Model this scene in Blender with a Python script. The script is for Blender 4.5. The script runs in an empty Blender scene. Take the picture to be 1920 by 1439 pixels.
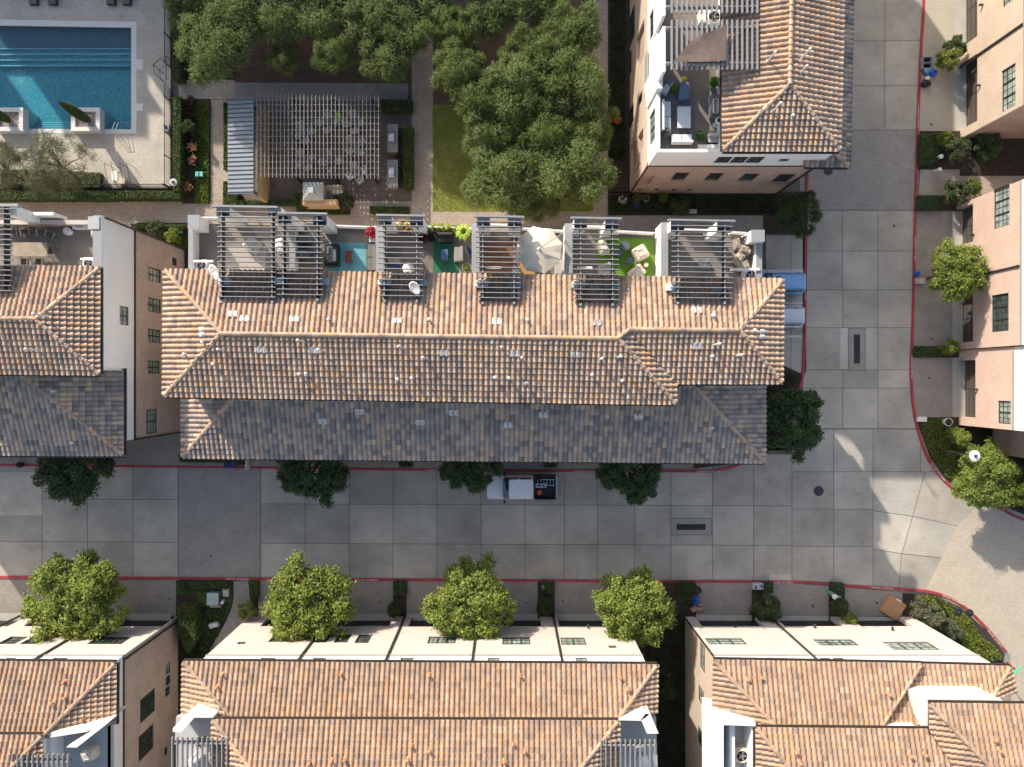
import bpy, bmesh, math, random
import numpy as np
from mathutils import Vector, Matrix
random.seed(11)
RN = np.random.default_rng(11)
R = math.radians
scene = bpy.context.scene
COL = scene.collection

# ---------------------------------------------------------------- camera: a drone 62 m up, looking straight down
H, F, CX, CY = 62.0, 1395.0, 952.0, 715.0
cam_data = bpy.data.cameras.new('camera'); cam = bpy.data.objects.new('camera', cam_data); COL.objects.link(cam)
cam.location = (0, 0, H); cam.rotation_euler = (0, 0, 0)
cam_data.sensor_width = 36.0; cam_data.lens = 36.0 * F / 1920.0
cam_data.shift_x = (960 - CX) / 1920.0; cam_data.shift_y = (CY - 719.5) / 1920.0
cam_data.clip_start = 0.5; cam_data.clip_end = 500
scene.camera = cam

# ---------------------------------------------------------------- world and sun (low morning sun, upper left)
SUN_EL, SUN_AZ = R(25.0), R(-34.4)
SD = Vector((math.sin(SUN_AZ) * math.cos(SUN_EL), math.cos(SUN_AZ) * math.cos(SUN_EL), math.sin(SUN_EL)))
world = bpy.data.worlds.new('World'); scene.world = world; world.use_nodes = True
wn = world.node_tree
sky = wn.nodes.new('ShaderNodeTexSky'); sky.sky_type = 'NISHITA'; sky.sun_disc = False
sky.sun_elevation = SUN_EL; sky.sun_rotation = SUN_AZ; sky.air_density = 1.0; sky.dust_density = 2.2; sky.ozone_density = 0.5
wn.nodes['Background'].inputs['Strength'].default_value = 0.15
wn.links.new(sky.outputs[0], wn.nodes['Background'].inputs['Color'])
sun_data = bpy.data.lights.new('sun', 'SUN'); sun_data.energy = 4.5; sun_data.angle = R(0.6); sun_data.color = (1.0, 0.895, 0.775)
sun = bpy.data.objects.new('sun', sun_data); COL.objects.link(sun)
sun.rotation_euler = SD.to_track_quat('Z', 'Y').to_euler(); sun.location = SD * 80
scene.view_settings.view_transform = 'Standard'; scene.view_settings.look = 'None'
scene.view_settings.exposure = 0.62; scene.view_settings.gamma = 1.0
scene.cycles.use_denoising = True
scene.cycles.max_bounces = 6; scene.cycles.diffuse_bounces = 3; scene.cycles.glossy_bounces = 3
scene.cycles.transmission_bounces = 4; scene.cycles.transparent_max_bounces = 6
scene.cycles.sample_clamp_indirect = 6.0; scene.cycles.caustics_reflective = False; scene.cycles.caustics_refractive = False

# ---------------------------------------------------------------- helpers
def P(px, py, z=0.0):
    k = (H - z) / F
    return ((px - CX) * k, (CY - py) * k, z)
def PL(pts, z): return [P(x, y, z)[:2] for x, y in pts]

def root_loc(o):
    while o.parent is not None: o = o.parent
    return Vector(o.location)

def tag(o, label=None, cat=None, group=None, kind=None):
    if label: o['label'] = label
    if cat: o['category'] = cat
    if group: o['group'] = group
    if kind: o['kind'] = kind
    return o

def thing(name, label, cat, loc=(0, 0, 0), group=None):
    o = bpy.data.objects.new(name, None); COL.objects.link(o); o.location = loc
    o.empty_display_size = 0.3
    return tag(o, label, cat, group)

def mesh_from(name, V, Fc, mats, parent=None, smooth=False, midx=None, cols=None, origin=None):
    me = bpy.data.meshes.new(name)
    V = np.asarray(V, dtype=np.float64)
    if parent is not None: V = V - np.array(root_loc(parent))
    elif origin is not None: V = V - np.array(origin)
    me.from_pydata([tuple(v) for v in V], [], Fc)
    for m in (mats if isinstance(mats, (list, tuple)) else [mats]): me.materials.append(m)
    if midx is not None: me.polygons.foreach_set('material_index', midx)
    if cols is not None:
        a = me.color_attributes.new('Col', 'FLOAT_COLOR', 'CORNER')
        n = np.array([len(f) for f in Fc]); c = np.asarray(cols, dtype=np.float32)
        if c.shape[1] == 3: c = np.hstack([c, np.ones((len(c), 1), np.float32)])
        a.data.foreach_set('color', np.repeat(c, n, axis=0).ravel())
    if smooth: me.polygons.foreach_set('use_smooth', [True] * len(me.polygons))
    me.update()
    o = bpy.data.objects.new(name, me); COL.objects.link(o)
    if parent is not None: o.parent = parent
    elif origin is not None: o.location = origin
    return o

class MB:
    def __init__(s): s.v = []; s.f = []; s.m = []; s.c = []; s.cm = 0; s.cc = None
    def add(s, vs, fs):
        b = len(s.v); s.v += [tuple(v) for v in vs]
        for f in fs:
            s.f.append([b + i for i in f]); s.m.append(s.cm); s.c.append(s.cc or (1, 1, 1))
        return s
    def box(s, x0, y0, z0, x1, y1, z1):
        if x0 > x1: x0, x1 = x1, x0
        if y0 > y1: y0, y1 = y1, y0
        if z0 > z1: z0, z1 = z1, z0
        return s.prism([(x0, y0), (x1, y0), (x1, y1), (x0, y1)], z0, z1)
    def prism(s, poly, z0, z1, poly2=None):
        a = sum(poly[i][0] * poly[(i + 1) % len(poly)][1] - poly[(i + 1) % len(poly)][0] * poly[i][1] for i in range(len(poly)))
        poly = list(poly); p2 = list(poly2) if poly2 else poly
        if a < 0: poly = poly[::-1]; p2 = p2[::-1] if poly2 else poly
        n = len(poly)
        z1f = z1 if isinstance(z1, (list, tuple)) else [z1] * n
        vs = [(x, y, z0) for x, y in poly] + [(p2[i][0], p2[i][1], z1f[i]) for i in range(n)]
        fs = [list(range(n))[::-1], list(range(n, 2 * n))] + [[i, (i + 1) % n, n + (i + 1) % n, n + i] for i in range(n)]
        return s.add(vs, fs)
    def pbox(s, px0, py0, px1, py1, z0, z1, zr=None):
        zr = z1 if zr is None else zr
        return s.prism(PL([(px0, py1), (px1, py1), (px1, py0), (px0, py0)], zr), z0, z1)
    def obox(s, cx, cy, z0, z1, w, d, ang=0.0, taper=1.0):
        c, n = math.cos(ang), math.sin(ang)
        def q(a, b, t): return (cx + (a * c - b * n) * t, cy + (a * n + b * c) * t)
        pts = [(-w/2, -d/2), (w/2, -d/2), (w/2, d/2), (-w/2, d/2)]
        return s.prism([q(a, b, 1) for a, b in pts], z0, z1, [q(a, b, taper) for a, b in pts])
    def cyl(s, x, y, z0, z1, r, seg=16, r2=None):
        r2 = r if r2 is None else r2
        p = [(x + r * math.cos(2*math.pi*i/seg), y + r * math.sin(2*math.pi*i/seg)) for i in range(seg)]
        q = [(x + r2 * math.cos(2*math.pi*i/seg), y + r2 * math.sin(2*math.pi*i/seg)) for i in range(seg)]
        return s.prism(p, z0, z1, q)
    def tube(s, pts, r, seg=8):
        pts = [Vector(p) for p in pts]; rs = r if isinstance(r, (list, tuple)) else [r] * len(pts)
        vs = []; fs = []
        for i, p in enumerate(pts):
            d = (pts[min(i+1, len(pts)-1)] - pts[max(i-1, 0)]).normalized()
            a = Vector((0, 0, 1)) if abs(d.z) < 0.9 else Vector((1, 0, 0))
            u = d.cross(a).normalized(); w = d.cross(u)
            for k in range(seg):
                t = 2*math.pi*k/seg; vs.append(p + (u*math.cos(t) + w*math.sin(t)) * rs[i])
        n = len(pts)
        for i in range(n-1):
            for k in range(seg):
                fs.append([i*seg+k, i*seg+(k+1) % seg, (i+1)*seg+(k+1) % seg, (i+1)*seg+k])
        fs.append(list(range(seg))[::-1]); fs.append([(n-1)*seg+k for k in range(seg)])
        return s.add(vs, fs)
    def lathe(s, x, y, prof, seg=20):
        vs = []; fs = []
        for r, z in prof:
            for k in range(seg):
                t = 2*math.pi*k/seg; vs.append((x + r*math.cos(t), y + r*math.sin(t), z))
        for i in range(len(prof)-1):
            for k in range(seg):
                fs.append([i*seg+k, i*seg+(k+1) % seg, (i+1)*seg+(k+1) % seg, (i+1)*seg+k])
        fs.append(list(range(seg))[::-1]); fs.append([(len(prof)-1)*seg+k for k in range(seg)])
        return s.add(vs, fs)
    def blob(s, c, rad, seg=14, rings=8, jit=0.0, rnd=random):
        vs = []; fs = []
        for i in range(rings+1):
            ph = math.pi*i/rings
            for k in range(seg):
                t = 2*math.pi*k/seg; j = 1 + rnd.uniform(-jit, jit)
                vs.append((c[0] + rad[0]*math.sin(ph)*math.cos(t)*j, c[1] + rad[1]*math.sin(ph)*math.sin(t)*j, c[2] + rad[2]*math.cos(ph)*j))
        for i in range(rings):
            for k in range(seg):
                fs.append([i*seg+k, (i+1)*seg+k, (i+1)*seg+(k+1) % seg, i*seg+(k+1) % seg])
        return s.add(vs, fs)
    def build(s, name, mats, parent=None, smooth=False, origin=None, cols=False, bevel=0):
        o = mesh_from(name, s.v, s.f, mats, parent, smooth, s.m if isinstance(mats, (list, tuple)) else None, s.c if cols else None, origin)
        if bevel:
            md = o.modifiers.new('bevel', 'BEVEL'); md.width = bevel; md.segments = 2; md.limit_method = 'ANGLE'
        return o

def copy_tree(o, parent=None):
    c = o.copy(); COL.objects.link(c)
    if parent is not None: c.parent = parent
    for ch in list(o.children): copy_tree(ch, c)
    return c

# ---------------------------------------------------------------- materials
def newmat(name):
    m = bpy.data.materials.new(name); m.use_nodes = True
    nt = m.node_tree; b = nt.nodes['Principled BSDF']
    return m, nt, b
def pos(nt):
    g = nt.nodes.new('ShaderNodeNewGeometry'); return g.outputs['Position']
def noise(nt, vec, scale, detail=4, rough=0.55):
    n = nt.nodes.new('ShaderNodeTexNoise'); n.inputs['Scale'].default_value = scale
    n.inputs['Detail'].default_value = detail; n.inputs['Roughness'].default_value = rough
    nt.links.new(vec, n.inputs['Vector']); return n.outputs['Fac']
def ramp(nt, fac, stops):
    r = nt.nodes.new('ShaderNodeValToRGB'); e = r.color_ramp.elements
    while len(e) < len(stops): e.new(0.5)
    for i, (p, c) in enumerate(stops):
        e[i].position = p; e[i].color = (c[0], c[1], c[2], 1)
    nt.links.new(fac, r.inputs[0]); return r.outputs[0]
def mix(nt, a, b, fac, mode='MIX'):
    m = nt.nodes.new('ShaderNodeMix'); m.data_type = 'RGBA'; m.blend_type = mode
    for sock, val in ((m.inputs[0], fac), (m.inputs[6], a), (m.inputs[7], b)):
        if isinstance(val, bpy.types.NodeSocket): nt.links.new(val, sock)
        elif isinstance(val, (tuple, list)): sock.default_value = (val[0], val[1], val[2], 1)
        else: sock.default_value = val
    return m.outputs[2]
def bump(nt, b, h, strength=0.3, dist=0.02):
    n = nt.nodes.new('ShaderNodeBump'); n.inputs['Strength'].default_value = strength; n.inputs['Distance'].default_value = dist
    nt.links.new(h, n.inputs['Height']); nt.links.new(n.outputs[0], b.inputs['Normal'])
def simple(name, col, rough=0.7, var=0.15, scale=3.0, metal=0.0, bmp=0.0, fine=0.0):
    m, nt, b = newmat(name); p = pos(nt)
    f = noise(nt, p, scale, 5)
    lo = tuple(c*(1-var) for c in col); hi = tuple(min(1, c*(1+var)) for c in col)
    c = ramp(nt, f, [(0.3, lo), (0.7, hi)])
    if fine: c = mix(nt, c, ramp(nt, noise(nt, p, 40, 3), [(0.35, (1-fine,)*3), (0.65, (1+fine,)*3)]), 1.0, 'MULTIPLY')
    nt.links.new(c, b.inputs['Base Color'])
    b.inputs['Roughness'].default_value = rough; b.inputs['Metallic'].default_value = metal
    if bmp: bump(nt, b, noise(nt, p, scale*8, 4), bmp)
    return m
def col_mat(name, rough=0.8, var=0.12, scale=6.0, transl=0.0, grime=None):
    m, nt, b = newmat(name); p = pos(nt)
    a = nt.nodes.new('ShaderNodeAttribute'); a.attribute_name = 'Col'
    f = ramp(nt, noise(nt, p, scale, 4), [(0.3, (1-var,)*3), (0.7, (1+var,)*3)])
    c = mix(nt, a.outputs['Color'], f, 1.0, 'MULTIPLY')
    if grime: c = mix(nt, c, grime, ramp(nt, noise(nt, p, 0.6, 5), [(0.45, (0, 0, 0)), (0.75, (0.35,)*3)]))
    nt.links.new(c, b.inputs['Base Color']); b.inputs['Roughness'].default_value = rough
    if transl:
        out = nt.nodes['Material Output']; t = nt.nodes.new('ShaderNodeBsdfTranslucent')
        tc = mix(nt, c, (1.0, 1.0, 0.55), 1.0, 'MULTIPLY'); nt.links.new(tc, t.inputs['Color'])
        ms = nt.nodes.new('ShaderNodeMixShader'); ms.inputs[0].default_value = transl
        nt.links.new(b.outputs[0], ms.inputs[1]); nt.links.new(t.outputs[0], ms.inputs[2]); nt.links.new(ms.outputs[0], out.inputs['Surface'])
        b.inputs['Specular IOR Level'].default_value = 0.25
    return m
def brick(name, c1, c2, mortar, w=0.24, h=0.08, wall=True, msize=0.012, var=0.12, bias=0.0, rough=0.85):
    m, nt, b = newmat(name); p = pos(nt)
    vec = p
    if wall:
        sx = nt.nodes.new('ShaderNodeSeparateXYZ'); nt.links.new(p, sx.inputs[0])
        ad = nt.nodes.new('ShaderNodeMath'); ad.operation = 'ADD'; nt.links.new(sx.outputs[0], ad.inputs[0]); nt.links.new(sx.outputs[1], ad.inputs[1])
        cb = nt.nodes.new('ShaderNodeCombineXYZ'); nt.links.new(ad.outputs[0], cb.inputs[0]); nt.links.new(sx.outputs[2], cb.inputs[1]); vec = cb.outputs[0]
    t = nt.nodes.new('ShaderNodeTexBrick'); nt.links.new(vec, t.inputs['Vector'])
    t.inputs['Color1'].default_value = (*c1, 1); t.inputs['Color2'].default_value = (*c2, 1); t.inputs['Mortar'].default_value = (*mortar, 1)
    t.inputs['Scale'].default_value = 1.0; t.inputs['Brick Width'].default_value = w; t.inputs['Row Height'].default_value = h
    t.inputs['Mortar Size'].default_value = msize; t.inputs['Bias'].default_value = bias
    f = ramp(nt, noise(nt, p, 0.7, 6), [(0.3, (1-var,)*3), (0.7, (1+var,)*3)])
    c = mix(nt, t.outputs['Color'], f, 1.0, 'MULTIPLY')
    c = mix(nt, c, ramp(nt, noise(nt, vec, 9, 3), [(0.3, (0.85,)*3), (0.7, (1.15,)*3)]), 1.0, 'MULTIPLY')
    nt.links.new(c, b.inputs['Base Color']); b.inputs['Roughness'].default_value = rough
    bump(nt, b, t.outputs['Fac'], -0.25, 0.01)
    return m

M = {}
def conc(name, base, var=0.1, stain=0.35):
    m, nt, b = newmat(name); p = pos(nt)
    a = nt.nodes.new('ShaderNodeAttribute'); a.attribute_name = 'Col'
    c = mix(nt, base, a.outputs['Color'], 1.0, 'MULTIPLY')
    c = mix(nt, c, ramp(nt, noise(nt, p, 0.35, 6, 0.6), [(0.3, (1-var,)*3), (0.7, (1+var,)*3)]), 1.0, 'MULTIPLY')
    c = mix(nt, c, ramp(nt, noise(nt, p, 14, 4), [(0.3, (0.94,)*3), (0.7, (1.05,)*3)]), 1.0, 'MULTIPLY')
    c = mix(nt, c, ramp(nt, noise(nt, p, 0.12, 3, 0.5), [(0.35, (0.90,)*3), (0.65, (1.07,)*3)]), 1.0, 'MULTIPLY')
    st = ramp(nt, noise(nt, p, 0.9, 8, 0.68), [(0.56, (0, 0, 0)), (0.72, (stain,)*3)])
    c = mix(nt, c, tuple(x*0.55 for x in base), st)
    # swept streaks along the slab finish
    mp = nt.nodes.new('ShaderNodeMapping'); mp.inputs['Scale'].default_value = (0.5, 7.0, 1); nt.links.new(p, mp.inputs[0])
    c = mix(nt, c, ramp(nt, noise(nt, mp.outputs[0], 1.2, 4), [(0.35, (0.955,)*3), (0.65, (1.04,)*3)]), 1.0, 'MULTIPLY')
    nt.links.new(c, b.inputs['Base Color']); b.inputs['Roughness'].default_value = 0.85
    bump(nt, b, noise(nt, p, 30, 3), 0.15, 0.01)
    return m
M['road'] = conc('road_concrete', (0.42, 0.395, 0.34), 0.2, 0.5)
M['joint'] = simple('joint_dark', (0.13, 0.125, 0.115), 0.9)
M['ground'] = simple('ground_soil', (0.12, 0.10, 0.08), 0.95, 0.3, 0.8)
M['deck'] = brick('pool_deck_pavers', (0.49, 0.455, 0.385), (0.45, 0.415, 0.35), (0.38, 0.33, 0.27), 0.3, 0.15, False, 0.012)
M['paver'] = brick('driveway_pavers', (0.33, 0.30, 0.26), (0.28, 0.255, 0.225), (0.20, 0.185, 0.165), 0.24, 0.12, False, 0.012, 0.12)
M['paver_grey'] = brick('street_pavers', (0.36, 0.335, 0.30), (0.30, 0.28, 0.255), (0.20, 0.19, 0.175), 0.22, 0.11, False, 0.012, 0.1)
M['paver_tan'] = brick('path_pavers', (0.44, 0.375, 0.30), (0.37, 0.315, 0.25), (0.24, 0.20, 0.165), 0.28, 0.14, False, 0.012, 0.12)
M['warm_paver'] = brick('warm_street_pavers', (0.55, 0.475, 0.375), (0.49, 0.42, 0.33), (0.42, 0.365, 0.29), 0.24, 0.12, False, 0.012, 0.06)
M['paver_brown'] = brick('patio_pavers', (0.18, 0.145, 0.12), (0.135, 0.11, 0.095), (0.08, 0.07, 0.06), 0.3, 0.15, False, 0.012, 0.15)
M['gravel_brown'] = simple('decomposed_granite', (0.125, 0.085, 0.06), 0.95, 0.22, 1.2, bmp=0.4, fine=0.15)
M['apron'] = simple('apron_concrete', (0.46, 0.44, 0.39), 0.85, 0.08, 1.0)
M['beige_conc'] = conc('beige_concrete', (0.46, 0.42, 0.34), 0.08, 0.15)
M['mulch'] = simple('mulch', (0.045, 0.033, 0.024), 0.95, 0.4, 4, bmp=0.6, fine=0.3)
M['lawn'] = simple('lawn_turf', (0.23, 0.25, 0.055), 0.9, 0.25, 1.4, bmp=0.5, fine=0.25)
M['lawn_shaded'] = simple('lawn_turf_shaded', (0.055, 0.10, 0.025), 0.9, 0.25, 1.4, bmp=0.5, fine=0.25)  # shaded copy of the lawn turf, shade held in the colour
M['red'] = simple('red_kerb_paint', (0.37, 0.045, 0.055), 0.65, 0.3, 1.7, fine=0.3)
M['white_line'] = simple('white_road_paint', (0.68, 0.68, 0.66), 0.7, 0.1, 4, fine=0.08)
M['white'] = simple('white_stucco', (0.80, 0.79, 0.76), 0.8, 0.03, 0.8, bmp=0.1)
M['grey_stucco'] = simple('grey_stucco', (0.42, 0.42, 0.41), 0.85, 0.05, 1.0)
M['brick_rose'] = brick('rose_brick', (0.49, 0.375, 0.305), (0.37, 0.28, 0.23), (0.54, 0.475, 0.42))
M['brick_pale'] = brick('pale_brick', (0.58, 0.50, 0.445), (0.51, 0.435, 0.38), (0.60, 0.545, 0.49), var=0.06)
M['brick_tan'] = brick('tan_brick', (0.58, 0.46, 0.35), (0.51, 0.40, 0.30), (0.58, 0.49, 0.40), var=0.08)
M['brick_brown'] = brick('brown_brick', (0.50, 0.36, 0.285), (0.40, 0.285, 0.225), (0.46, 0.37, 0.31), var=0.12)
M['ledge'] = simple('ledge_stone', (0.30, 0.29, 0.275), 0.8, 0.06)
M['steel_dark'] = simple('dark_steel', (0.035, 0.037, 0.042), 0.5, 0.1, metal=0.3)
M['steel_grey'] = simple('grey_painted_steel', (0.30, 0.30, 0.30), 0.5, 0.08, metal=0.2)
M['steel_light'] = simple('light_painted_steel', (0.33, 0.33, 0.32), 0.5, 0.06)
M['gutter'] = simple('bronze_gutter', (0.035, 0.028, 0.024), 0.5, 0.1)
M['frame'] = simple('window_frame_paint', (0.035, 0.042, 0.036), 0.45, 0.1)
M['black'] = simple('black_plastic', (0.012, 0.012, 0.013), 0.5)
M['garage_shaded'] = simple('shaded_garage_door', (0.018, 0.018, 0.022), 0.5, 0.1)  # doors in shadow: the shade is put into the near-black colour
M['garage'] = simple('garage_door_paint', (0.085, 0.075, 0.062), 0.6, 0.1)
M['tile'] = col_mat('clay_roof_tile', 0.75, 0.14, 7.0, grime=(0.16, 0.13, 0.11))
M['deckroof'] = simple('roof_underlay', (0.045, 0.035, 0.03), 0.9)
M['leaf'] = col_mat('foliage_leaf', 0.55, 0.15, 1.5, transl=0.32)
M['petal'] = col_mat('petal', 0.6, 0.1, 3, transl=0.2)
M['bark'] = simple('bark', (0.10, 0.075, 0.055), 0.9, 0.3, 8, bmp=0.5)
M['hedge_core'] = simple('hedge_core', (0.015, 0.024, 0.008), 0.95)
M['terrace'] = simple('terrace_floor', (0.20, 0.175, 0.15), 0.85, 0.12, 1.5)
def gl(name, col, rough=0.06):
    m, nt, b = newmat(name); b.inputs['Base Color'].default_value = (*col, 1); b.inputs['Roughness'].default_value = rough
    b.inputs['IOR'].default_value = 1.52; b.inputs['Specular IOR Level'].default_value = 0.9
    f = ramp(nt, noise(nt, pos(nt), 1.5, 3), [(0.35, tuple(c*0.6 for c in col)), (0.65, tuple(c*1.4 for c in col))])
    nt.links.new(f, b.inputs['Base Color'])
    return m
M['glass'] = gl('window_glass', (0.05, 0.07, 0.06))
M['glass_blind'] = gl('window_glass_blinds', (0.30, 0.36, 0.32), 0.12)
M['car_glass'] = gl('car_glass', (0.03, 0.075, 0.10), 0.05)
def paint(name, col, rough=0.3, coat=0.6, metal=0.0):
    m, nt, b = newmat(name); b.inputs['Base Color'].default_value = (*col, 1); b.inputs['Roughness'].default_value = rough
    b.inputs['Coat Weight'].default_value = coat; b.inputs['Coat Roughness'].default_value = 0.08; b.inputs['Metallic'].default_value = metal
    f = ramp(nt, noise(nt, pos(nt), 5, 4), [(0.3, tuple(c*0.93 for c in col)), (0.7, tuple(min(1, c*1.05) for c in col))])
    nt.links.new(f, b.inputs['Base Color'])
    return m
def fabric(name, col, var=0.1): return simple(name, col, 0.9, var, 3, bmp=0.25)

# ---------------------------------------------------------------- leaves
def leaf_mesh(name, C, N, size, cols, mat, parent=None, origin=None, width=0.5, tri=False):
    """many separate leaf faces: C centres, N facing directions, size per leaf"""
    n = len(C); N = N / (np.linalg.norm(N, axis=1, keepdims=True) + 1e-9)
    r = RN.normal(size=(n, 3)); T = np.cross(N, r); T /= (np.linalg.norm(T, axis=1, keepdims=True) + 1e-9); B = np.cross(N, T)
    L = size[:, None]; W = L * width
    V = np.empty((n, 4, 3)); V[:, 0] = C - T*L; V[:, 1] = C + B*W; V[:, 2] = C + T*L; V[:, 3] = C - B*W
    V = V.reshape(-1, 3)
    if parent is not None: V = V - np.array(root_loc(parent))
    elif origin is not None: V = V - np.array(origin)
    me = bpy.data.meshes.new(name)
    me.vertices.add(n*4); me.vertices.foreach_set('co', V.ravel())
    me.loops.add(n*4); me.loops.foreach_set('vertex_index', np.arange(n*4, dtype=np.int32))
    me.polygons.add(n); me.polygons.foreach_set('loop_start', np.arange(0, n*4, 4, dtype=np.int32)); me.polygons.foreach_set('loop_total', np.full(n, 4, dtype=np.int32))
    me.materials.append(mat)
    a = me.color_attributes.new('Col', 'FLOAT_COLOR', 'CORNER')
    c = np.hstack([cols, np.ones((n, 1))]).astype(np.float32); a.data.foreach_set('color', np.repeat(c, 4, axis=0).ravel())
    me.update(calc_edges=True); me.validate()
    o = bpy.data.objects.new(name, me); COL.objects.link(o)
    if parent is not None: o.parent = parent
    elif origin is not None: o.location = origin
    return o

def leafcols(n, base, var=0.25, alt=None, altf=0.0):
    b = np.array(base)[None, :] * (1 + RN.uniform(-var, var, (n, 1))) * (1 + RN.uniform(-var*0.3, var*0.3, (n, 3)))
    if alt is not None:
        k = RN.random(n) < altf; b[k] = np.array(alt) * (1 + RN.uniform(-var, var, (k.sum(), 1)))
    return np.clip(b, 0.002, 1)
# ================================================================ SETTING: ground, street, kerbs, beds
def sheet(name, polys, z, mat, cols=None, thick=None, kind='structure', label=None):
    b = MB()
    for i, p in enumerate(polys):
        if cols: b.cc = cols[i]
        w = PL(p, z)
        if thick:
            b.prism(w, z - thick, z)
        else:
            a = sum(w[i][0]*w[(i+1) % len(w)][1] - w[(i+1) % len(w)][0]*w[i][1] for i in range(len(w)))
            if a < 0: w = w[::-1]
            b.add([(x, y, z) for x, y in w], [list(range(len(w)))])
    o = b.build(name, mat, cols=True)
    o['kind'] = kind
    return o
PX0, PY1 = P(-300, 42)[:2]; PX1, PY0 = P(250, 246)[:2]
g = MB()
for (a, b_, c, d) in ((-300, -300, 300, PY0), (-300, PY1, 300, 300), (-300, PY0, PX0, PY1), (PX1, PY0, 300, PY1)):
    g.add([(a, b_, 0), (c, b_, 0), (c, d, 0), (a, d, 0)], [[0, 1, 2, 3]])
o = g.build('ground', M['ground']); o['kind'] = 'structure'
sheet('road_joint', [[(-400, 840), (2400, 840), (2400, 1250), (-400, 1250)], [(1440, -500), (1760, -500), (1760, 845), (1440, 845)]], 0.004, M['joint'])

def slabs(xs, ys, skip=(), tilt=0.0):
    out = []
    for i in range(len(xs)-1):
        for j in range(len(ys)-1):
            if (i, j) in skip: continue
            g_ = 0.55
            q = [(xs[i]+g_, ys[j]+g_), (xs[i+1]-g_, ys[j]+g_), (xs[i+1]-g_, ys[j+1]-g_), (xs[i]+g_, ys[j+1]-g_)]
            out.append([(x, y + (x-960)*tilt) for x, y in q])
    return out
xs = [-320, -240, -160, -80, -3, 79, 164, 249, 334]
S = slabs(xs, [860, 941, 1021, 1100], tilt=0.006)
xs2 = [489, 572, 655, 737, 819, 902, 984, 1058, 1120, 1190, 1258, 1336, 1413, 1485]
S += slabs(xs2, [850, 947, 1021, 1100], tilt=0.004)
xs3 = [1485, 1563, 1637]
S += slabs(xs3, [805, 885, 955, 1025, 1110])
S += [[(1637.6, 805), (1727, 806), (1725, 884.4), (1637.6, 884.4)], [(1637.6, 885.5), (1733.4, 886), (1711, 967.8), (1637.6, 957.4)],
      [(1734.6, 886), (1850, 879), (1860, 960), (1800, 987), (1712.2, 968)], [(1637.6, 958.6), (1710.4, 969.2), (1690.6, 1038), (1637.6, 1029)],
      [(1711.6, 969.4), (1800, 988), (1768, 1046), (1691.8, 1038)], [(1637.6, 1030.2), (1690, 1039.2), (1683, 1120), (1637.6, 1120)],
      [(1691.2, 1039.4), (1767, 1047.4), (1735, 1120), (1684.2, 1120)], [(1728, 806), (1850, 806), (1850, 878), (1735, 885), (1726, 884)]]
ys4 = [395, 471, 544, 615, 694, 728, 804]
for (a, b_) in zip(ys4[:-1], ys4[1:]):
    S += slabs([1505, 1580, 1646, 1730], [a, b_])
S += slabs([1515, 1587, 1659, 1740], [-260, -170, -85, -5, 77, 161, 244])
S += slabs([1436, 1483, 1512], [440, 507, 570, 632, 700])
cols = []
for q in S:
    t = random.uniform(0.86, 1.10); w = random.uniform(-0.02, 0.02)
    cols.append((t*(1+w), t, t*(1-w)))
sheet('road', S, 0.010, M['road'], cols)
# lighter replaced slab at far left and beside the drains
sheet('road_patch', [[(-2, 886), (78, 886), (79, 966), (-2, 967)], [(1576, 616), (1590, 616), (1589, 692), (1575, 692)], [(1443, 1077), (1484, 1078), (1484, 1091), (1443, 1090)]],
      0.014, M['road'], [(1.25, 1.24, 1.2), (1.3, 1.33, 1.38), (1.25, 1.22, 1.15)])
sheet('paved_crossing', [[(335, 868), (488, 868), (488, 1090), (335, 1090)], [(1500, 245), (1740, 245), (1740, 394), (1500, 394)],
      [(1806, 984), (1870, 940), (2400, 1000), (2400, 1500), (1850, 1500), (1850, 1240), (1738, 1118)]], 0.014, M['paver_grey'])
sheet('warm_crossing', [[(1796, 987), (1850, 930), (1880, 940), (2300, 1010), (2300, 1500), (1900, 1500), (1895, 1230), (1850, 1180), (1728, 1122), (1766, 1046)]], 0.018, M['warm_paver'])

Z1 = 0.12
# raised driveways and pavements
sheet('driveway', [[(-400, 1087), (335, 1088), (335, 1240), (-400, 1240)], [(455, 1089), (1480, 1094), (1600, 1103), (1692, 1112), (1695, 1240), (400, 1240)]], Z1, M['paver'], thick=Z1)
sheet('driveway_north', [[(-400, 800), (1300, 800), (1300, 879), (850, 879), (480, 874), (-400, 870)]], Z1, M['paver'], thick=Z1)
sheet('driveway_east', [[(1717.5, 396), (1810, 396), (1810, 785), (1720, 785), (1713, 750), (1711, 700), (1712, 640), (1716, 470)]], Z1, M['paver'], thick=Z1)
sheet('driveway_beige', [[(1738, -300), (1812, -300), (1812, 246), (1721, 246), (1729, 80), (1733, -20)], ], Z1, M['beige_conc'], [(1, 1, 1)], thick=Z1)
sheet('east_path', [[(1726, 318), (1755, 316), (1790, 300), (2100, 300), (2100, 400), (1723, 366)]], Z1 - 0.006, M['paver_tan'], thick=Z1-0.01)
sheet('garage_apron', [[(-400, 1149), (320, 1151), (320, 1170), (-400, 1170)], [(455, 1151), (1180, 1152), (1180, 1170), (455, 1170)], [(1290, 1153), (1712, 1158), (1712, 1175), (1290, 1172)],
      [(1786, 385), (1812, 385), (1812, 645), (1786, 645)], [(1786, 660), (1812, 660), (1812, 782), (1786, 782)], [(1790, -300), (1812, -300), (1812, 246), (1790, 246)]], Z1+0.004, M['apron'])

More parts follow.
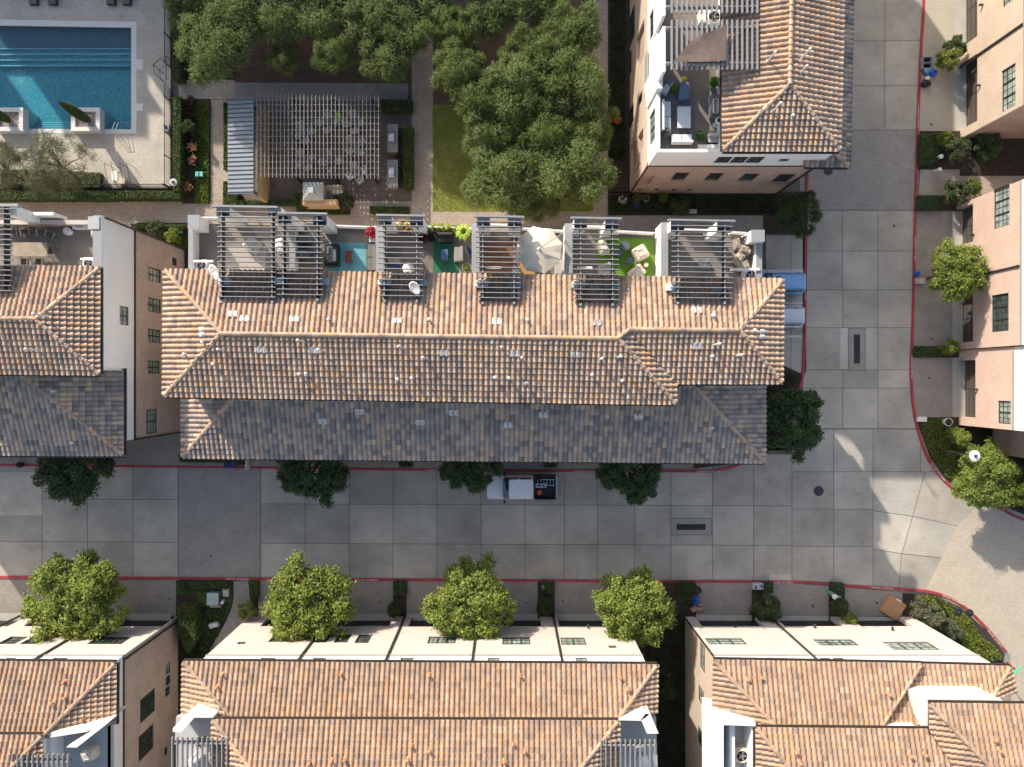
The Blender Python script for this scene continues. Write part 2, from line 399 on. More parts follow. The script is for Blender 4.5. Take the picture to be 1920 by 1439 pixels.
# kerbs (red painted), built as narrow raised strips
def kerb(name, pts, w=0.20, z=0.125):
    W = [Vector((*P(x, y, z)[:2], 0)) for x, y in pts]; b = MB()
    L = []; Rr = []
    for i, p in enumerate(W):
        d = (W[min(i+1, len(W)-1)] - W[max(i-1, 0)]).normalized(); n = Vector((-d.y, d.x, 0))
        L.append(p + n*w/2); Rr.append(p - n*w/2)
    n = len(W); vs = []
    for i in range(n): vs += [(L[i].x, L[i].y, z), (Rr[i].x, Rr[i].y, z), (L[i].x, L[i].y, 0.0), (Rr[i].x, Rr[i].y, 0.0)]
    fs = []
    for i in range(n-1):
        a, c = 4*i, 4*(i+1)
        fs += [[a, a+1, c+1, c], [a+2, c+2, c, a][::-1][::-1], [a+1, a+3, c+3, c+1]]
    b.add(vs, fs); o = b.build(name, M['red']); o['kind'] = 'structure'; return o
def smoothpts(pts, n=6):
    out = []
    for i in range(len(pts)-1):
        p0 = pts[max(i-1, 0)]; p1 = pts[i]; p2 = pts[i+1]; p3 = pts[min(i+2, len(pts)-1)]
        for k in range(n):
            t = k/n
            out.append(tuple(0.5*((2*p1[j]) + (-p0[j]+p2[j])*t + (2*p0[j]-5*p1[j]+4*p2[j]-p3[j])*t*t + (-p0[j]+3*p1[j]-3*p2[j]+p3[j])*t**3) for j in (0, 1)))
    out.append(pts[-1]); return out
kerb('kerb', smoothpts([(-300, 869), (0, 872), (480, 877), (860, 882), (1290, 884), (1345, 882), (1385, 872), (1420, 850), (1448, 820), (1470, 780), (1490, 745), (1500, 727), (1506, 700), (1509, 640), (1511, 500), (1514, 335), (1516, 250)]))
kerb('kerb', smoothpts([(-300, 1081), (0, 1083), (480, 1086), (1100, 1090), (1480, 1092), (1600, 1100), (1700, 1106), (1757, 1113), (1805, 1136), (1850, 1178), (1886, 1221)]))
kerb('kerb', smoothpts([(1738, -260), (1733, 0), (1728, 90), (1723, 200), (1719, 330), (1716, 440), (1712, 620), (1709, 690), (1713, 760), (1723, 810), (1742, 862), (1772, 902), (1815, 932), (1875, 953), (1920, 975), (2100, 1040)]))

# planting ground and lawns
sheet('planting_bed', [[(1692, 1113), (1755, 1116), (1803, 1140), (1848, 1181), (1883, 1224), (1870, 1300), (1695, 1300)], [(330, 1089), (440, 1089), (440, 1400), (330, 1400)],
      [(1180, 1092), (1305, 1092), (1305, 1700), (1165, 1700)], [(1436, 690), (1470, 686), (1500, 700), (1498, 727), (1470, 775), (1430, 850), (1380, 870), (1300, 879), (1300, 690)],
      [(1727, 247), (1800, 247), (1800, 318), (1722, 318)], [(1722, 367), (1810, 367), (1810, 396), (1719, 396)], [(1800, 250), (2200, 250), (2200, 330), (1800, 330)],
      [(1715, 649), (1810, 649), (1810, 671), (1712, 671)], [(1718, 783), (2100, 783), (2100, 1030), (1875, 948), (1815, 928), (1775, 898), (1746, 860), (1727, 808)],
      [(1140, 360), (1514, 360), (1514, 440), (1432, 440), (1432, 404), (1140, 404)], [(1140, -300), (1200, -300), (1200, 362), (1140, 362)],
      [(465, 1090), (484, 1090), (484, 1160), (465, 1160)], [(737, 1090), (762, 1090), (762, 1160), (737, 1160)], [(1008, 1091), (1040, 1091), (1040, 1160), (1008, 1160)],
      [(1410, 1094), (1436, 1094), (1436, 1165), (1410, 1165)], [(1554, 1099), (1584, 1101), (1584, 1170), (1554, 1170)]], Z1+0.02, M['mulch'], thick=0.13)
PB = Z1 - 0.004
# courtyard north of the block
sheet('courtyard_path', [[(-300, 378), (1430, 378), (1430, 560), (-300, 560)], [(395, 187), (428, 187), (428, 377), (395, 377)], [(335, 150), (440, 150), (440, 186), (335, 186)],
      [(772, -300), (812, -300), (812, 378), (772, 378)], [(1112, -300), (1141, -300), (1141, 378), (1112, 378)]], 0.06, M['paver_tan'], thick=0.05)
sheet('shaded_pavement', [[(1140, 404), (1506, 404), (1506, 440), (1140, 440)]], 0.07, M['paver_grey'], thick=0.05)
sheet('granite_court', [[(440, -300), (772, -300), (772, 158), (440, 158)], [(812, 400-3), (815, -300), (1112, -300), (1112, 200), (950, 397)]], 0.05, M['gravel_brown'], thick=0.04)
sheet('slate_strip', [[(440, 155), (765, 157), (765, 190), (440, 190)]], 0.065, M['paver_grey'], thick=0.05)
sheet('patio', [[(428, 190), (772, 190), (772, 378), (428, 378)]], 0.064, M['paver_brown'], thick=0.05)
sheet('lawn', [[(811, 197), (1112, 197), (1112, 397), (811, 397)]], 0.075, M['lawn'], thick=0.06, label='lawn')
sheet('understorey_ground', [[(330, -300), (440, -300), (440, 150), (330, 150)]], 0.07, M['mulch'], thick=0.05)
sheet('side_bed', [[(342, 186), (393, 186), (393, 382), (342, 382)], [(255, 418), (360, 418), (360, 520), (255, 520)]], 0.09, M['mulch'], thick=0.08)
# small lawns, their shade put into a darker turf colour
sheet('turf', [[(331, 1107), (388, 1107), (388, 1137), (370, 1137), (370, 1114), (331, 1113)], [(386, 1140), (432, 1095), (434, 1130), (420, 1165), (380, 1235), (372, 1200)]], 0.15, M['lawn_shaded'])
sheet('curved_path', [smoothpts([(438, 1090), (437, 1128), (424, 1165), (395, 1215), (375, 1262)], 6) + [(455, 1262), (475, 1160), (465, 1090)]], 0.147, M['paver'])

# pool deck, pool
def ring(px, outer, inner, z, mat, name, thick):
    pass
deckpoly = [[(-300, -300), (320, -300), (320, 353), (-300, 353), (-300, 249), (255, 251), (255, 42), (-300, 33)]]
sheet('pool_deck', deckpoly, 0.15, M['deck'], thick=0.14)
cop = [[(-300, 32), (256, 41), (256, 52), (-300, 43)], [(246, 52), (256, 52), (256, 251), (246, 251)], [(-300, 240), (246, 243), (246, 251), (-300, 249)],
       [(256, 111), (268, 112), (268, 131), (256, 131)], [(256, 194), (268, 195), (268, 208), (256, 208)]]
M['coping'] = simple('pool_coping', (0.66, 0.65, 0.62), 0.7, 0.05)
sheet('pool_coping', cop, 0.17, M['coping'], thick=0.16)
# ---------------------------------------------------------------- the pool
m, nt, b = newmat('pool_plaster'); p = pos(nt)
M['pool'] = m
v = nt.nodes.new('ShaderNodeTexVoronoi'); v.inputs['Scale'].default_value = 7; nt.links.new(p, v.inputs['Vector'])
c = mix(nt, ramp(nt, v.outputs['Distance'], [(0.0, (0.055, 0.21, 0.23)), (0.5, (0.13, 0.39, 0.39))]), ramp(nt, noise(nt, p, 9, 5), [(0.3, (0.7,)*3), (0.7, (1.35,)*3)]), 1.0, 'MULTIPLY')
nt.links.new(c, b.inputs['Base Color']); b.inputs['Roughness'].default_value = 0.8
M['pool_step'] = simple('pool_step_trim', (0.62, 0.68, 0.66), 0.7, 0.05)
M['pool_ledge'] = simple('pool_ledge_plaster', (0.12, 0.14, 0.165), 0.8, 0.12, 2)
pb = MB()
def wallq(b, x0, y0, x1, y1, z0, z1): b.add([(x0, y0, z0), (x1, y1, z0), (x1, y1, z1), (x0, y0, z1)], [[0, 1, 2, 3]])
WZ = 0.07
pb.prism([(PX0, PY0), (PX1, PY0), (PX1, PY1), (PX0, PY1)], -1.45, -1.15)
wallq(pb, PX0, PY1, PX1, PY1, -1.2, 0.15); wallq(pb, PX1, PY1, PX1, PY0, -1.2, 0.15); wallq(pb, PX1, PY0, PX0, PY0, -1.2, 0.15)
o = pb.build('pool_basin', M['pool']); o['kind'] = 'structure'
b1 = MB(); y90 = P(0, 91, -0.2)[1]
b1.box(PX0, PY1-0.01, -1.14, PX1-0.01, y90, -0.25); o = b1.build('pool_ledge', M['pool_ledge']); o['kind'] = 'structure'
st = MB(); tr = MB()
for i in range(4):
    yy = y90 - i*0.40; zz = -0.25 - (i+1)*0.17
    if i < 3: st.box(PX0, yy+0.001, -1.139, PX1-0.02, yy-0.40, zz)
    tr.prism([(PX0, yy-0.055), (PX1-0.03, yy-0.055), (PX1-0.03, yy+0.012), (PX0, yy+0.012)], -0.25 - i*0.17, -0.244 - i*0.17)
yb = PY0
for i in range(4):
    yy = yb + (4-i)*0.26; zz = -0.85 + i*0.2
    st.box(PX0, yb+0.01, -1.138, PX1-0.03, yy, zz - 0.01*0)
    tr.box(PX0, yy-0.05, zz+0.001, PX1-0.04, yy+0.004, zz+0.006)
o = st.build('pool_steps', M['pool']); o['kind'] = 'structure'
o = tr.build('pool_step_trim', M['pool_step']); o['kind'] = 'structure'
m, nt, b = newmat('pool_water'); M['water'] = m; p = pos(nt)
out = nt.nodes['Material Output']
tp = nt.nodes.new('ShaderNodeBsdfTransparent'); tp.inputs['Color'].default_value = (0.46, 0.76, 0.88, 1)
gs = nt.nodes.new('ShaderNodeBsdfGlossy'); gs.inputs['Roughness'].default_value = 0.03
lw = nt.nodes.new('ShaderNodeLayerWeight'); lw.inputs['Blend'].default_value = 0.5
pw = nt.nodes.new('ShaderNodeMath'); pw.operation = 'POWER'; pw.inputs[1].default_value = 4.0; nt.links.new(lw.outputs['Facing'], pw.inputs[0])
fr = nt.nodes.new('ShaderNodeMath'); fr.operation = 'ADD'; fr.inputs[1].default_value = 0.025; nt.links.new(pw.outputs[0], fr.inputs[0])
bp = nt.nodes.new('ShaderNodeBump'); bp.inputs['Strength'].default_value = 0.9; bp.inputs['Distance'].default_value = 0.12
nt.links.new(noise(nt, p, 2.2, 6, 0.7), bp.inputs['Height']); nt.links.new(bp.outputs[0], gs.inputs['Normal'])
ms = nt.nodes.new('ShaderNodeMixShader'); nt.links.new(fr.outputs[0], ms.inputs[0]); nt.links.new(tp.outputs[0], ms.inputs[1]); nt.links.new(gs.outputs[0], ms.inputs[2])
nt.links.new(ms.outputs[0], out.inputs['Surface'])
w = MB(); w.add([(PX0, PY0, WZ), (PX1, PY0, WZ), (PX1, PY1, WZ), (PX0, PY1, WZ)], [[0, 1, 2, 3]])
o = w.build('pool_water', M['water']); o['kind'] = 'structure'
# ================================================================ roofs, facades, buildings
PAL_N = [((0.51, 0.355, 0.24), 8), ((0.465, 0.325, 0.225), 7), ((0.37, 0.265, 0.195), 5), ((0.54, 0.395, 0.28), 4), ((0.56, 0.335, 0.175), 1.9), ((0.31, 0.24, 0.195), 2.5), ((0.50, 0.30, 0.205), 2.2)]
PAL_L = [((0.44, 0.345, 0.275), 6), ((0.50, 0.38, 0.285), 3), ((0.34, 0.285, 0.245), 5), ((0.60, 0.43, 0.28), 2.2), ((0.25, 0.215, 0.19), 4), ((0.52, 0.36, 0.26), 2)]  # lower roofs: their bluish shadow is put into greyer tile colours
PAL_S = [((0.45, 0.31, 0.21), 8), ((0.415, 0.285, 0.195), 7), ((0.34, 0.24, 0.175), 4), ((0.475, 0.345, 0.24), 4), ((0.49, 0.305, 0.175), 1.7), ((0.38, 0.285, 0.22), 2)]
def palcols(pal, n):
    w = np.array([q[1] for q in pal], float); w /= w.sum()
    k = RN.choice(len(pal), n, p=w); c = np.array([q[0] for q in pal])[k]
    return np.clip(c * (1 + RN.uniform(-0.09, 0.09, (n, 1))), 0, 1)

TP, TC = 0.345, 0.40     # tile pitch across and course length up the slope
_pr = [(-0.5, 0.0), (-0.36, 0.004), (-0.31, 0.045), (-0.20, 0.088), (-0.07, 0.104), (0.07, 0.104), (0.20, 0.088), (0.31, 0.045), (0.36, 0.004), (0.5, 0.0)]

class Plane:
    """a roof plane rising from its eave line (given by two picture points at the eave height)"""
    def __init__(s, e0, e1, z, slope, inside):
        a = Vector(P(*e0, z)); b = Vector(P(*e1, z)); u = (b-a).normalized()
        nrm = Vector((-u.y, u.x, 0)); ins = Vector(P(*inside, z))
        if (ins-a).dot(nrm) < 0: a, b = b, a; u = -u; nrm = Vector((-u.y, u.x, 0))
        s.o, s.u, s.slope = a, u, slope
        s.v = (nrm + Vector((0, 0, slope))).normalized(); s.n = s.u.cross(s.v).normalized()
        if s.n.z < 0: s.n = -s.n
    def at(s, px, py):
        d = Vector(((px-CX)/F, (CY-py)/F, -1)); c = Vector((0, 0, H))
        t = (s.o-c).dot(s.n) / d.dot(s.n); return c + d*t

class Roof:
    def __init__(s, pal): s.V = []; s.Fq = []; s.C = []; s.planes = []; s.pal = pal; s.deck = MB(); s.caps = []; s.guts = []
    def plane(s, pl, polys, pal=None):
        PV, PF, PC, nv = [], [], [], 0
        for poly in polys:
            W = [pl.at(*q) for q in poly]
            L = [((w-pl.o).dot(pl.u), (w-pl.o).dot(pl.v)) for w in W]
            A = sum(L[i][0]*L[(i+1) % len(L)][1] - L[(i+1) % len(L)][0]*L[i][1] for i in range(len(L)))
            if A < 0: L = L[::-1]; W = W[::-1]
            # underlay slab, a little below the tiles
            vs = [w - pl.n*0.012 for w in W] + [w - pl.n*0.16 for w in W]; n = len(W)
            s.deck.add(vs, [list(range(n)), list(range(n, 2*n))[::-1]] + [[i, n+i, n+(i+1) % n, (i+1) % n] for i in range(n)])
            a0, a1 = min(l[0] for l in L), max(l[0] for l in L); b0, b1 = max(0.001, min(l[1] for l in L)), max(l[1] for l in L)
            vs = []; fs = []; cs = []
            i0, i1 = math.floor(a0/TP), math.ceil(a1/TP); j0, j1 = math.floor(b0/TC), math.ceil(b1/TC)
            def inside(a, b, m):
                for i in range(len(L)):
                    x0, y0 = L[i]; x1, y1 = L[(i+1) % len(L)]; ln = math.hypot(x1-x0, y1-y0) + 1e-9
                    if ((x1-x0)*(b-y0) - (y1-y0)*(a-x0))/ln < m: return False
                return True
            cells = [(i, j) for j in range(j0, j1) for i in range(i0, i1+1) if inside((i+0.5)*TP, (j+0.5)*TC, -0.42)]
            cc = palcols(pal or s.pal, len(cells))
            np_ = len(_pr)
            for (i, j), c in zip(cells, cc):
                ca = (i+0.5)*TP; jb = j*TC + random.uniform(-0.012, 0.012); jz = random.uniform(-0.004, 0.006); b = len(vs); sk = random.uniform(-0.006, 0.006)
                for a, h in _pr:      # lower (front) edge, wider and lifted over the course below
                    vs.append((ca + a*TP*(1.0 if abs(a) > 0.4 else 1.14) + sk, jb - 0.05, h*1.15 + 0.085 + jz))
                for a, h in _pr:      # upper edge, narrower
                    vs.append((ca + a*TP*(1.0 if abs(a) > 0.4 else 0.74), jb + TC + 0.0, h*0.85 + jz))
                for a, h in _pr:      # front lip
                    vs.append((ca + a*TP*(1.0 if abs(a) > 0.4 else 1.14) + sk, jb - 0.05, max(0.0, h*1.0 - 0.01)))
                for k in range(np_-1):
                    fs.append([b+k, b+k+1, b+np_+k+1, b+np_+k]); cs.append(c)
                    fs.append([b+2*np_+k, b+2*np_+k+1, b+k+1, b+k]); cs.append(c)
            # bisect against every edge but the eave
            bm = bmesh.new(); lay = bm.faces.layers.int.new('ci')
            bv = [bm.verts.new(v) for v in vs]
            for k, f in enumerate(fs):
                bm.faces.new([bv[q] for q in f])[lay] = k
            for i in range(len(L)):
                (x0, y0), (x1, y1) = L[i], L[(i+1) % len(L)]
                if abs(y0) < 0.06 and abs(y1) < 0.06: continue
                no = Vector((y1-y0, -(x1-x0), 0)).normalized()
                bmesh.ops.bisect_plane(bm, geom=bm.verts[:]+bm.edges[:]+bm.faces[:], plane_co=(x0, y0, 0), plane_no=no, clear_outer=True)
            bm.verts.index_update()
            X = np.array([[*v.co] for v in bm.verts]) if len(bm.verts) else np.zeros((0, 3))
            if len(X):
                Wd = np.array(pl.o)[None] + X[:, :1]*np.array(pl.u)[None] + X[:, 1:2]*np.array(pl.v)[None] + X[:, 2:3]*np.array(pl.n)[None]
                PV.append(Wd)
                for f in bm.faces: PF.append([nv + v.index for v in f.verts]); PC.append(cs[f[lay]])
                nv += len(Wd)
            bm.free()
        if PV: s.planes.append((np.vstack(PV), PF, PC))
    def cap(s, a, b, r=0.14, dz=0.05, L=0.42):
        """a run of ridge or hip tiles from a (low) to b (high)"""
        a = Vector(a) + Vector((0, 0, dz)); b = Vector(b) + Vector((0, 0, dz)); d = b-a; n = max(1, round(d.length/L)); d /= n
        s.caps.append((a, d, n, r))
    def gutter(s, a, b, out=0.15, dz=0.03):
        a = Vector(a); b = Vector(b); u = (b-a).normalized(); nn = Vector((-u.y, u.x, 0))
        vs = s.deck.v; c = Vector((sum(v[0] for v in vs)/len(vs), sum(v[1] for v in vs)/len(vs), 0))
        if nn.dot((a+b)/2 - c) < 0: nn = -nn
        q = [a + nn*0.02, b + nn*0.02, b + nn*out, a + nn*out]
        m_ = MB(); m_.prism([(w.x, w.y) for w in q], a.z-0.12, a.z+dz); s.guts.append(m_)
    def finish(s, root):
        r = s.deck.build('roof', M['deckroof'], root)
        
        for V, Fq, C in s.planes: mesh_from('roof_tiles', V, Fq, M['tile'], r, smooth=False, cols=C)
        if s.caps:
            for a, d, n, rad in s.caps:
                b = MB()
                u = d.normalized(); side = u.cross(Vector((0, 0, 1))).normalized(); up = side.cross(u)
                cc = palcols(s.pal, n)
                for k in range(n):
                    b.cc = tuple(cc[k]); p0 = a + d*k - u*0.04; p1 = a + d*(k+1) + u*0.02; vs = []
                    for (pp, rr, h) in ((p0, rad*1.12, 0.03), (p1, rad*0.9, 0.0), (p0, rad*0.98, 0.0)):
                        for q in range(7):
                            t = math.pi*q/6; vs.append(pp + side*math.cos(t)*rr + up*(math.sin(t)*rr*0.85 + h))
                    b.add(vs, [[q, q+1, 7+q+1, 7+q] for q in range(6)] + [[14+q, 14+q+1, q+1, q] for q in range(6)])
                b.build('ridge_cap', M['tile'], r, cols=True)
        for g_ in s.guts: g_.build('gutter', M['gutter'], r)
        return r

def facade(root, O, U, Nn, L, z0, z1, holes, mat, name='wall', thick=0.22):
    """a wall panel with real openings; holes = (u0, u1, za, zb, kind)"""
    O = Vector((O[0], O[1], 0)); U = Vector((U[0], U[1], 0)).normalized(); Nn = Vector((Nn[0], Nn[1], 0)).normalized()
    def q(u, z, d=0.0): w = O + U*u + Nn*d; return (w.x, w.y, z)
    us = sorted({0.0, L, *[h[0] for h in holes], *[h[1] for h in holes]}); zs = sorted({z0, z1, *[h[2] for h in holes], *[h[3] for h in holes]})
    us = [u for u in us if 0 <= u <= L]; zs = [z for z in zs if z0 <= z <= z1]
    b = MB(); flip = U.cross(Vector((0, 0, 1))).dot(Nn) < 0
    def quad(pts): b.add(pts, [[0, 1, 2, 3] if not flip else [3, 2, 1, 0]])
    def hole(u, z): return any(h[0] < u < h[1] and h[2] < z < h[3] for h in holes)
    for i in range(len(us)-1):
        for j in range(len(zs)-1):
            um, zm = (us[i]+us[i+1])/2, (zs[j]+zs[j+1])/2
            if not hole(um, zm): quad([q(us[i], zs[j]), q(us[i+1], zs[j]), q(us[i+1], zs[j+1]), q(us[i], zs[j+1])])
    for h in holes:
        u0, u1, a, c = h[:4]
        if h[4] in ('garage', 'recess'): dd = -(h[5] if len(h) > 5 else 0.9)
        else: dd = -thick
        quad([q(u0, a), q(u0, c), q(u0, c, dd), q(u0, a, dd)]); quad([q(u1, a, dd), q(u1, c, dd), q(u1, c), q(u1, a)])
        quad([q(u0, c), q(u1, c), q(u1, c, dd), q(u0, c, dd)]); quad([q(u0, a, dd), q(u1, a, dd), q(u1, a), q(u0, a)])
    # edges of the panel
    quad([q(0, z0), q(0, z1), q(0, z1, -thick), q(0, z0, -thick)][::-1]); quad([q(L, z0, -thick), q(L, z1, -thick), q(L, z1), q(L, z0)][::-1])
    quad([q(0, z1), q(L, z1), q(L, z1, -thick), q(0, z1, -thick)])
    b.build(name, mat, root)
    for h in holes:
        u0, u1, a, c, kind = h[:5]
        if kind == 'none': continue
        def bar(mb, ua, ub, za, zb, d0, d1):
            mb.prism([q(ua, 0, d0)[:2], q(ub, 0, d0)[:2], q(ub, 0, d1)[:2], q(ua, 0, d1)[:2]], za, zb)
        if kind in ('garage', 'recess'):
            dd = -(h[5] if len(h) > 5 else 0.9)
            g = MB(); bar(g, u0, u1, a, c, dd-0.1, dd-0.04)
            o = g.build('garage_door' if kind == 'garage' else 'door', M['garage_shaded' if (kind == 'garage' and dd > -0.45) else 'garage'], root)
            g = MB(); n = 4 if kind == 'garage' else 1
            for i in range(1, n): bar(g, u0, u1, a+(c-a)*i/n-0.015, a+(c-a)*i/n+0.015, dd-0.04, dd-0.02)
            bar(g, (u0+u1)/2-0.02, (u0+u1)/2+0.02, a, c, dd-0.04, dd-0.019)
            g.build('panel_trim', M['steel_dark'], o)
            continue
        glass = M['glass_blind'] if kind.endswith('b') else M['glass']
        nl = int(kind[1]) if len(kind) > 1 and kind[1].isdigit() else 1
        f = MB(); fw = 0.055
        bar(f, u0, u0+fw, a, c, -0.17, -0.07); bar(f, u1-fw, u1, a, c, -0.17, -0.07)
        bar(f, u0+fw, u1-fw, a, a+fw, -0.17, -0.07); bar(f, u0+fw, u1-fw, c-fw, c, -0.17, -0.07)
        w = (u1-u0)/nl
        for i in range(1, nl): bar(f, u0+w*i-0.045, u0+w*i+0.045, a+fw, c-fw, -0.168, -0.068)
        for i in range(nl):
            ncol = 2 if w > 0.55 else 1
            for k in range(1, ncol+0 if ncol > 1 else 1): bar(f, u0+w*i+w*k/ncol-0.013, u0+w*i+w*k/ncol+0.013, a+fw, c-fw, -0.135, -0.1)
            nrow = max(1, round((c-a)/0.5))
            for k in range(1, nrow):
                t = 0.032 if k == nrow//2 else 0.013
                bar(f, u0+w*i+fw, u0+w*(i+1)-fw, a+(c-a)*k/nrow-t, a+(c-a)*k/nrow+t, -0.133, -0.098)
        fo = f.build('window', M['frame'], root)
        g = MB(); bar(g, u0+0.02, u1-0.02, a+0.02, c-0.02, -0.16, -0.125); g.build('pane', glass, fo)
        if kind[0] == 's':   # sill
            g = MB(); bar(g, u0-0.05, u1+0.05, a-0.08, a-0.005, -0.02, 0.05); g.build('sill', M['ledge'], fo)

def body(root, poly, z0, z1, mat, name='wall'):
    b = MB(); b.prism(poly, z0, z1); return b.build(name, mat, root)

def downpipe(root, x, y, z0, z1, w=0.10):
    b = MB(); b.box(x-w/2, y-w/2, z0, x+w/2, y+w/2, z1)
    for z in (z0+0.3, (z0+z1)/2, z1-0.3): b.box(x-w/2-0.02, y-w/2-0.02, z, x+w/2+0.02, y+w/2+0.02, z+0.05)
    b.build('downpipe', M['gutter'], root)

M['vent_white'] = simple('white_vent_metal', (0.58, 0.57, 0.55), 0.5, 0.06)
M['vent_terra'] = simple('terracotta_vent', (0.52, 0.25, 0.13), 0.7, 0.12, 5)
def vents(root, pl, pts, mat, kind='pipe'):
    for q in pts:
        w = pl.at(*q[:2]); k = q[2] if len(q) > 2 else kind; b = MB()
        if k == 'pipe':      # tall flue with a cap
            h = random.uniform(1.1, 1.6)
            b.cyl(w.x, w.y, w.z, w.z+0.14, 0.14, 12, 0.08); b.cyl(w.x, w.y, w.z+0.12, w.z+h, 0.055, 12); b.cyl(w.x, w.y, w.z+h, w.z+h+0.07, 0.10, 12, 0.08)
            b.cyl(w.x, w.y, w.z+h+0.07, w.z+h+0.12, 0.10, 12, 0.02); b.build('vent_pipe', M[mat], root)
        elif k == 'low':
            b.cyl(w.x, w.y, w.z+0.02, w.z+0.13, 0.16, 12, 0.10); b.cyl(w.x, w.y, w.z+0.1, w.z+0.38, 0.06, 12); b.lathe(w.x, w.y, [(0.11, w.z+0.36), (0.12, w.z+0.40), (0.10, w.z+0.45), (0.02, w.z+0.47)], 12)
            b.build('vent_cap', M[mat], root)
        else:                # flat vent tiles lying among the roof tiles
            n = 2
            for i in range(n):
                c = w + pl.u*(i-0.5)*TP*1.0 + pl.n*0.13
                vs = []
                for t in (-0.2, 0.2):
                    for a in (-0.15, -0.1, 0, 0.1, 0.15): vs.append(c + pl.u*a + pl.v*t + pl.n*(0.05*(1-(a/0.15)**2)))
                vs2 = [v_ - pl.n*0.12 for v_ in vs]
                b.add(vs + vs2, [[j, j+1, 5+j+1, 5+j] for j in range(4)] + [[j+1, j, 10+j, 10+j+1] for j in range(4)] + [[5+j, 5+j+1, 15+j+1, 15+j] for j in range(4)] + [[0, 5, 15, 10], [9, 4, 14, 19]])
            b.build('vent_tile', M[mat], root)
def zn(Y, py): return H - Y*F/(CY-py)          # height of a picture row on a wall facing up or down the picture at world y = Y
def ze(X, px): return H - X*F/(px-CX)          # the same for a wall at world x = X
def hN(Y, x0, y0, x1, y1, kind):               # window on a wall at y=Y from its picture rectangle (x measured at its own heights)
    za, zb = sorted((zn(Y, y0), zn(Y, y1))); zm = (za+zb)/2
    return [(x0-CX)*(H-zm)/F, (x1-CX)*(H-zm)/F, za, zb, kind]
def hE(X, x0, y0, x1, y1, kind):
    za, zb = sorted((ze(X, x0), ze(X, x1))); zm = (za+zb)/2
    return [(CY-y1)*(H-zm)/F, (CY-y0)*(H-zm)/F, za, zb, kind]
def shift(hs, o, sgn=1):
    out = []
    for h in hs:
        a, b = (h[0]-o)*sgn, (h[1]-o)*sgn
        out.append((min(a, b), max(a, b), *h[2:]))
    return out
SL = 0.36; SU = 0.335
# ---------------------------------------------------------------- 1. the long central block
main = thing('townhouse_block', 'long central townhouse block with hipped tiled roof and row of roof terraces', 'building', P(900, 700))
rf = Roof(PAL_N)
mN = Plane((310, 507), (1467, 525), 13.0, SU, (900, 600)); mS1 = Plane((308, 742), (1266, 757), 13.0, SU, (900, 650))
mS2 = Plane((1266, 718), (1465, 718), 13.0, SU, (1350, 650)); mE = Plane((1467, 525), (1465, 718), 13.0, SU, (1400, 620))
mW = Plane((310, 507), (308, 742), 13.0, SU, (400, 620)); mE1 = Plane((1266, 757), (1266, 718), 13.0, SU, (1200, 700))
rf.plane(mN, [[(310, 507), (1180, 520.5), (1180, 618), (1158, 634), (415, 625)], [(1180, 520.5), (1467, 525), (1385, 620), (1180, 618)]])
rf.plane(mS1, [[(308, 742), (1266, 757), (1158, 634), (415, 625)]])
rf.plane(mE1, [[(1158, 634), (1180, 618), (1266, 716), (1266, 757)]])
rf.plane(mS2, [[(1180, 618), (1385, 620), (1465, 718), (1266, 718)]])
rf.plane(mE, [[(1467, 525), (1465, 718), (1385, 620)]]); rf.plane(mW, [[(310, 507), (308, 742), (415, 625)]])
lS = Plane((343, 857), (1433, 867), 9.3, SL, (900, 800)); lW = Plane((343, 748), (343, 857), 9.3, SL, (420, 800)); lE = Plane((1433, 722), (1433, 867), 9.3, SL, (1350, 800))
rf.plane(lS, [[(343, 857), (1433, 867), (1302, 722), (440, 742)]], PAL_L)
rf.plane(lW, [[(343, 735), (343, 857), (440, 742), (440, 735)]], PAL_L); rf.plane(lE, [[(1433, 715), (1433, 867), (1302, 722), (1302, 715)]], PAL_L)
def rp(pl, x, y, dz=0.0): w = pl.at(x, y); return (w.x, w.y, w.z+dz)
rf.cap(rp(mN, 415, 626), rp(mN, 1158, 635), dz=0.06); rf.cap(rp(mN, 1158, 635), rp(mN, 1180, 618), dz=0.06); rf.cap(rp(mN, 1180, 618), rp(mN, 1385, 620), dz=0.06)
rf.cap(rp(mN, 312, 509), rp(mN, 415, 625)); rf.cap(rp(mS1, 310, 740), rp(mS1, 415, 626)); rf.cap(rp(mS1, 1264, 755), rp(mS1, 1160, 636))
rf.cap(rp(mS2, 1463, 716), rp(mS2, 1387, 621)); rf.cap(rp(mE, 1466, 527), rp(mE, 1387, 619))
rf.cap(rp(lS, 345, 855), rp(lS, 440, 744)); rf.cap(rp(lS, 1431, 865), rp(lS, 1305, 726))
rf.gutter(P(343, 858, 9.3), P(1433, 868, 9.3)); rf.gutter(P(308, 743, 13), P(1266, 758, 13)); rf.gutter(P(1266, 719, 13), P(1465, 719, 13))
rf.finish(main)
vents(main, mN, [(460, 599, 'flat'), (553, 599, 'flat'), (745, 602, 'flat'), (932, 604, 'flat'), (1120, 607, 'flat'), (1306, 583, 'flat'), (437, 590, 'flat')], 'vent_white')
vents(main, mN, [(618, 600, 'low'), (805, 600, 'low'), (989, 601, 'low'), (1336, 593, 'low')], 'vent_white')
vents(main, mS1, [(571, 641), (607, 658), (422, 657), (754, 652), (797, 672), (941, 653), (978, 672), (1124, 674), (1158, 670)], 'vent_white')
vents(main, mS1, [(403, 683, 'low'), (563, 702, 'low'), (576, 701, 'low'), (746, 711, 'low'), (773, 709, 'low'), (928, 708, 'low'), (954, 709, 'low'), (1109, 703, 'low'), (986, 719, 'low'), (1165, 714, 'low')], 'vent_white')
vents(main, mS1, [(491, 655, 'flat'), (590, 656, 'flat'), (833, 661, 'flat'), (966, 662, 'flat'), (1079, 664, 'flat')], 'vent_white')
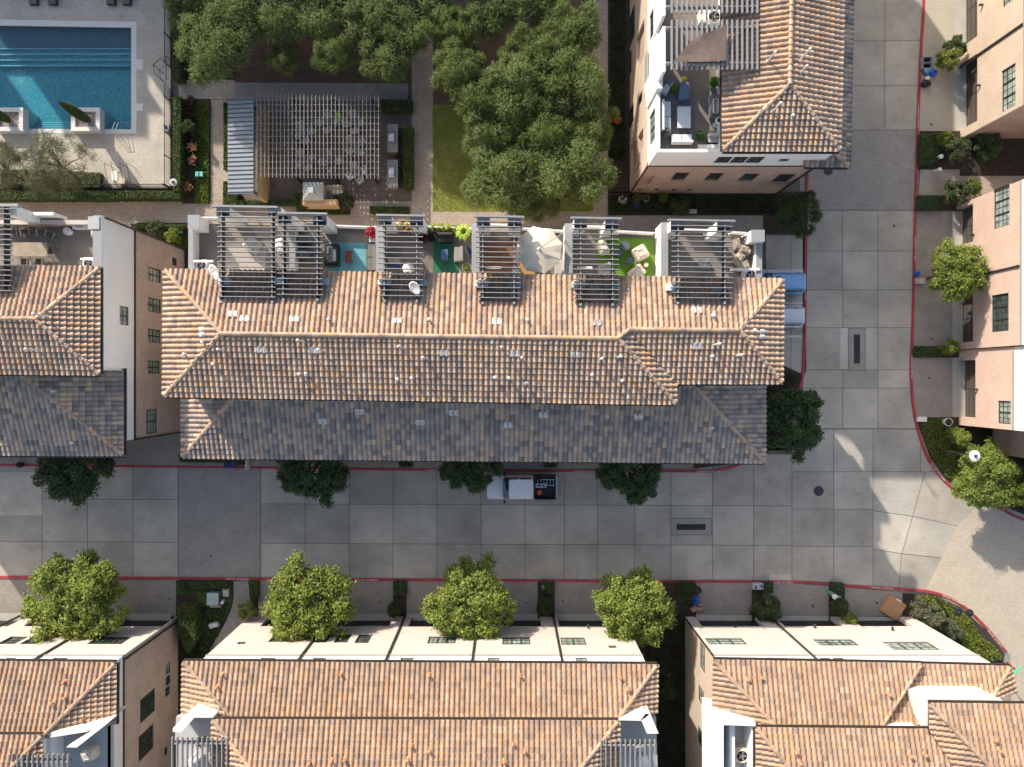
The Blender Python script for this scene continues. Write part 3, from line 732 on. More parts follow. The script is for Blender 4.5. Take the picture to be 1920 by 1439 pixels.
vents(main, mS2, [(1337, 647), (1380, 667), (1333, 668, 'low'), (1307, 648, 'flat')], 'vent_white'); vents(main, mW, [(381, 623, 'flat'), (383, 642, 'low'), (349, 665, 'low')], 'vent_white')
vents(main, mE, [(1412, 620, 'low'), (1427, 627, 'flat')], 'vent_white')
vents(main, lS, [(675, 771, 'flat'), (851, 773, 'flat'), (1019, 777, 'flat'), (1197, 780, 'flat'), (605, 789, 'flat'), (788, 791, 'flat'), (953, 796, 'flat')], 'vent_white')
vents(main, lS, [(1138, 780, 'low'), (1333, 802, 'low')], 'vent_white'); vents(main, mN, [(1120, 842-842+607, 'flat')], 'vent_white')
# walls
fp0 = PL([(360, 480), (1402, 499), (1362, 828), (394, 826)], 0.0)
xw, xe = -22.25, 17.75
body(main, [(xw+0.4, -5.0), (xe-0.3, -5.3), (xe-0.3, 9.8), (xw+0.4, 10.7)], 0.0, 9.2, M['brick_rose'])
body(main, [(xw+0.1, -0.6), (11.0, -1.1), (11.0, 0.15), (xe-0.4, 0.2), (xe-0.4, 6.1), (xw+0.1, 6.95)], 9.2, 12.9, M['white'], 'upper_wall')
TZ = 10.4
def terr(name, px, z0, z1, mat, zr=None):
    b = MB(); b.prism(PL(px, z1 if zr is None else zr), z0, z1); return b.build(name, mat, main)
terr('terrace_floor', [(357, 419), (1430, 446), (1430, 535), (357, 522)], 9.1, TZ, M['terrace'])
# white gaps between the terraces and the far side parapet with pierced screen
M['screen'] = simple('pierced_screen', (0.70, 0.69, 0.66), 0.75, 0.04)
def screen(x0, y0, x1, y1, parent=None):
    """a low pierced parapet: solid rail, row of small gaps"""
    b = MB(); a = Vector(P(x0, y0, 11.2)); c = Vector(P(x1, y1, 11.2)); d = c-a; n = max(2, int(d.length/0.16)); u = d.normalized(); w = Vector((-u.y, u.x, 0))*0.05
    def seg(p, q, z0, z1, t=1.0): b.prism([(p-w*t).to_2d()[:], (q-w*t).to_2d()[:], (q+w*t).to_2d()[:], (p+w*t).to_2d()[:]], z0, z1)
    seg(a, c, 11.1, 11.2); seg(a, c, 10.3, 10.6)
    for i in range(n):
        p = a + d*((i+0.25)/n); q = a + d*((i+0.75)/n); seg(p, q, 10.6, 11.1, 0.7)
    b.build('parapet_screen', M['screen'], main)
for s in ((373, 408, 408, 408), (457, 407, 503, 408), (568, 414, 586, 414), (628, 423, 706, 426), (737, 418, 768, 419), (800, 425, 886, 428), (920, 421, 950, 422), (980, 428, 1056, 433), (1101, 424, 1130, 425), (1155, 433, 1228, 437), (1283, 430, 1345, 432), (1372, 435, 1400, 437)):
    screen(*s)
M['cap_grey'] = simple('grey_metal_cap', (0.30, 0.31, 0.315), 0.6, 0.05)
def wall(x0, y0, x1, y1, z0, z1, name='divider_wall', mat='white'):
    b = MB(); b.prism(PL([(x0, y1), (x1, y1), (x1, y0), (x0, y0)], z1), z0, z1); o = b.build(name, M[mat], main)
    b = MB(); b.prism(PL([(x0-.6, y1+.6), (x1+.6, y1+.6), (x1+.6, y0-.6), (x0-.6, y0-.6)], z1), z1, z1+0.035); b.build('wall_cap', M['cap_grey'], o); return o
wall(354, 428, 362, 515, 9.2, 11.4); wall(353, 404, 373, 428, 9.0, 12.1, 'corner_pier')
wall(1418, 452, 1428, 528, 9.2, 11.4); wall(1409, 432, 1433, 453, 9.0, 12.0, 'corner_pier')
wall(705, 425, 719, 516, TZ, 11.9); wall(885, 420, 898, 518, TZ, 12.0); wall(1059, 420, 1073, 519, TZ, 12.2); wall(1240, 418, 1252, 522, TZ, 12.4)
wall(543, 432, 553, 508, TZ, 11.3)
# pergolas: piers, header, two deep beams and thin slats
M['slat_dark'] = simple('slat_side_darkened', (0.05, 0.052, 0.058), 0.6)  # slat sides coloured dark to deepen the shade beneath
def pergola(x0, x1, y0, y1, b0, b1, n, piers, head):
    pg = MB(); z = 14.05
    for bx in (b0, b1):
        a, c = P(bx, y0-3, z), P(bx-1.5*(bx-900)/500, y1+4, z)
        pg.box(a[0]-0.05, c[1], z-0.62, a[0]+0.05, a[1], z-0.12)
    o = pg.build('pergola', M['steel_dark'], main)
    for bx in (b0, b1):
        t = MB(); a, c = P(bx, y0-3, z), P(bx, y1+2, z); t.box(a[0]-0.035, c[1]+0.02, z-0.118, a[0]+0.035, a[1], z-0.08); t.build('beam_cap', M['steel_light'], o)
        t = MB(); t.box(a[0]-0.07, c[1]-0.35, 13.3, a[0]+0.07, c[1]-0.2, z-0.1); t.build('post', M['steel_light'], o)
    sl = MB()
    tl = (x1-x0)/100*1.2
    for i in range(n):
        y = y0 + (y1-y0)*i/(n-1); a, c = P(x0, y, z), P(x1, y + tl, z)
        sl.prism([(a[0], a[1]-0.02), (c[0], c[1]-0.02), (c[0], c[1]+0.02), (a[0], a[1]+0.02)], z-0.27, z)
    sl.build('slats', M['slat_dark'], o); sl = MB()
    for i in range(n):
        y = y0 + (y1-y0)*i/(n-1); a, c = P(x0, y, z), P(x1, y + tl, z)
        sl.prism([(a[0], a[1]-0.021), (c[0], c[1]-0.021), (c[0], c[1]+0.021), (a[0], a[1]+0.021)], z+0.001, z+0.012)
    sl.build('slat_light_tops', M['steel_light'], o)  # pale strips added as the light upper edge of the slats
    hd = MB(); a, c = P(head[0], head[2], z+0.05), P(head[1], head[2] + (head[1]-head[0])*0.018, z+0.05)
    hd.prism([(a[0], a[1]-0.06), (c[0], c[1]-0.06), (c[0], c[1]+0.06), (a[0], a[1]+0.06)], z-0.25, z+0.05); hd.build('header', M['steel_grey'], o)
    for (p0, q0, p1, q1) in piers:
        w = MB(); w.pbox(p0, q0, p1, q1, TZ-0.3, 13.5, 13.5); po = w.build('pier', M['white'], o)
        w = MB(); w.pbox(p0-0.5, q0-0.5, p1+0.5, q1+0.5, 13.5, 13.56, 13.5); w.build('pier_top', M['pier_top'], po)
M['pier_top'] = simple('dark_pier_top', (0.022, 0.03, 0.055), 0.6, 0.1)  # near-black blue on the top of each pier
pergola(407, 517, 397, 556, 414, 509, 18, [(407, 389, 430, 405), (503, 389, 526, 404)], (396, 520, 386))
pergola(519, 605, 403, 552, 530, 594, 16, [(523, 400, 546, 418), (588, 404, 612, 422)], (520, 613, 399))
pergola(708, 793, 413, 554, 720, 781, 15, [(711, 406, 734, 421), (770, 408, 793, 424)], (705, 798, 403))
pergola(892, 976, 415, 558, 905, 964, 16, [(895, 407, 918, 424), (953, 409, 977, 427)], (889, 983, 405))
pergola(1074, 1161, 420, 561, 1089, 1149, 16, [(1077, 410, 1100, 427), (1135, 413, 1158, 430)], (1070, 1166, 408))
pergola(1259, 1374, 423, 558, 1272, 1360, 15, [(1258, 414, 1282, 433), (1345, 416, 1368, 435)], (1253, 1379, 412))
M['box_white'] = simple('white_roof_box', (0.70, 0.72, 0.71), 0.6, 0.04)
M['box_shaded'] = simple('roof_box_shaded', (0.30, 0.36, 0.40), 0.7, 0.05)  # shaded copy of the white roof box, blue shade in its colour
for (x0, y0, x1, y1) in ((409, 521, 430, 534), (512, 521, 532, 534), (708, 524, 732, 535), (890, 526, 915, 537), (1073, 528, 1097, 539), (1250, 532, 1275, 545)):
    b = MB(); b.pbox(x0, y0, x1, y1, 12.9, 13.75); b.build('roof_box', M['box_white'], main)
for (x0, y0, x1, y1) in ((520-8, 520, 540, 533), (598, 521, 617, 535), (778, 525, 800, 537), (952, 529, 977, 540), (1133, 532, 1156, 543), (1338, 535, 1362, 548)):
    b = MB(); b.pbox(x0, y0, x1, y1, 12.9, 13.55); b.build('roof_box', M['box_shaded'], main)
downpipe(main, xw+0.4, 10.6, 0, 9)

# ---------------------------------------------------------------- 2. block at the left edge
west = thing('townhouse_block', 'townhouse block at left edge with blank white band over rose brick end wall', 'building', P(150, 700))
rf = Roof(PAL_N)
wN = Plane((-150, 501), (188, 502), 13.0, SU, (50, 560)); wE = Plane((188, 502), (187, 702), 13.0, SU, (100, 600)); wS = Plane((-150, 698), (187, 702), 13.0, SU, (50, 620))
rf.plane(wN, [[(-150, 501), (188, 502), (68, 598), (-150, 597)]]); rf.plane(wE, [[(188, 502), (187, 702), (68, 598)]]); rf.plane(wS, [[(-150, 698), (187, 702), (68, 598), (-150, 597)]])
w2E = Plane((231, 683), (231, 853), 9.5, SL, (150, 760)); w2S = Plane((-150, 851), (231, 853), 9.5, SL, (50, 780))
rf.plane(w2E, [[(231, 683), (231, 853), (25, 690), (25, 683)]], PAL_L); rf.plane(w2S, [[(-150, 851), (231, 853), (25, 690), (-150, 690)]], PAL_L)
rf.cap(rp(wN, 186, 504), rp(wN, 68, 598)); rf.cap(rp(wS, 185, 700), rp(wS, 68, 600)); rf.cap(rp(wN, -150, 597), rp(wN, 68, 598), dz=0.06); rf.cap(rp(w2S, 229, 851), rp(w2S, 40, 702))
rf.gutter(P(188, 702, 13), P(188, 502, 13)); rf.gutter(P(-150, 699, 13), P(187, 703, 13)); rf.gutter(P(232, 853, 9.5), P(232, 683, 9.5)); rf.gutter(P(-150, 854, 9.5), P(231, 855, 9.5))
rf.finish(west)
vents(west, wS, [(75, 657), (8, 631)], 'vent_white'); vents(west, wE, [(90, 593)], 'vent_white'); vents(west, w2E, [(104, 734, 'low')], 'vent_white'); vents(west, w2S, [(140, 830, 'low')], 'vent_white')
WX = -26.9
body(west, [(-50, -4.0), (WX-0.24, -4.0), (WX-0.24, 10.7), (-50, 10.7)], 0, 9.2, M['brick_rose'], 'core')
body(west, [(-50, 0.8), (WX-0.24, 0.8), (WX-0.24, 10.0), (-50, 10.0)], 9.2, TZ, M['white'], 'core')
body(west, [(-50, 0.75), (WX-0.25, 0.75), (WX-0.25, 7.0), (-50, 7.0)], 9.2, 12.85, M['white'], 'upper_wall')
hs = [hE(WX, 277, 503, 302, 529, 'w2b'), hE(WX, 277, 560, 302, 586, 'w2b'), hE(WX, 277, 618, 301, 643, 'w2b'), hE(WX, 277, 677, 300, 701, 'w2b'), hE(WX, 274, 768, 295, 813, 'w2b'), hE(WX, 323, 484, 332, 499, 'w1')]
facade(west, (WX, -4.2), (0, 1), (1, 0), 15.2, 0, 8.3, shift(hs, -4.2), M['brick_rose'])
body(west, [(WX-0.2, -4.25), (WX+0.08, -4.25), (WX+0.08, 11.05), (WX-0.2, 11.05)], 8.3, 8.42, M['gutter'], 'ledge')
hs = [hE(WX, 225, 575, 242, 610, 'w2b')]
facade(west, (WX-0.02, 0.9), (0, 1), (1, 0), 10.1, 8.42, 12.6, shift(hs, 0.9), M['white'], 'wall_band')
facade(west, (WX-0.03, -4.2), (0, 1), (1, 0), 5.1, 8.42, 9.35, [], M['white'], 'wall_band')
b = MB(); b.box(WX-0.6, 6.9, TZ, WX-0.24, 11.0, 12.6); o = b.build('parapet', M['white'], west); b = MB(); b.box(WX-0.62, 6.95, 12.601, WX-0.02, 11.0, 12.64); b.build('wall_cap', M['cap_grey'], o)
b = MB(); b.pbox(165, 406, 186, 430, TZ, 12.7); b.build('corner_pier', M['grey_stucco'], west)
b = MB(); b.prism(PL([(-150, 416), (186, 420), (186, 512), (-150, 512)], TZ), TZ-0.6, TZ+0.003); b.build('terrace_floor', M['terrace'], west)
b = MB(); b.prism([(-50, 10.7), (WX-0.24, 10.7), (WX-0.24, 11.0), (-50, 11.0)], 0, 11.2); b.build('parapet', M['brick_rose'], west)
downpipe(west, WX+0.07, -4.2, 0, 8.3); downpipe(west, WX+0.07, 10.9, 0, 12.4)
z = 14.05; o = MB()
for bx in (6, -70): a = P(bx, 384, z); c = P(bx, 545, z); o.box(a[0]-0.05, c[1], z-0.62, a[0]+0.05, a[1], z-0.12)
o = o.build('pergola', M['steel_dark'], west); s = MB()
for i in range(17):
    a, c = P(-90, 391+i*9.6, z), P(20, 391.5+i*9.6, z); s.prism([(a[0], a[1]-0.02), (c[0], c[1]-0.02), (c[0], c[1]+0.02), (a[0], a[1]+0.02)], z-0.27, z)
s.build('slats', M['steel_light'], o); s = MB(); a, c = P(-100, 385, z), P(34, 386, z); s.box(a[0], a[1]-0.09, z-0.35, c[0], a[1]+0.09, z+0.05); s.build('header', M['steel_light'], o)
s = MB(); s.pbox(6, 387, 31, 403, TZ, 13.6); s.prism(PL([(30, 390), (33, 390), (33, 405), (30, 405)], 13.5), TZ, 13.5); s.build('pier', M['white'], o)
s = MB(); s.box(P(30, 400, 12)[0], P(30, 404, 12)[1], TZ, P(100, 400, 12)[0], P(30, 398, 12)[1], 12.0); s.build('privacy_wall', M['white'], west)

# ---------------------------------------------------------------- 3. block at the top right
ne = thing('townhouse_block', 'townhouse block at top with furnished corner terrace and long hipped tiled roof', 'building', P(1400, 200))
rf = Roof(PAL_N)
nW = Plane((1355, 283), (1355, -200), 13.0, SU, (1450, 50)); nE = Plane((1573, 283), (1584, -200), 13.0, SU, (1500, 50)); nS = Plane((1355, 283), (1573, 283), 13.0, SU, (1480, 200))
rf.plane(nW, [[(1355, 283), (1480, 158), (1487, -200), (1355, -200)]]); rf.plane(nE, [[(1573, 283), (1584, -200), (1487, -200), (1480, 158)]]); rf.plane(nS, [[(1355, 283), (1573, 283), (1480, 158)]])
n2E = Plane((1590, 313), (1600, -200), 9.3, SL, (1550, 100)); n2S = Plane((1508, 312), (1590, 313), 9.3, SL, (1540, 280))
rf.plane(n2E, [[(1590, 313), (1600, -200), (1540, -200), (1530, 255)]], PAL_L); rf.plane(n2S, [[(1508, 312), (1590, 313), (1530, 255), (1508, 255)]], PAL_L)
rf.cap(rp(nW, 1480, 158), rp(nW, 1487, -200), dz=0.07); rf.cap(rp(nW, 1357, 281), rp(nW, 1480, 159)); rf.cap(rp(nE, 1572, 281), rp(nE, 1481, 159)); rf.cap(rp(n2E, 1589, 312), rp(n2E, 1535, 258))
rf.gutter(P(1355, 284, 13), P(1573, 284, 13)); rf.gutter(P(1355, -200, 13), P(1355, 284, 13)); rf.gutter(P(1508, 313, 9.3), P(1590, 314, 9.3)); rf.gutter(P(1591, 313, 9.3), P(1601, -200, 9.3))
rf.finish(ne)
vents(ne, nW, [(1440, 115)], 'vent_white'); vents(ne, nE, [(1501, 112), (1500, 138)], 'vent_white'); vents(ne, nS, [(1448, 210), (1483, 220, 'low')], 'vent_white')
NY, NX = 15.62, 10.15
body(ne, [(NX+0.23, NY+0.23), (22.4, NY+0.23), (22.4, 50), (NX+0.23, 50)], 0, 8.0, M['brick_brown'], 'core')
body(ne, [(NX+0.2, NY+0.2), (21.4, NY+0.2), (21.4, 50), (NX+0.2, 50)], 8.0, TZ-0.05, M['white'], 'core')
body(ne, [(14.5, NY+0.1), (21.6, NY+0.1), (21.6, 50), (14.5, 50)], TZ-0.05, 12.95, M['white'], 'upper_wall')
hs = [hN(NY, 1262, 324, 1288, 338, 's1'), hN(NY, 1325, 325, 1352, 339, 's1'), hN(NY, 1389, 326, 1418, 340, 's1'), hN(NY, 1453, 327, 1484, 342, 's1'),
      hN(NY, 1194, 354.5, 1205, 358, 'w1'), hN(NY, 1226, 354, 1236, 358, 'w1'), hN(NY, 1258, 355, 1268, 359, 'w1'), hN(NY, 1288, 355, 1297, 359, 'w1'), hN(NY, 1195, 331, 1222, 346, 'recess')]
facade(ne, (NX, NY), (1, 0), (0, -1), 12.3, 0, 8.0, shift(hs, NX), M['brick_brown'])
body(ne, [(NX-0.04, NY-0.07), (22.5, NY-0.07), (22.5, NY+0.2), (NX-0.04, NY+0.2)], 8.0, 8.14, M['gutter'], 'ledge')
hs = [hN(NY, 1342, 294, 1370, 306, 'w2'), hN(NY, 1372, 294, 1400, 306, 'w2'), hN(NY, 1401, 294, 1430, 306, 'w2'), hN(NY, 1461, 298, 1479, 303, 'w1')]
facade(ne, (NX, NY-0.02), (1, 0), (0, -1), 12.2, 8.14, 11.3, shift(hs, NX), M['white'], 'wall_band')
hs = [hE(NX, 1172, 105, 1184, 150, 'w1'), hE(NX, 1176, 205, 1188, 240, 'w1'), hE(NX, 1196, 248, 1206, 283, 'recess'), hE(NX, 1183, 265, 1193, 315, 'recess'), hE(NX, 1193, 55, 1208, 120, 'recess'), hE(NX, 1180, 20, 1190, 80, 'w2'), hE(NX, 1196, 178, 1204, 196, 'w1')]
facade(ne, (NX, NY+0.22), (0, 1), (-1, 0), 34, 0, 8.0, shift(hs, NY+0.22), M['brick_tan'])
hs = [hE(NX, 1217, 212, 1226, 270, 'w2b'), hE(NX, 1218, 20, 1226, 70, 'w2')]
hs[0][2] = 8.6; hs[0][3] = 10.6; hs[1][2] = 8.6; hs[1][3] = 10.6
facade(ne, (NX+0.02, NY+0.2), (0, 1), (-1, 0), 34, 8.0, 11.3, shift(hs, NY+0.2), M['white'], 'wall_band')
b = MB(); b.box(NX+0.25, NY+0.22, TZ-0.1, 14.5, 40, TZ); b.build('terrace_floor', M['terrace'], ne)
b = MB(); b.prism(PL([(1226, 122), (1243, 122), (1243, 166), (1232, 166)], 11.9), 8.2, 11.9); b.build('balcony_wall', M['white'], ne)
b = MB(); b.pbox(1215, 95, 1236, 172, 7.3, 7.5); b.pbox(1214, 95, 1216, 172, 7.5, 8.6); b.build('balcony', M['steel_light'], ne)
downpipe(ne, 22.35, NY-0.06, 0, 8); downpipe(ne, NX-0.02, NY-0.08, 0, 8)
for (ya, yb) in ((49, 116), (-60, 10)):
    o = MB(); z = 14.05
    for yy in (ya+0.5, yb): a, c = P(1250, yy, z), P(1424, yy+1.5, z); o.box(a[0], a[1]-0.05, z-0.5, c[0], a[1]+0.05, z-0.12)
    o = o.build('pergola', M['steel_grey'], ne); s = MB()
    for i in range(18):
        x = 1260 + i*9.45; a, c = P(x, ya-12, z), P(x, yb+14, z); s.box(a[0]-0.05, c[1], z-0.2, a[0]+0.05, a[1], z)
    s.build('slats', M['steel_grey'], o)
    s = MB(); a = P(1256, ya-8, z); c = P(1246, yb+11, z); s.box(c[0]+0.0, c[1], TZ, c[0]+0.2, a[1], z-0.6); s.build('side_wall', M['white'], o)

# ---------------------------------------------------------------- 4. blocks along the bottom
SY = -19.58
def south(label, x0, x1, loc, piers_px, win, band, west_w=None, east_w=None, mat='brick_pale', pipes=()):
    t = thing('townhouse_block', label, 'building', loc)
    body(t, [(x0+0.23, -60), (x1-0.23, -60), (x1-0.23, SY-0.45), (x0+0.23, SY-0.45)], 0, 8.8, M[mat], 'core')
    body(t, [(x0+0.25, -60), (x1-0.25, -60), (x1-0.25, SY-0.24), (x0+0.25, SY-0.24)], 8.8, 10.15, M['white'], 'core')
    hs = [hN(SY, *w) for w in win]
    for a, b in piers_px: hs.append([(a-CX)*(H-1.3)/F, (b-CX)*(H-1.3)/F, 0.12, 2.56, 'garage', 0.3])
    facade(t, (x0, SY), (1, 0), (0, 1), x1-x0, 0, 8.86, shift(hs, x0), M[mat])
    hb = []
    for w in band: h = hN(SY, *w); h[2] = max(h[2], 9.15); h[3] = min(10.1, max(h[3], 9.9)); hb.append(h)
    body(t, [(x0-0.03, SY-0.2), (x1+0.03, SY-0.2), (x1+0.03, SY+0.07), (x0-0.03, SY+0.07)], 8.86, 9.0, M['ledge'], 'ledge')
    facade(t, (x0, SY-0.02), (1, 0), (0, 1), x1-x0, 9.0, 10.22, shift(hb, x0), M['white'], 'wall_band')
    for p in pipes: downpipe(t, (p-CX)*H/F, SY+0.07, 0, 10.4, 0.13)
    return t
s2 = south('long block at bottom centre with pale brick front, four garages and unbroken tiled roof', -21.5, 9.6, P(800, 1300),
    [(497, 612), (632, 734), (769, 872), (906, 1014), (1047, 1160)],
    [(510, 1187, 561, 1204, 'w2'), (592, 1189, 617, 1205, 'w1'), (630, 1189, 656, 1205, 'w1'), (669, 1189, 695, 1206, 'w1'), (803, 1193, 855, 1207, 'w3b'), (942, 1194, 994, 1209, 'w3b'), (1052, 1195, 1098, 1210, 'w2b'), (446, 1203, 461, 1208, 'w1'), (1141, 1210, 1156, 1215, 'w1')],
    [(490, 1228, 518, 1239, 'w1b'), (588, 1228, 612, 1239, 'w1b'), (752, 1228, 776, 1240, 'w1b'), (915, 1229, 936, 1241, 'w1b'), (1079, 1230, 1101, 1242, 'w1b')], pipes=(622, 760, 896, 1037))
rf = Roof(PAL_S)
a1 = Plane((345, 1241), (1232, 1247), 10.8, SL, (800, 1300)); a2 = Plane((345, 1241), (343, 1338), 10.8, SL, (420, 1290)); a3 = Plane((1232, 1247), (1230, 1338), 10.8, SL, (1180, 1290))
rf.plane(a1, [[(345, 1241), (1232, 1247), (1155, 1354), (438, 1352)]]); rf.plane(a2, [[(345, 1241), (436, 1350), (343, 1338)]]); rf.plane(a3, [[(1232, 1247), (1230, 1338), (1157, 1352)]])
b1_ = Plane((400, 1350), (1160, 1352), 12.9, SL, (800, 1400)); b2_ = Plane((400, 1350), (397, 1500), 12.9, SL, (480, 1480)); b3_ = Plane((1160, 1352), (1158, 1500), 12.9, SL, (1060, 1480))
rf.plane(b1_, [[(400, 1350), (1160, 1352), (1040, 1500), (515, 1500)]]); rf.plane(b2_, [[(400, 1350), (515, 1500), (397, 1500)]]); rf.plane(b3_, [[(1160, 1352), (1158, 1500), (1040, 1500)]])
rf.cap(rp(a1, 347, 1243), rp(a1, 434, 1347)); rf.cap(rp(a1, 1230, 1249), rp(a1, 1157, 1350)); rf.cap(rp(b1_, 402, 1352), rp(b1_, 515, 1500)); rf.cap(rp(b1_, 1158, 1354), rp(b1_, 1040, 1500))
rf.gutter(P(345, 1240, 10.8), P(1232, 1246, 10.8)); rf.gutter(P(400, 1349, 12.9), P(1160, 1351, 12.9)); rf.finish(s2)
vents(s2, a1, [(419, 1263, 'low'), (410, 1286, 'low'), (641, 1262, 'low'), (805, 1264, 'low'), (975, 1265, 'low'), (1162, 1268, 'low'), (1176, 1290, 'low')], 'vent_terra')
vents(s2, b1_, [(772, 1396, 'low'), (806, 1405, 'low'), (623, 1424, 'low'), (648, 1422, 'low'), (582, 1428, 'low'), (765, 1422, 'low'), (962, 1392, 'low'), (984, 1406, 'low'), (945, 1425, 'low')], 'vent_terra')
vents(s2, a2, [(368, 1318, 'low')], 'vent_terra'); vents(s2, a3, [(1206, 1323, 'low')], 'vent_terra')
body(s2, [(-19.1, -40), (7.2, -40), (7.2, -22.75), (-19.1, -22.75)], 10.5, 12.85, M['white'], 'upper_wall')
# terrace at each end of the roof
def sterr(t, px_floor, walls):
    b = MB(); b.prism(PL(px_floor, 10.6), 10.2, 10.6); b.build('terrace_floor', M['grey_stucco'], t)
    for pts, z in walls:
        b = MB(); b.prism(PL(pts, z), 9.5, z); b.build('parapet', M['white'], t)
sterr(s2, [(330, 1345), (420, 1345), (420, 1500), (322, 1500)], [([(358, 1333), (402, 1341), (402, 1346), (364, 1346)], 12.6), ([(358, 1333), (364, 1346), (340, 1373), (324, 1373), (324, 1366)], 12.6)])
sterr(s2, [(1150, 1345), (1230, 1345), (1235, 1500), (1150, 1500)], [([(1160, 1351), (1211, 1338), (1218, 1340), (1202, 1352)], 12.4), ([(1211, 1338), (1219, 1338), (1235, 1376), (1213, 1376), (1202, 1350)], 12.4)])
def spergola(t, x0, x1, n, yt, yb, z=13.6, mat='steel_grey'):
    o = MB(); a, c = P(x0, yb, z), P(x1, yb, z); o.box(a[0], a[1]-0.05, z-0.45, c[0], a[1]+0.05, z-0.13); o.box(a[0], -40, z-0.45, a[0]+0.08, a[1]-0.05, z-0.2)
    o = o.build('pergola', M['steel_dark'], t); s = MB()
    for i in range(n):
        x = x0 + (x1-x0)*i/(n-1); a = P(x, yt, z); s.box(a[0]-0.035, -34, z-0.2, a[0]+0.035, a[1], z)
    s.build('slats', M[mat], o)
    s = MB(); a, c = P(x0-1, yb, z), P(x1+1, yb, z); s.box(a[0], a[1]-0.055, z-0.128, c[0], a[1]+0.055, z-0.09); s.build('beam_cap', M['steel_light'], o)
    return o
spergola(s2, 322, 425, 12, 1384, 1396); spergola(s2, 1127, 1228, 12, 1389, 1399)

s1 = south('block at bottom left with pale brick front and tall rose brick side wall', -46, -27.45, P(100, 1300),
    [(-60, 34), (62, 186), (222, 318)], [(174, 1193, 239, 1208, 'w3'), (8, 1193, 42, 1208, 'w1'), (50, 1193, 82, 1208, 'w1')], [(100, 1228, 128, 1240, 'w1b'), (10, 1229, 28, 1241, 'w1b')], pipes=(40, 205))
rf = Roof(PAL_S)
c1 = Plane((-150, 1240), (218, 1243), 10.8, SL, (50, 1300)); c2 = Plane((218, 1243), (217, 1358), 10.8, SL, (150, 1320)); c3 = Plane((-150, 1379), (80, 1379), 12.9, SL, (0, 1430)); c4 = Plane((80, 1379), (80, 1500), 12.9, SL, (20, 1460))
rf.plane(c1, [[(-150, 1240), (218, 1243), (78, 1384), (-150, 1384)]]); rf.plane(c2, [[(218, 1243), (217, 1358), (80, 1384)]]); rf.plane(c3, [[(-150, 1379), (80, 1379), (-20, 1480), (-150, 1500)]]); rf.plane(c4, [[(80, 1379), (80, 1500), (-20, 1482)]])
rf.cap(rp(c1, 216, 1245), rp(c1, 80, 1381)); rf.cap(rp(c3, 79, 1381), rp(c3, -20, 1481)); rf.gutter(P(-150, 1239, 10.8), P(218, 1242, 10.8)); rf.gutter(P(-150, 1378, 12.9), P(80, 1378, 12.9)); rf.gutter(P(219, 1243, 10.8), P(218, 1358, 10.8)); rf.finish(s1)
vents(s1, c1, [(124, 1277, 'low'), (102, 1316, 'low'), (126, 1306, 'low')], 'vent_terra'); vents(s1, c2, [(158, 1347, 'low')], 'vent_terra')
body(s1, [(-46, -40), (-31, -40), (-31, -23.75), (-46, -23.75)], 10.5, 12.85, M['white'], 'upper_wall')
EX = -27.4
hs = [hE(EX, 263, 1301, 291, 1345, 'w2'), hE(EX, 260, 1369, 288, 1416, 'w2'), hE(EX, 311, 1244, 320, 1263, 'w1b'), hE(EX, 311, 1267, 320, 1284, 'w1'), hE(EX, 310, 1288, 319, 1305, 'w1'), hE(EX, 308, 1401, 315, 1416, 'w1')]
facade(s1, (EX, -50), (0, 1), (1, 0), 50+SY-0.22, 0, 8.86, shift(hs, -50), M['brick_rose'])
facade(s1, (EX-0.02, -50), (0, 1), (1, 0), 50+SY-0.24, 9.0, 10.6, [], M['white'], 'wall_band')
body(s1, [(EX-0.2, -50), (EX+0.06, -50), (EX+0.06, SY-0.21), (EX-0.2, SY-0.21)], 8.86, 9.0, M['gutter'], 'ledge'); downpipe(s1, EX+0.07, SY-0.3, 0, 8.8)
sterr(s1, [(84, 1370), (208, 1358), (208, 1500), (84, 1500)], [([(84, 1375), (190, 1360), (196, 1361), (160, 1373), (84, 1385)], 12.3), ([(190, 1360), (196, 1361), (144, 1402), (124, 1402)], 12.5), ([(84, 1385), (96, 1382), (96, 1500), (84, 1500)], 12.0)])
spergola(s1, 22, 126, 12, 1416, 1430)

s3 = south('block at bottom right with pale brick front and stepped tiled roofs', 14.75, 33.6, P(1500, 1300),
    [(1309, 1424), (1461, 1568), (1601, 1697)], [(1325, 1196, 1396, 1209, 'w3b'), (1530, 1198, 1604, 1211, 'w3b'), (1664, 1203, 1752, 1219, 'w3b')],
    [(1434, 1230, 1455, 1237, 'w1b'), (1459, 1230, 1480, 1237, 'w1b'), (1538, 1231, 1558, 1238, 'w1b'), (1562, 1231, 1583, 1238, 'w1b')], pipes=(1440,))
rf = Roof(PAL_S)
d1 = Plane((1338, 1238), (1728, 1245), 10.8, SL, (1550, 1300)); d2 = Plane((1338, 1238), (1336, 1342), 10.8, SL, (1400, 1310)); d3 = Plane((1728, 1246), (1893, 1250), 10.3, SL, (1780, 1290)); d4 = Plane((1894, 1250), (1903, 1300), 10.3, SL, (1860, 1300))
rf.plane(d1, [[(1338, 1238), (1728, 1245), (1648, 1368), (1456, 1364)]]); rf.plane(d2, [[(1338, 1238), (1454, 1362), (1336, 1342)]])
rf.plane(d3, [[(1728, 1246), (1893, 1250), (1858, 1310), (1688, 1308)], [(1688, 1308), (1722, 1308), (1742, 1392), (1632, 1392)]]); rf.plane(d4, [[(1893, 1250), (1903, 1300), (1858, 1311)]])
e1 = Plane((1418, 1365), (1742, 1368), 12.9, SL, (1550, 1420)); e2 = Plane((1418, 1365), (1418, 1500), 12.9, SL, (1500, 1480)); e3 = Plane((1742, 1319), (2050, 1323), 13.3, SL, (1900, 1400)); e4 = Plane((1742, 1319), (1745, 1500), 13.3, SL, (1850, 1450))
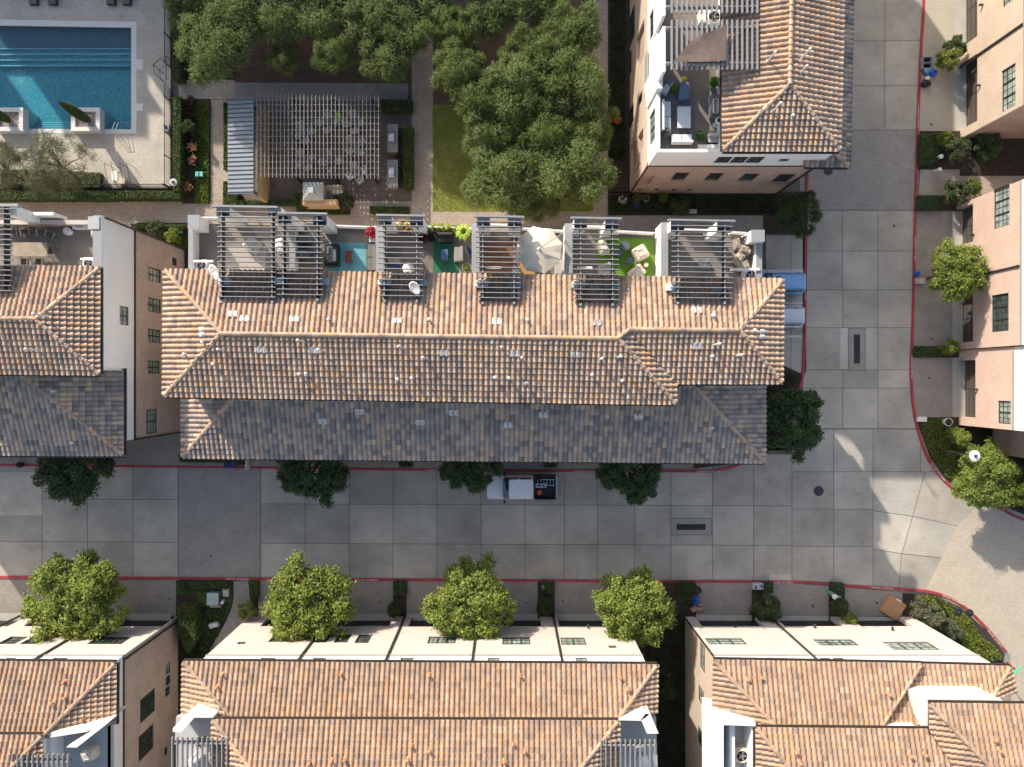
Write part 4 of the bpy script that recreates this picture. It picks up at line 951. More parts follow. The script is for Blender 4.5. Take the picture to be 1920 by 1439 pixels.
rf.plane(e1, [[(1418, 1365), (1742, 1368), (1830, 1500), (1530, 1500)]]); rf.plane(e2, [[(1418, 1365), (1530, 1500), (1418, 1500)]])
rf.plane(e3, [[(1742, 1319), (2050, 1323), (2050, 1500), (1915, 1500)]]); rf.plane(e4, [[(1742, 1319), (1915, 1500), (1830, 1500), (1744, 1372)]])
rf.cap(rp(d1, 1340, 1240), rp(d1, 1454, 1361)); rf.cap(rp(d1, 1726, 1248), rp(d1, 1650, 1366), r=0.11, dz=0.04); rf.cap(rp(d3, 1892, 1252), rp(d3, 1859, 1309)); rf.cap(rp(e1, 1420, 1367), rp(e1, 1528, 1498)); rf.cap(rp(e3, 1744, 1321), rp(e3, 1913, 1498))
rf.gutter(P(1338, 1237, 10.8), P(1728, 1244, 10.8)); rf.gutter(P(1728, 1245, 10.3), P(1893, 1249, 10.3)); rf.gutter(P(1418, 1364, 12.9), P(1742, 1367, 12.9)); rf.gutter(P(1741, 1318, 13.3), P(2050, 1322, 13.3)); rf.gutter(P(1741, 1372, 13.3), P(1741, 1319, 13.3)); rf.gutter(P(1417, 1500, 12.9), P(1417, 1365, 12.9)); rf.finish(s3)
vents(s3, d1, [(1400, 1272, 'low'), (1425, 1268, 'low'), (1664, 1300, 'low')], 'vent_terra'); vents(s3, e1, [(1490, 1408, 'low'), (1498, 1428, 'low'), (1704, 1415, 'low'), (1731, 1413, 'low'), (1688, 1434, 'low')], 'vent_terra')
vents(s3, e3, [(1862, 1385, 'low'), (1870, 1405, 'low')], 'vent_terra'); vents(s3, d3, [(1813, 1288, 'low')], 'vent_terra')
body(s3, [(33.6, -60), (34.4, -60), (34.4, SY-0.6), (33.6, SY-0.6)], 0, 10.1, M['white'], 'side_wall')
body(s3, [(16.9, -40), (45, -40), (45, -23.4), (27.3, -23.4), (27.3, -23.1), (16.9, -23.1)], 10.5, 12.8, M['white'], 'upper_wall')
b = MB(); b.prism(PL([(1722, 1308), (1862, 1309), (1905, 1330), (1742, 1330), (1742, 1371), (1738, 1371)], 12.7), 10.5, 12.7); b.build('parapet', M['white'], s3)
sterr(s3, [(1336, 1342), (1418, 1350), (1418, 1500), (1336, 1500)], [([(1337, 1342), (1417, 1356), (1417, 1362), (1357, 1360), (1357, 1500), (1338, 1500)], 12.4), ([(1368, 1361), (1378, 1361), (1378, 1500), (1368, 1500)], 11.8), ([(1409, 1362), (1416, 1362), (1416, 1500), (1409, 1500)], 12.2)])
WX3 = 14.75
hs = [hE(WX3, 1312, 1207, 1322, 1259, 'w1b'), hE(WX3, 1309, 1289, 1320, 1322, 'w1b'), hE(WX3, 1308, 1368, 1320, 1400, 'w1')]
facade(s3, (WX3-0.01, -50), (0, 1), (-1, 0), 50+SY-0.22, 0, 8.86, shift(hs, -50), M['brick_tan'])
facade(s3, (WX3+0.01, -50), (0, 1), (-1, 0), 50+SY-0.24, 8.86, 10.6, [], M['ledge'], 'wall_band'); downpipe(s3, WX3-0.06, SY-0.05, 0, 8.8)

# ---------------------------------------------------------------- 5. blocks along the right edge
def east(label, X, y0, y1, zl, wins, pipes, mat, loc, ztop=12.6, smat='brick_brown'):
    t = thing('townhouse_block', label, 'building', loc)
    body(t, [(X+1.25, y0+0.25), (60, y0+0.25), (60, y1-0.25), (X+1.25, y1-0.25)], 0, ztop, M['white'], 'core')
    facade(t, (X, y0), (0, 1), (-1, 0), y1-y0, 0, zl, shift(wins, y0), M[mat])
    facade(t, (X+0.02, y0), (0, 1), (-1, 0), y1-y0, zl+0.12, ztop, [], M['white'], 'wall_band')
    body(t, [(X-0.07, y0), (X+0.2, y0), (X+0.2, y1), (X-0.07, y1)], zl, zl+0.12, M['ledge'], 'ledge')
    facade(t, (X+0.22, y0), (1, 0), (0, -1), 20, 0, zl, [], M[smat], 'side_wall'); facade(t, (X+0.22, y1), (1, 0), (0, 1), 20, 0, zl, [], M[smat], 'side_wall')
    for y in pipes: downpipe(t, X-0.05, y, 0, zl, 0.12)
    return t
def gE(X, ya, yb): return [(CY-yb)*(H-1.2)/F, (CY-ya)*(H-1.2)/F, 0.12, 2.35, 'garage', 0.5]
X1 = 37.65
e1b = east('tan brick block at top right corner with dark garage doors', X1, (CY-261)*H/F, 44, 7.75,
     [gE(X1, 112, 236), gE(X1, -60, 80), hE(X1, 1878, 126, 1904, 205, 'w3b'), hE(X1, 1880, -40, 1900, 8, 'w3b')], [(CY-128)*H/F], 'brick_tan', P(1850, 150))
X2 = 37.3
M['brick_tan2'] = brick('rose_tan_brick', (0.62, 0.44, 0.345), (0.54, 0.37, 0.29), (0.60, 0.48, 0.40), var=0.06)
e2b = east('rose brick block at right edge behind the bright street tree', X2, (CY-656)*H/F, 14.6, 7.9,
     [gE(X2, 388, 458), gE(X2, 553, 642), hE(X2, 1863, 350, 1893, 426, 'w3b'), hE(X2, 1859, 552, 1891, 622, 'w3')], [(CY-526)*H/F], 'brick_tan2', P(1850, 500))
X3 = 37.5
e3b = east('rose brick block at right edge with bright white upper wall', X3, (CY-797)*H/F, (CY-657)*H/F - 0.02, 6.8,
     [gE(X3, 676, 783), hE(X3, 1871, 752, 1895, 795, 'w2b')], [], 'brick_tan2', P(1850, 730))
wing = thing('brick_wing', 'shaded brick wing low at the right edge beneath the white walled block', 'building', P(1900, 830))
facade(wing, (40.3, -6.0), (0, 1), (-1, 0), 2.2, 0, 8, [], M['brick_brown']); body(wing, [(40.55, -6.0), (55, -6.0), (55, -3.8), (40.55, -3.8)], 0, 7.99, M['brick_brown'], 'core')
# wall lanterns and small vents on the brick fronts
def wall_bits(t, X, pts, kind):
    for (px, py) in pts:
        if kind == 'E': z = ze(X, px); x, y = X, (CY-py)*(H-z)/F; d = (-1, 0)
        elif kind == 'N': z = zn(X, py); y, x = X, (px-CX)*(H-z)/F; d = (0, 1)
        b = MB(); b.box(x+d[0]*0.02-0.07, y+d[1]*0.02-0.07, z-0.08, x+d[0]*0.08+0.05, y+d[1]*0.08+0.05, z+0.08)
        b.tube([(x, y, z+0.05), (x+d[0]*0.16, y+d[1]*0.16, z+0.16), (x+d[0]*0.22, y+d[1]*0.22, z+0.08)], 0.02, 6)
        b.lathe(x+d[0]*0.22, y+d[1]*0.22, [(0.02, z+0.1), (0.11, z-0.03), (0.10, z-0.06)], 10)
        b.build('wall_lantern', M['steel_dark'], t)
wall_bits(e1b, X1, [(1843, 9), (1838, 160)], 'E'); wall_bits(e2b, X2, [(1826, 440), (1822, 588)], 'E'); wall_bits(e3b, X3, [(1833, 730)], 'E')
wall_bits(s2, SY, [(634, 1172), (800, 1174), (956, 1176), (1103, 1179)], 'N'); wall_bits(s1, SY, [(233, 1174), (110, 1172)], 'N'); wall_bits(s3, SY, [(1379, 1177), (1528, 1178), (1674, 1183)], 'N')

# ---------------------------------------------------------------- 6. unseen blocks added to cast the courtyard shade, slits slanted along the sun
M['shadow_caster'] = simple('shadow_block_stucco', (0.55, 0.5, 0.43), 0.85)
def slant(x0, x1, ys, d=600, a=0.0, b=0.0): return [(x0, ys), (x1, ys), (x1-b*d, ys-d), (x0-a*d, ys-d)]
K_ = 0.685
for q, lab in ((slant(-1300, -300, -300, a=0, b=K_), 'unseen shadow block north of the pool'), (slant(-248, -97, -290, a=K_, b=0), 'narrow unseen shadow block north of the pool gate'),
               (slant(-97, -66, -335, a=0, b=K_, d=300), 'unseen shadow block set back north of the pool hedge'), (slant(-46, 18, -335, a=K_, b=0, d=300), 'narrow unseen shadow block behind the pool hedge'), (slant(18, 1010, -282), 'long unseen shadow block north of the tree court')):
    b = MB(); q = PL(q, 0.0); b.prism(q, 0, 14.0)
    o = b.build('shadow_block', M['shadow_caster'], origin=(q[0][0], q[0][1], 0)); tag(o, lab, 'building')
# ================================================================ trees, hedges, shrubs
def sph(n):
    v = RN.normal(size=(n, 3)); return v / np.linalg.norm(v, axis=1, keepdims=True)
def crown_arrays(kind, seed):
    """leaf centres, facing, size for a crown roughly 1 unit = 1 m, radius about 3.5 m, base of crown near z=2.2"""
    global RN
    keep = RN; RN = np.random.default_rng(seed)
    C, N, S = [], [], []
    if kind == 'street':      # dense rounded crown with ragged edge
        nl, rx, rz, zc = 92, 3.1, 1.6, 4.4
    elif kind == 'park':      # looser, several upright fingers of spiky shoots
        nl, rx, rz, zc = 17, 2.75, 1.3, 4.5
    elif kind == 'airy':
        nl, rx, rz, zc = 46, 3.1, 1.3, 3.7
    else:                     # shrub
        nl, rx, rz, zc = 26, 0.9, 0.7, 0.9
    cen = []
    while len(cen) < nl:
        d = sph(1)[0]; d[2] = abs(d[2])*0.9 - 0.35 if RN.random() < 0.8 else d[2]
        rr = RN.uniform(0.35, 1.0)**0.6
        a = math.atan2(d[1], d[0]); wob = 1 + 0.09*math.sin(3*a+seed) + 0.07*math.sin(5*a+seed*2.3)
        if kind == 'park' and any((d[0]*rx*rr*wob-q[0])**2 + (d[1]*rx*rr*wob-q[1])**2 < 0.9**2 for q in cen) and RN.random() < 0.97: continue
        cen.append((d[0]*rx*rr*wob, d[1]*rx*rr*wob, zc + d[2]*rz*rr + (RN.uniform(-0.55, 0.65) if kind == 'park' else RN.uniform(-0.3, 0.4))))
    for c in cen:
        c = np.array(c); edge = math.hypot(c[0], c[1])/rx
        lr = (RN.uniform(0.85, 1.35) if kind == 'park' else RN.uniform(0.5, 0.95) if kind != 'shrub' else RN.uniform(0.22, 0.38)) * (1.1-0.25*edge)
        ns = {'street': 50, 'park': 185, 'airy': 60, 'shrub': 32}[kind]
        dirs = sph(ns); dirs[:, 2] = np.abs(dirs[:, 2])*0.9 + (-0.15 if kind != 'airy' else -0.35); dirs /= np.linalg.norm(dirs, axis=1, keepdims=True)
        outw = np.array([c[0], c[1], 0.0]); outw = outw/(np.linalg.norm(outw)+1e-6)*edge*0.7
        dirs = dirs + outw; dirs /= np.linalg.norm(dirs, axis=1, keepdims=True)
        for d in dirs:
            L = lr*RN.uniform(0.7, 1.25)*(1.25 if kind == 'airy' else 1.0); k = {'street': 7, 'park': 8, 'airy': 8, 'shrub': 7}[kind]
            t = ((0.42 if kind != 'park' else 0.5) + (0.58 if kind != 'park' else 0.5)*np.linspace(0, 1, k))[:, None]
            p = c + d*L*t; droop = np.zeros((k, 3)); droop[:, 2] = -(t[:, 0]**2)*L*(0.15 if kind != 'airy' else 0.3)
            j = {'street': 0.085, 'park': 0.045, 'airy': 0.06, 'shrub': 0.05}[kind]
            p = p + droop + RN.normal(scale=j, size=p.shape)
            C.append(p); nn = RN.normal(size=(k, 3))*0.75 + np.array([0, 0, 0.9]) + d*0.45; N.append(nn)
            base = {'street': 0.10, 'park': 0.088, 'airy': 0.072, 'shrub': 0.06}[kind]
            S.append(base*RN.uniform(0.7, 1.35, k))
    out = np.vstack(C), np.vstack(N), np.concatenate(S); RN = keep
    return out, cen
WID = {'street': 0.55, 'park': 0.34, 'airy': 0.26, 'shrub': 0.5}
def make_tree(label, kind, seed, base, alt, h_trunk, name='street_tree', cat='tree', group=None, var=0.28):
    (C, N, S), cen = crown_arrays(kind, seed)
    t = thing(name, label, cat, (0, 0, 0), group)
    zlo, zhi = C[:, 2].min(), C[:, 2].max()
    cols = leafcols(len(C), base, var, alt, 0.22)
    leaf_mesh('crown', C, N, S, cols, M['leaf'], t, width=WID[kind])
    b = MB(); rnd = random.Random(seed)
    if kind != 'shrub':
        top = (rnd.uniform(-.15, .15), rnd.uniform(-.15, .15), h_trunk)
        b.tube([(0, 0, 0), (top[0]*0.5, top[1]*0.5, h_trunk*0.5), top], [0.17, 0.13, 0.12], 8)
        for c in rnd.sample(cen, min(15, len(cen))):
            m_ = ((top[0]+c[0])/2, (top[1]+c[1])/2, (top[2]+c[2])/2+0.25); b.tube([top, m_, c], [0.075, 0.045, 0.018], 5)
    else:
        for c in rnd.sample(cen, 8): b.tube([(0, 0, 0), (c[0]*0.5, c[1]*0.5, c[2]*0.6), c], [0.025, 0.018, 0.01], 5)
    b.build('trunk' if kind != 'shrub' else 'stems', M['bark'], t)
    return t
G_LIT = (0.235, 0.305, 0.06); G_SHADED = (0.09, 0.145, 0.055); G_PARK = (0.18, 0.235, 0.08); G_OLIVE = (0.16, 0.18, 0.105)  # lit and shaded greens
protos = {}
def place_tree(kind, var, px, py, zc, r, label, name='street_tree', group=None, pal=None, zs=None, rot=None, cat='tree'):
    """crown centred on picture point (px,py) at height zc, radius r metres"""
    key = (kind, var, pal)
    base, alt = {'lit': (G_LIT, (0.22, 0.235, 0.075)), 'dark': (G_SHADED, (0.04, 0.075, 0.03)), 'park': (G_PARK, (0.13, 0.18, 0.06)), 'olive': (G_OLIVE, (0.12, 0.14, 0.08)), 'lime': ((0.16, 0.22, 0.04), (0.2, 0.24, 0.06)), 'bush': ((0.07, 0.105, 0.04), (0.11, 0.14, 0.06))}[pal]
    if key not in protos:
        protos[key] = make_tree(label, kind, var*13+5, base, alt, 2.6 if kind != 'airy' else 2.0, name, cat, group); t = protos[key]
    else:
        t = copy_tree(protos[key]); t.name = name

    tag(t, label, cat, group)
    R0 = {'street': 3.65, 'park': 3.45, 'airy': 3.8, 'shrub': 1.2}[kind]; Z0 = {'street': 4.4, 'park': 4.6, 'airy': 3.7, 'shrub': 0.9}[kind]
    x, y, _ = P(px, py, zc); s = r/R0; sz = zc/Z0 if zs is None else zs
    t.location = (x, y, 0.1); t.scale = (s, s, sz); t.rotation_euler = (0, 0, random.uniform(0, 6.28) if rot is None else rot)
    return t
GS = 'street trees in front of the garages'
for (v, px, py, r, lab) in ((1, 150, 1122, 4.05, 'big bright green street tree at far left before the bottom left block'), (2, 580, 1128, 3.75, 'round bright green street tree left of centre before the pale brick garages'),
                            (3, 884, 1128, 3.65, 'round bright green street tree in the middle of the bottom garage row'), (4, 1186, 1134, 3.35, 'bright green street tree reaching over the right end of the bottom centre block')):
    place_tree('street', v, px, py, 4.6, r, lab, group=GS, pal='lit', zs=1.12)
GD = 'shaded trees along the central block'
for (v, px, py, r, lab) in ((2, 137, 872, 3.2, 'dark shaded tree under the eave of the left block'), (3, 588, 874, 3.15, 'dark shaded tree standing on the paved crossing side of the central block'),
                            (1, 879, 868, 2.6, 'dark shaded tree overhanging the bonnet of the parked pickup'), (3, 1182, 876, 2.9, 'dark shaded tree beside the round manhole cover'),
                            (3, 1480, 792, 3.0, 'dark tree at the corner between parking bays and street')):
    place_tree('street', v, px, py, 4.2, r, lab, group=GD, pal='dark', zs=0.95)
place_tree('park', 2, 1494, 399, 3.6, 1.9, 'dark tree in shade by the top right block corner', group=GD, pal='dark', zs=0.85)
place_tree('street', 2, 1790, 510, 3.9, 2.45, 'bright green street tree against the rose brick block at right', pal='lit', zs=0.95)
place_tree('street', 3, 1852, 896, 3.0, 2.9, 'bright green tree beside the white disc street lamp', pal='lit', zs=0.66)
place_tree('street', 1, 1925, 925, 3.0, 1.3, 'small bright green tree cut by the right edge of the photo', pal='lime', zs=0.7)
# courtyard trees
GP = 'trees in the courtyard'
PT = [(1, 900, 185, 5.4, 2.3, 'courtyard tree above the upper right corner of the lawn'), (2, 1110, 235, 5.6, 2.1, 'courtyard tree over the path halfway down the top right block'), (4, 1000, 310, 5.2, 2.6, 'courtyard tree in the heart of the lower lawn group'), (3, 1040, 130, 5.6, 2.4, 'courtyard tree with spiky bright top in the upper half of the group'), (2, 640, 30, 4.3, 2.7, 'dark courtyard tree at the top edge above the second spiky tree'), (1, 520, 30, 4.2, 2.5, 'dark courtyard tree behind the small bright one'), (4, 765, 45, 4.4, 2.5, 'dark courtyard tree at the top edge above the path'), (3, 425, 35, 4.3, 2.6, 'dark courtyard tree between the pool fence and the gravel'), (1, 396, 92, 4.9, 3.1, 'leafy courtyard tree beside the pool fence'), (2, 532, 108, 3.4, 1.35, 'small bright courtyard tree alone over the brown gravel'), (3, 624, 100, 4.0, 1.8, 'spiky courtyard tree above the left part of the pergola'),
      (4, 728, 110, 4.3, 2.35, 'spiky courtyard tree above the right end of the pergola'), (1, 856, 130, 5.4, 2.3, 'slim courtyard tree at the top corner of the lawn'), (2, 862, 60, 5.0, 1.8, 'small half shaded courtyard tree near the top centre'),
      (3, 975, 170, 5.9, 2.9, 'courtyard tree above the middle of the lawn group'), (4, 1072, 62, 5.8, 2.3, 'tall courtyard tree with bright tip near the top path'), (1, 1080, 168, 6.0, 2.7, 'courtyard tree leaning over the path left of the top right block'),
      (2, 925, 248, 5.6, 2.5, 'courtyard tree over the upper right of the lawn'), (3, 938, 342, 5.4, 3.05, 'broad courtyard tree over the lower right of the lawn'), (4, 1078, 318, 6.0, 3.15, 'largest courtyard tree at the lower end of the path by the top right block'),
      (1, 1018, 248, 5.8, 2.2, 'courtyard tree squeezed in the middle of the group'), (2, 985, 95, 5.2, 2.0, 'courtyard tree with bright tips near the top of the group'),
      (3, 470, 18, 4.2, 2.9, 'dark courtyard tree at the top edge left of centre'), (4, 585, 10, 4.2, 2.9, 'dark courtyard tree at the top edge above the gravel'), (1, 700, 18, 4.4, 2.9, 'dark courtyard tree at the top edge right of the gravel'), (2, 805, 30, 4.4, 2.6, 'dark courtyard tree at the top edge over the path'),
      (3, 350, 5, 4.0, 2.2, 'dark tree at the top edge beside the pool fence'), (4, 930, 12, 4.6, 2.6, 'dark courtyard tree at the top edge right of centre'), (1, 1010, 5, 4.8, 2.4, 'shaded courtyard tree at the top edge near the top right path'), (2, 1005, 375, 4.0, 1.9, 'low courtyard tree at the bottom of the group by the roof terraces')]
for (v, px, py, zc, r, lab) in PT: place_tree('park', v, px, py, zc, r, lab, 'courtyard_tree', GP, 'park')
place_tree('airy', 1, 98, 306, 3.6, 3.1, 'pale feathery tree on the pool deck', 'courtyard_tree', None, 'olive'); place_tree('airy', 2, -5, 315, 3.6, 2.6, 'pale feathery tree cut by the left edge of the photo', 'courtyard_tree', None, 'olive')
# shrubs placed one by one
SH = [(1, 1438, 1142, 1.5, 'bush', 'dark shrub with bright tip between two garages of the bottom right block', 1.3), (2, 740, 1142, 0.75, 'bush', 'small shrub between two garages behind the bottom centre block tree', 1.0), (3, 465, 1142, 0.95, 'lit', 'small bright shrub at the left end of the bottom centre block', 1.0),
      (1, 1022, 1137, 0.85, 'bush', 'small dark shrub between garages right of the middle street tree', 1.2), (2, 1572, 1134, 0.9, 'bush', 'dark shrub below the green standpipe', 1.0), (3, 1590, 1159, 0.75, 'lit', 'bright star shaped shrub between garages at bottom right', 1.2),
      (1, 1745, 1155, 1.2, 'olive', 'olive green bush right of the cardboard sheet', 1.3), (2, 1782, 1178, 1.0, 'olive', 'sparse olive bush beside the corner of the bottom right block', 1.1), (3, 1722, 1138, 1.0, 'olive', 'small olive bush nearest the red kerb at the street bend', 0.9),
      (1, 1790, 90, 1.1, 'bush', 'upper green bush at the top right garages', 1.3), (2, 1775, 112, 1.15, 'lit', 'bright bush behind the bins at the top right', 1.2),
      (3, 1792, 283, 1.3, 'bush', 'grey green round bush below the top right block', 0.9), (1, 1850, 275, 1.5, 'dark', 'dark round bush in shade under the top right block', 1.0), (2, 1770, 263, 0.85, 'lime', 'lime green shrub on the top right block corner', 0.8),
      (3, 1790, 362, 1.25, 'bush', 'round clipped dark bush by the path at right', 1.1), (1, 1822, 352, 0.9, 'lime', 'lime green low bush beside the clipped dark bush', 0.7), (2, 1780, 652, 0.85, 'lit', 'bright shrub between two garages of the right hand blocks', 1.0),
      (3, 1800, 822, 0.95, 'lit', 'green shrub in the corner bed below the white pot', 0.9), (1, 1788, 812, 0.7, 'lit', 'small green shrub just under the white pot', 0.8),
      (2, 355, 240, 0.75, 'dark', 'dark reddish shrub in shade beside the hedge', 0.8), (3, 567, 378, 0.9, 'bush', 'leafy shrub left of the outdoor kitchen wall', 0.9), (1, 648, 380, 0.9, 'bush', 'leafy shrub right of the outdoor kitchen wall', 0.9),
      (2, 295, 432, 1.0, 'bush', 'shrub between the two blocks by the rear path', 0.8), (3, 325, 445, 0.8, 'lit', 'lit shrub beside the green utility boxes', 0.8), (1, 1275, 385, 1.1, 'bush', 'grey green shrub behind the shaded bench', 0.9),
      (2, 1250, 1292, 0.9, 'bush', 'half lit shrub in the dark gap beside the bottom right block', 1.0), (3, 1290, 1105, 0.9, 'bush', 'dark shrub behind the blue rubbish bags', 1.0), (1, 1195, 372, 0.5, 'lime', 'small lime plant behind the blue pot', 0.6), (2, 1243, 372, 0.5, 'lime', 'small lime plant beside the brown brick wall', 0.6)]
for (v, px, py, r, pal, lab, zc) in SH: place_tree('shrub', v, px, py, zc, r*0.95, lab, 'shrub', None, pal, zs=zc/0.9, cat='shrub')
# box hedges and ground cover
def scatter_poly(poly, n):
    xs = [p[0] for p in poly]; ys = [p[1] for p in poly]; out = []
    while len(out) < n:
        q = RN.uniform([min(xs), min(ys)], [max(xs), max(ys)], (n*2, 2))
        for a, b in q:
            ins = False
            for i in range(len(poly)):
                x0, y0 = poly[i]; x1, y1 = poly[(i+1) % len(poly)]
                if (y0 > b) != (y1 > b) and a < (x1-x0)*(b-y0)/(y1-y0)+x0: ins = not ins
            if ins: out.append((a, b))
            if len(out) >= n: break
    return np.array(out[:n])
def parea(w): return abs(sum(w[i][0]*w[(i+1) % len(w)][1]-w[(i+1) % len(w)][0]*w[i][1] for i in range(len(w))))/2
def hedge(px, z, label, base, alt=None, dens=330, size=0.055, name='hedge'):
    w = PL(px, z); t = thing(name, label, 'hedge', (w[0][0], w[0][1], 0))
    b = MB(); cx = sum(p[0] for p in w)/len(w); cy = sum(p[1] for p in w)/len(w)
    b.prism([(cx+(x-cx)*0.97, cy+(y-cy)*0.97) for x, y in w], 0.05, z-0.06); b.build('core', M['hedge_core'], t)
    n = int(parea(w)*dens); top = scatter_poly(w, n); C = np.hstack([top, z + RN.normal(scale=0.035, size=(n, 1))]); N = RN.normal(size=(n, 3))*0.6 + [0, 0, 1]
    Cs, Ns = [C], [N]
    for i in range(len(w)):
        a = np.array(w[i]); c = np.array(w[(i+1) % len(w)]); L = np.linalg.norm(c-a); k = int(L*z*dens*0.7)
        if k < 1: continue
        q = a + (c-a)*RN.random((k, 1)); zz = RN.uniform(0.05, z, (k, 1)); nrm = np.array([(c-a)[1], -(c-a)[0]])/L
        if np.dot((a+c)/2 - np.array([cx, cy]), nrm) < 0: nrm = -nrm
        q = q + RN.normal(scale=0.03, size=(k, 2)); Cs.append(np.hstack([q, zz])); Ns.append(RN.normal(size=(k, 3))*0.6 + [nrm[0], nrm[1], 0.3])
    C = np.vstack(Cs); N = np.vstack(Ns)
    leaf_mesh('foliage', C, N, size*RN.uniform(0.7, 1.4, len(C)), leafcols(len(C), base, 0.3, alt, 0.25), M['leaf'], t, width=0.6)
    return t
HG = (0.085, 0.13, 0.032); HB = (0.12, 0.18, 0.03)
hedge([(324, 182), (339, 182), (337, 358), (324, 358)], 1.3, 'long clipped hedge along the right side of the pool fence', HG)
hedge([(218, 358), (337, 359), (337, 372), (218, 372)], 1.2, 'lit clipped hedge below the pool deck corner', HG)
hedge([(-60, 358), (215, 358), (215, 374), (-60, 374)], 1.0, 'darker hedge under the feathery tree', G_SHADED)
hedge([(324, 40), (337, 40), (338, 148), (324, 148)], 1.2, 'shaded hedge beside the upper pool fence', G_SHADED)
hedge([(131, 322), (187, 324), (187, 351), (131, 351)], 0.7, 'low olive hedge bed on the pool deck', G_OLIVE)
hedge([(0, 318), (128, 320), (128, 350), (0, 350)], 0.6, 'low hedge bed under the feathery tree', G_OLIVE)
hedge([(419, 192), (427, 192), (427, 318), (419, 318)], 0.8, 'thin hedge left of the striped metal roof', HG)
hedge([(418, 340), (428, 340), (444, 358), (444, 384), (418, 384)], 0.7, 'low hedge at the lower corner of the striped metal roof', HG)
hedge([(445, 376), (552, 376), (552, 384), (445, 384)], 0.6, 'shaded low hedge behind the stone shelter wall', G_SHADED)
hedge([(757, 238), (773, 238), (773, 352), (757, 352)], 0.95, 'half lit hedge behind the two grill counters', HG, (0.11, 0.17, 0.04))
hedge([(714, 186), (772, 188), (772, 208), (714, 206)], 0.9, 'dark hedge at the top right of the patio', G_SHADED)
hedge([(694, 387), (766, 388), (766, 400), (694, 399)], 0.6, 'low hedge between the patio and the roof terraces', HG)
hedge([(556, 392), (655, 392), (655, 402), (556, 400)], 0.35, 'strip of low green planting behind the outdoor kitchen', HG)
hedge([(333, 1138), (366, 1138), (366, 1200), (350, 1225), (335, 1190)], 1.5, 'tall narrow hedge half in sun between bottom blocks', HG, (0.14, 0.17, 0.06))
hedge([(333, 1092), (426, 1093), (426, 1106), (333, 1104)], 0.5, 'low shaded hedge along the red kerb between bottom blocks', G_SHADED)
hedge([(468, 1092), (483, 1092), (483, 1122), (468, 1122)], 0.6, 'small square hedge at the left end of the bottom driveways', G_SHADED)
hedge([(738, 1092), (761, 1092), (761, 1116), (738, 1116)], 0.6, 'small square hedge between the first and second bottom garages', G_SHADED)
hedge([(1014, 1092), (1038, 1092), (1038, 1112), (1014, 1112)], 0.6, 'small square hedge beside a white sack', G_SHADED)
hedge([(1432, 1093), (1450, 1093), (1450, 1112), (1432, 1112)], 0.6, 'small square hedge right of the meter boxes', G_SHADED)
hedge([(1560, 1094), (1583, 1095), (1583, 1118), (1560, 1118)], 0.5, 'small hedge above the green standpipe', G_SHADED)
hedge([(1274, 1093), (1300, 1093), (1300, 1130), (1274, 1130)], 0.7, 'dark hedge left of the blue rubbish bags', G_SHADED)
hedge([(1726, 252), (1764, 250), (1764, 300), (1724, 312)], 0.5, 'shaded low hedge beside the red kerb at the top right', G_SHADED)
hedge([(1723, 368), (1764, 367), (1764, 393), (1720, 394)], 0.5, 'shaded low hedge below the right hand path', G_SHADED)
hedge([(1717, 651), (1765, 651), (1765, 668), (1715, 668)], 0.5, 'shaded strip hedge between right hand driveways', G_SHADED)
hedge([(245, 420), (345, 422), (345, 430), (245, 428)], 0.7, 'thin lit hedge by the rear path between two blocks', HG)
hedge([(336, 853), (430, 860), (430, 868), (336, 866)], 0.7, 'dark hedge below the lower eave at the left', G_SHADED)
hedge([(443, 858), (463, 858), (463, 872), (443, 872)], 0.6, 'small dark hedge beside the basketball hoop', G_SHADED)
hedge([(1021, 862), (1044, 862), (1044, 876), (1021, 876)], 0.6, 'small dark hedge above the pickup bed', G_SHADED)
hedge([(748, 858), (772, 858), (772, 876), (748, 876)], 0.6, 'small dark hedge under the middle of the lower eave', G_SHADED)
def cover(name, px, z, base, alt, dens, size, label):
    w = PL(px, z); n = int(parea(w)*dens); q = scatter_poly(w, n)
    C = np.hstack([q, z + np.abs(RN.normal(scale=0.05, size=(n, 1)))]); N = RN.normal(size=(n, 3))*0.7 + [0, 0, 1]
    o = leaf_mesh(name, C, N, size*RN.uniform(0.6, 1.5, n), leafcols(n, base, 0.3, alt, 0.3), M['leaf'], origin=(w[0][0], w[0][1], 0), width=0.5)
    return tag(o, label, 'ground cover', kind='stuff')
cover('ground_cover', [(1712, 1116), (1757, 1118), (1800, 1142), (1822, 1165), (1835, 1190), (1868, 1215), (1878, 1235), (1850, 1242), (1822, 1236), (1800, 1200), (1775, 1150), (1735, 1128)], 0.3, (0.17, 0.22, 0.03), (0.22, 0.24, 0.06), 300, 0.085, 'bright lime ground cover in the bed at the street bend')
cover('ground_cover', [(1727, 786), (1788, 786), (1800, 830), (1840, 880), (1840, 920), (1815, 926), (1775, 896), (1746, 856), (1730, 815)], 0.2, (0.13, 0.18, 0.03), (0.17, 0.21, 0.05), 330, 0.07, 'green ground cover in the curved bed at the right')
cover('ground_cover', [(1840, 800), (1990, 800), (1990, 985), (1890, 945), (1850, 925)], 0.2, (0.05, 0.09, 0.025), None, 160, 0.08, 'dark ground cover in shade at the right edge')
cover('ground_cover', [(366, 190), (393, 190), (392, 320), (366, 320)], 0.22, (0.085, 0.15, 0.025), (0.13, 0.19, 0.03), 330, 0.07, 'bright ground cover in the bed beside the brick path')
cover('ground_cover', [(368, 322), (392, 322), (391, 382), (364, 382)], 0.22, (0.12, 0.18, 0.025), (0.16, 0.21, 0.04), 330, 0.07, 'lime ground cover at the foot of the path bed')
cover('ground_cover', [(1142, 368), (1510, 368), (1510, 402), (1142, 402)], 0.2, (0.035, 0.06, 0.02), (0.05, 0.085, 0.03), 180, 0.08, 'dark ground cover in shade below the top right block')
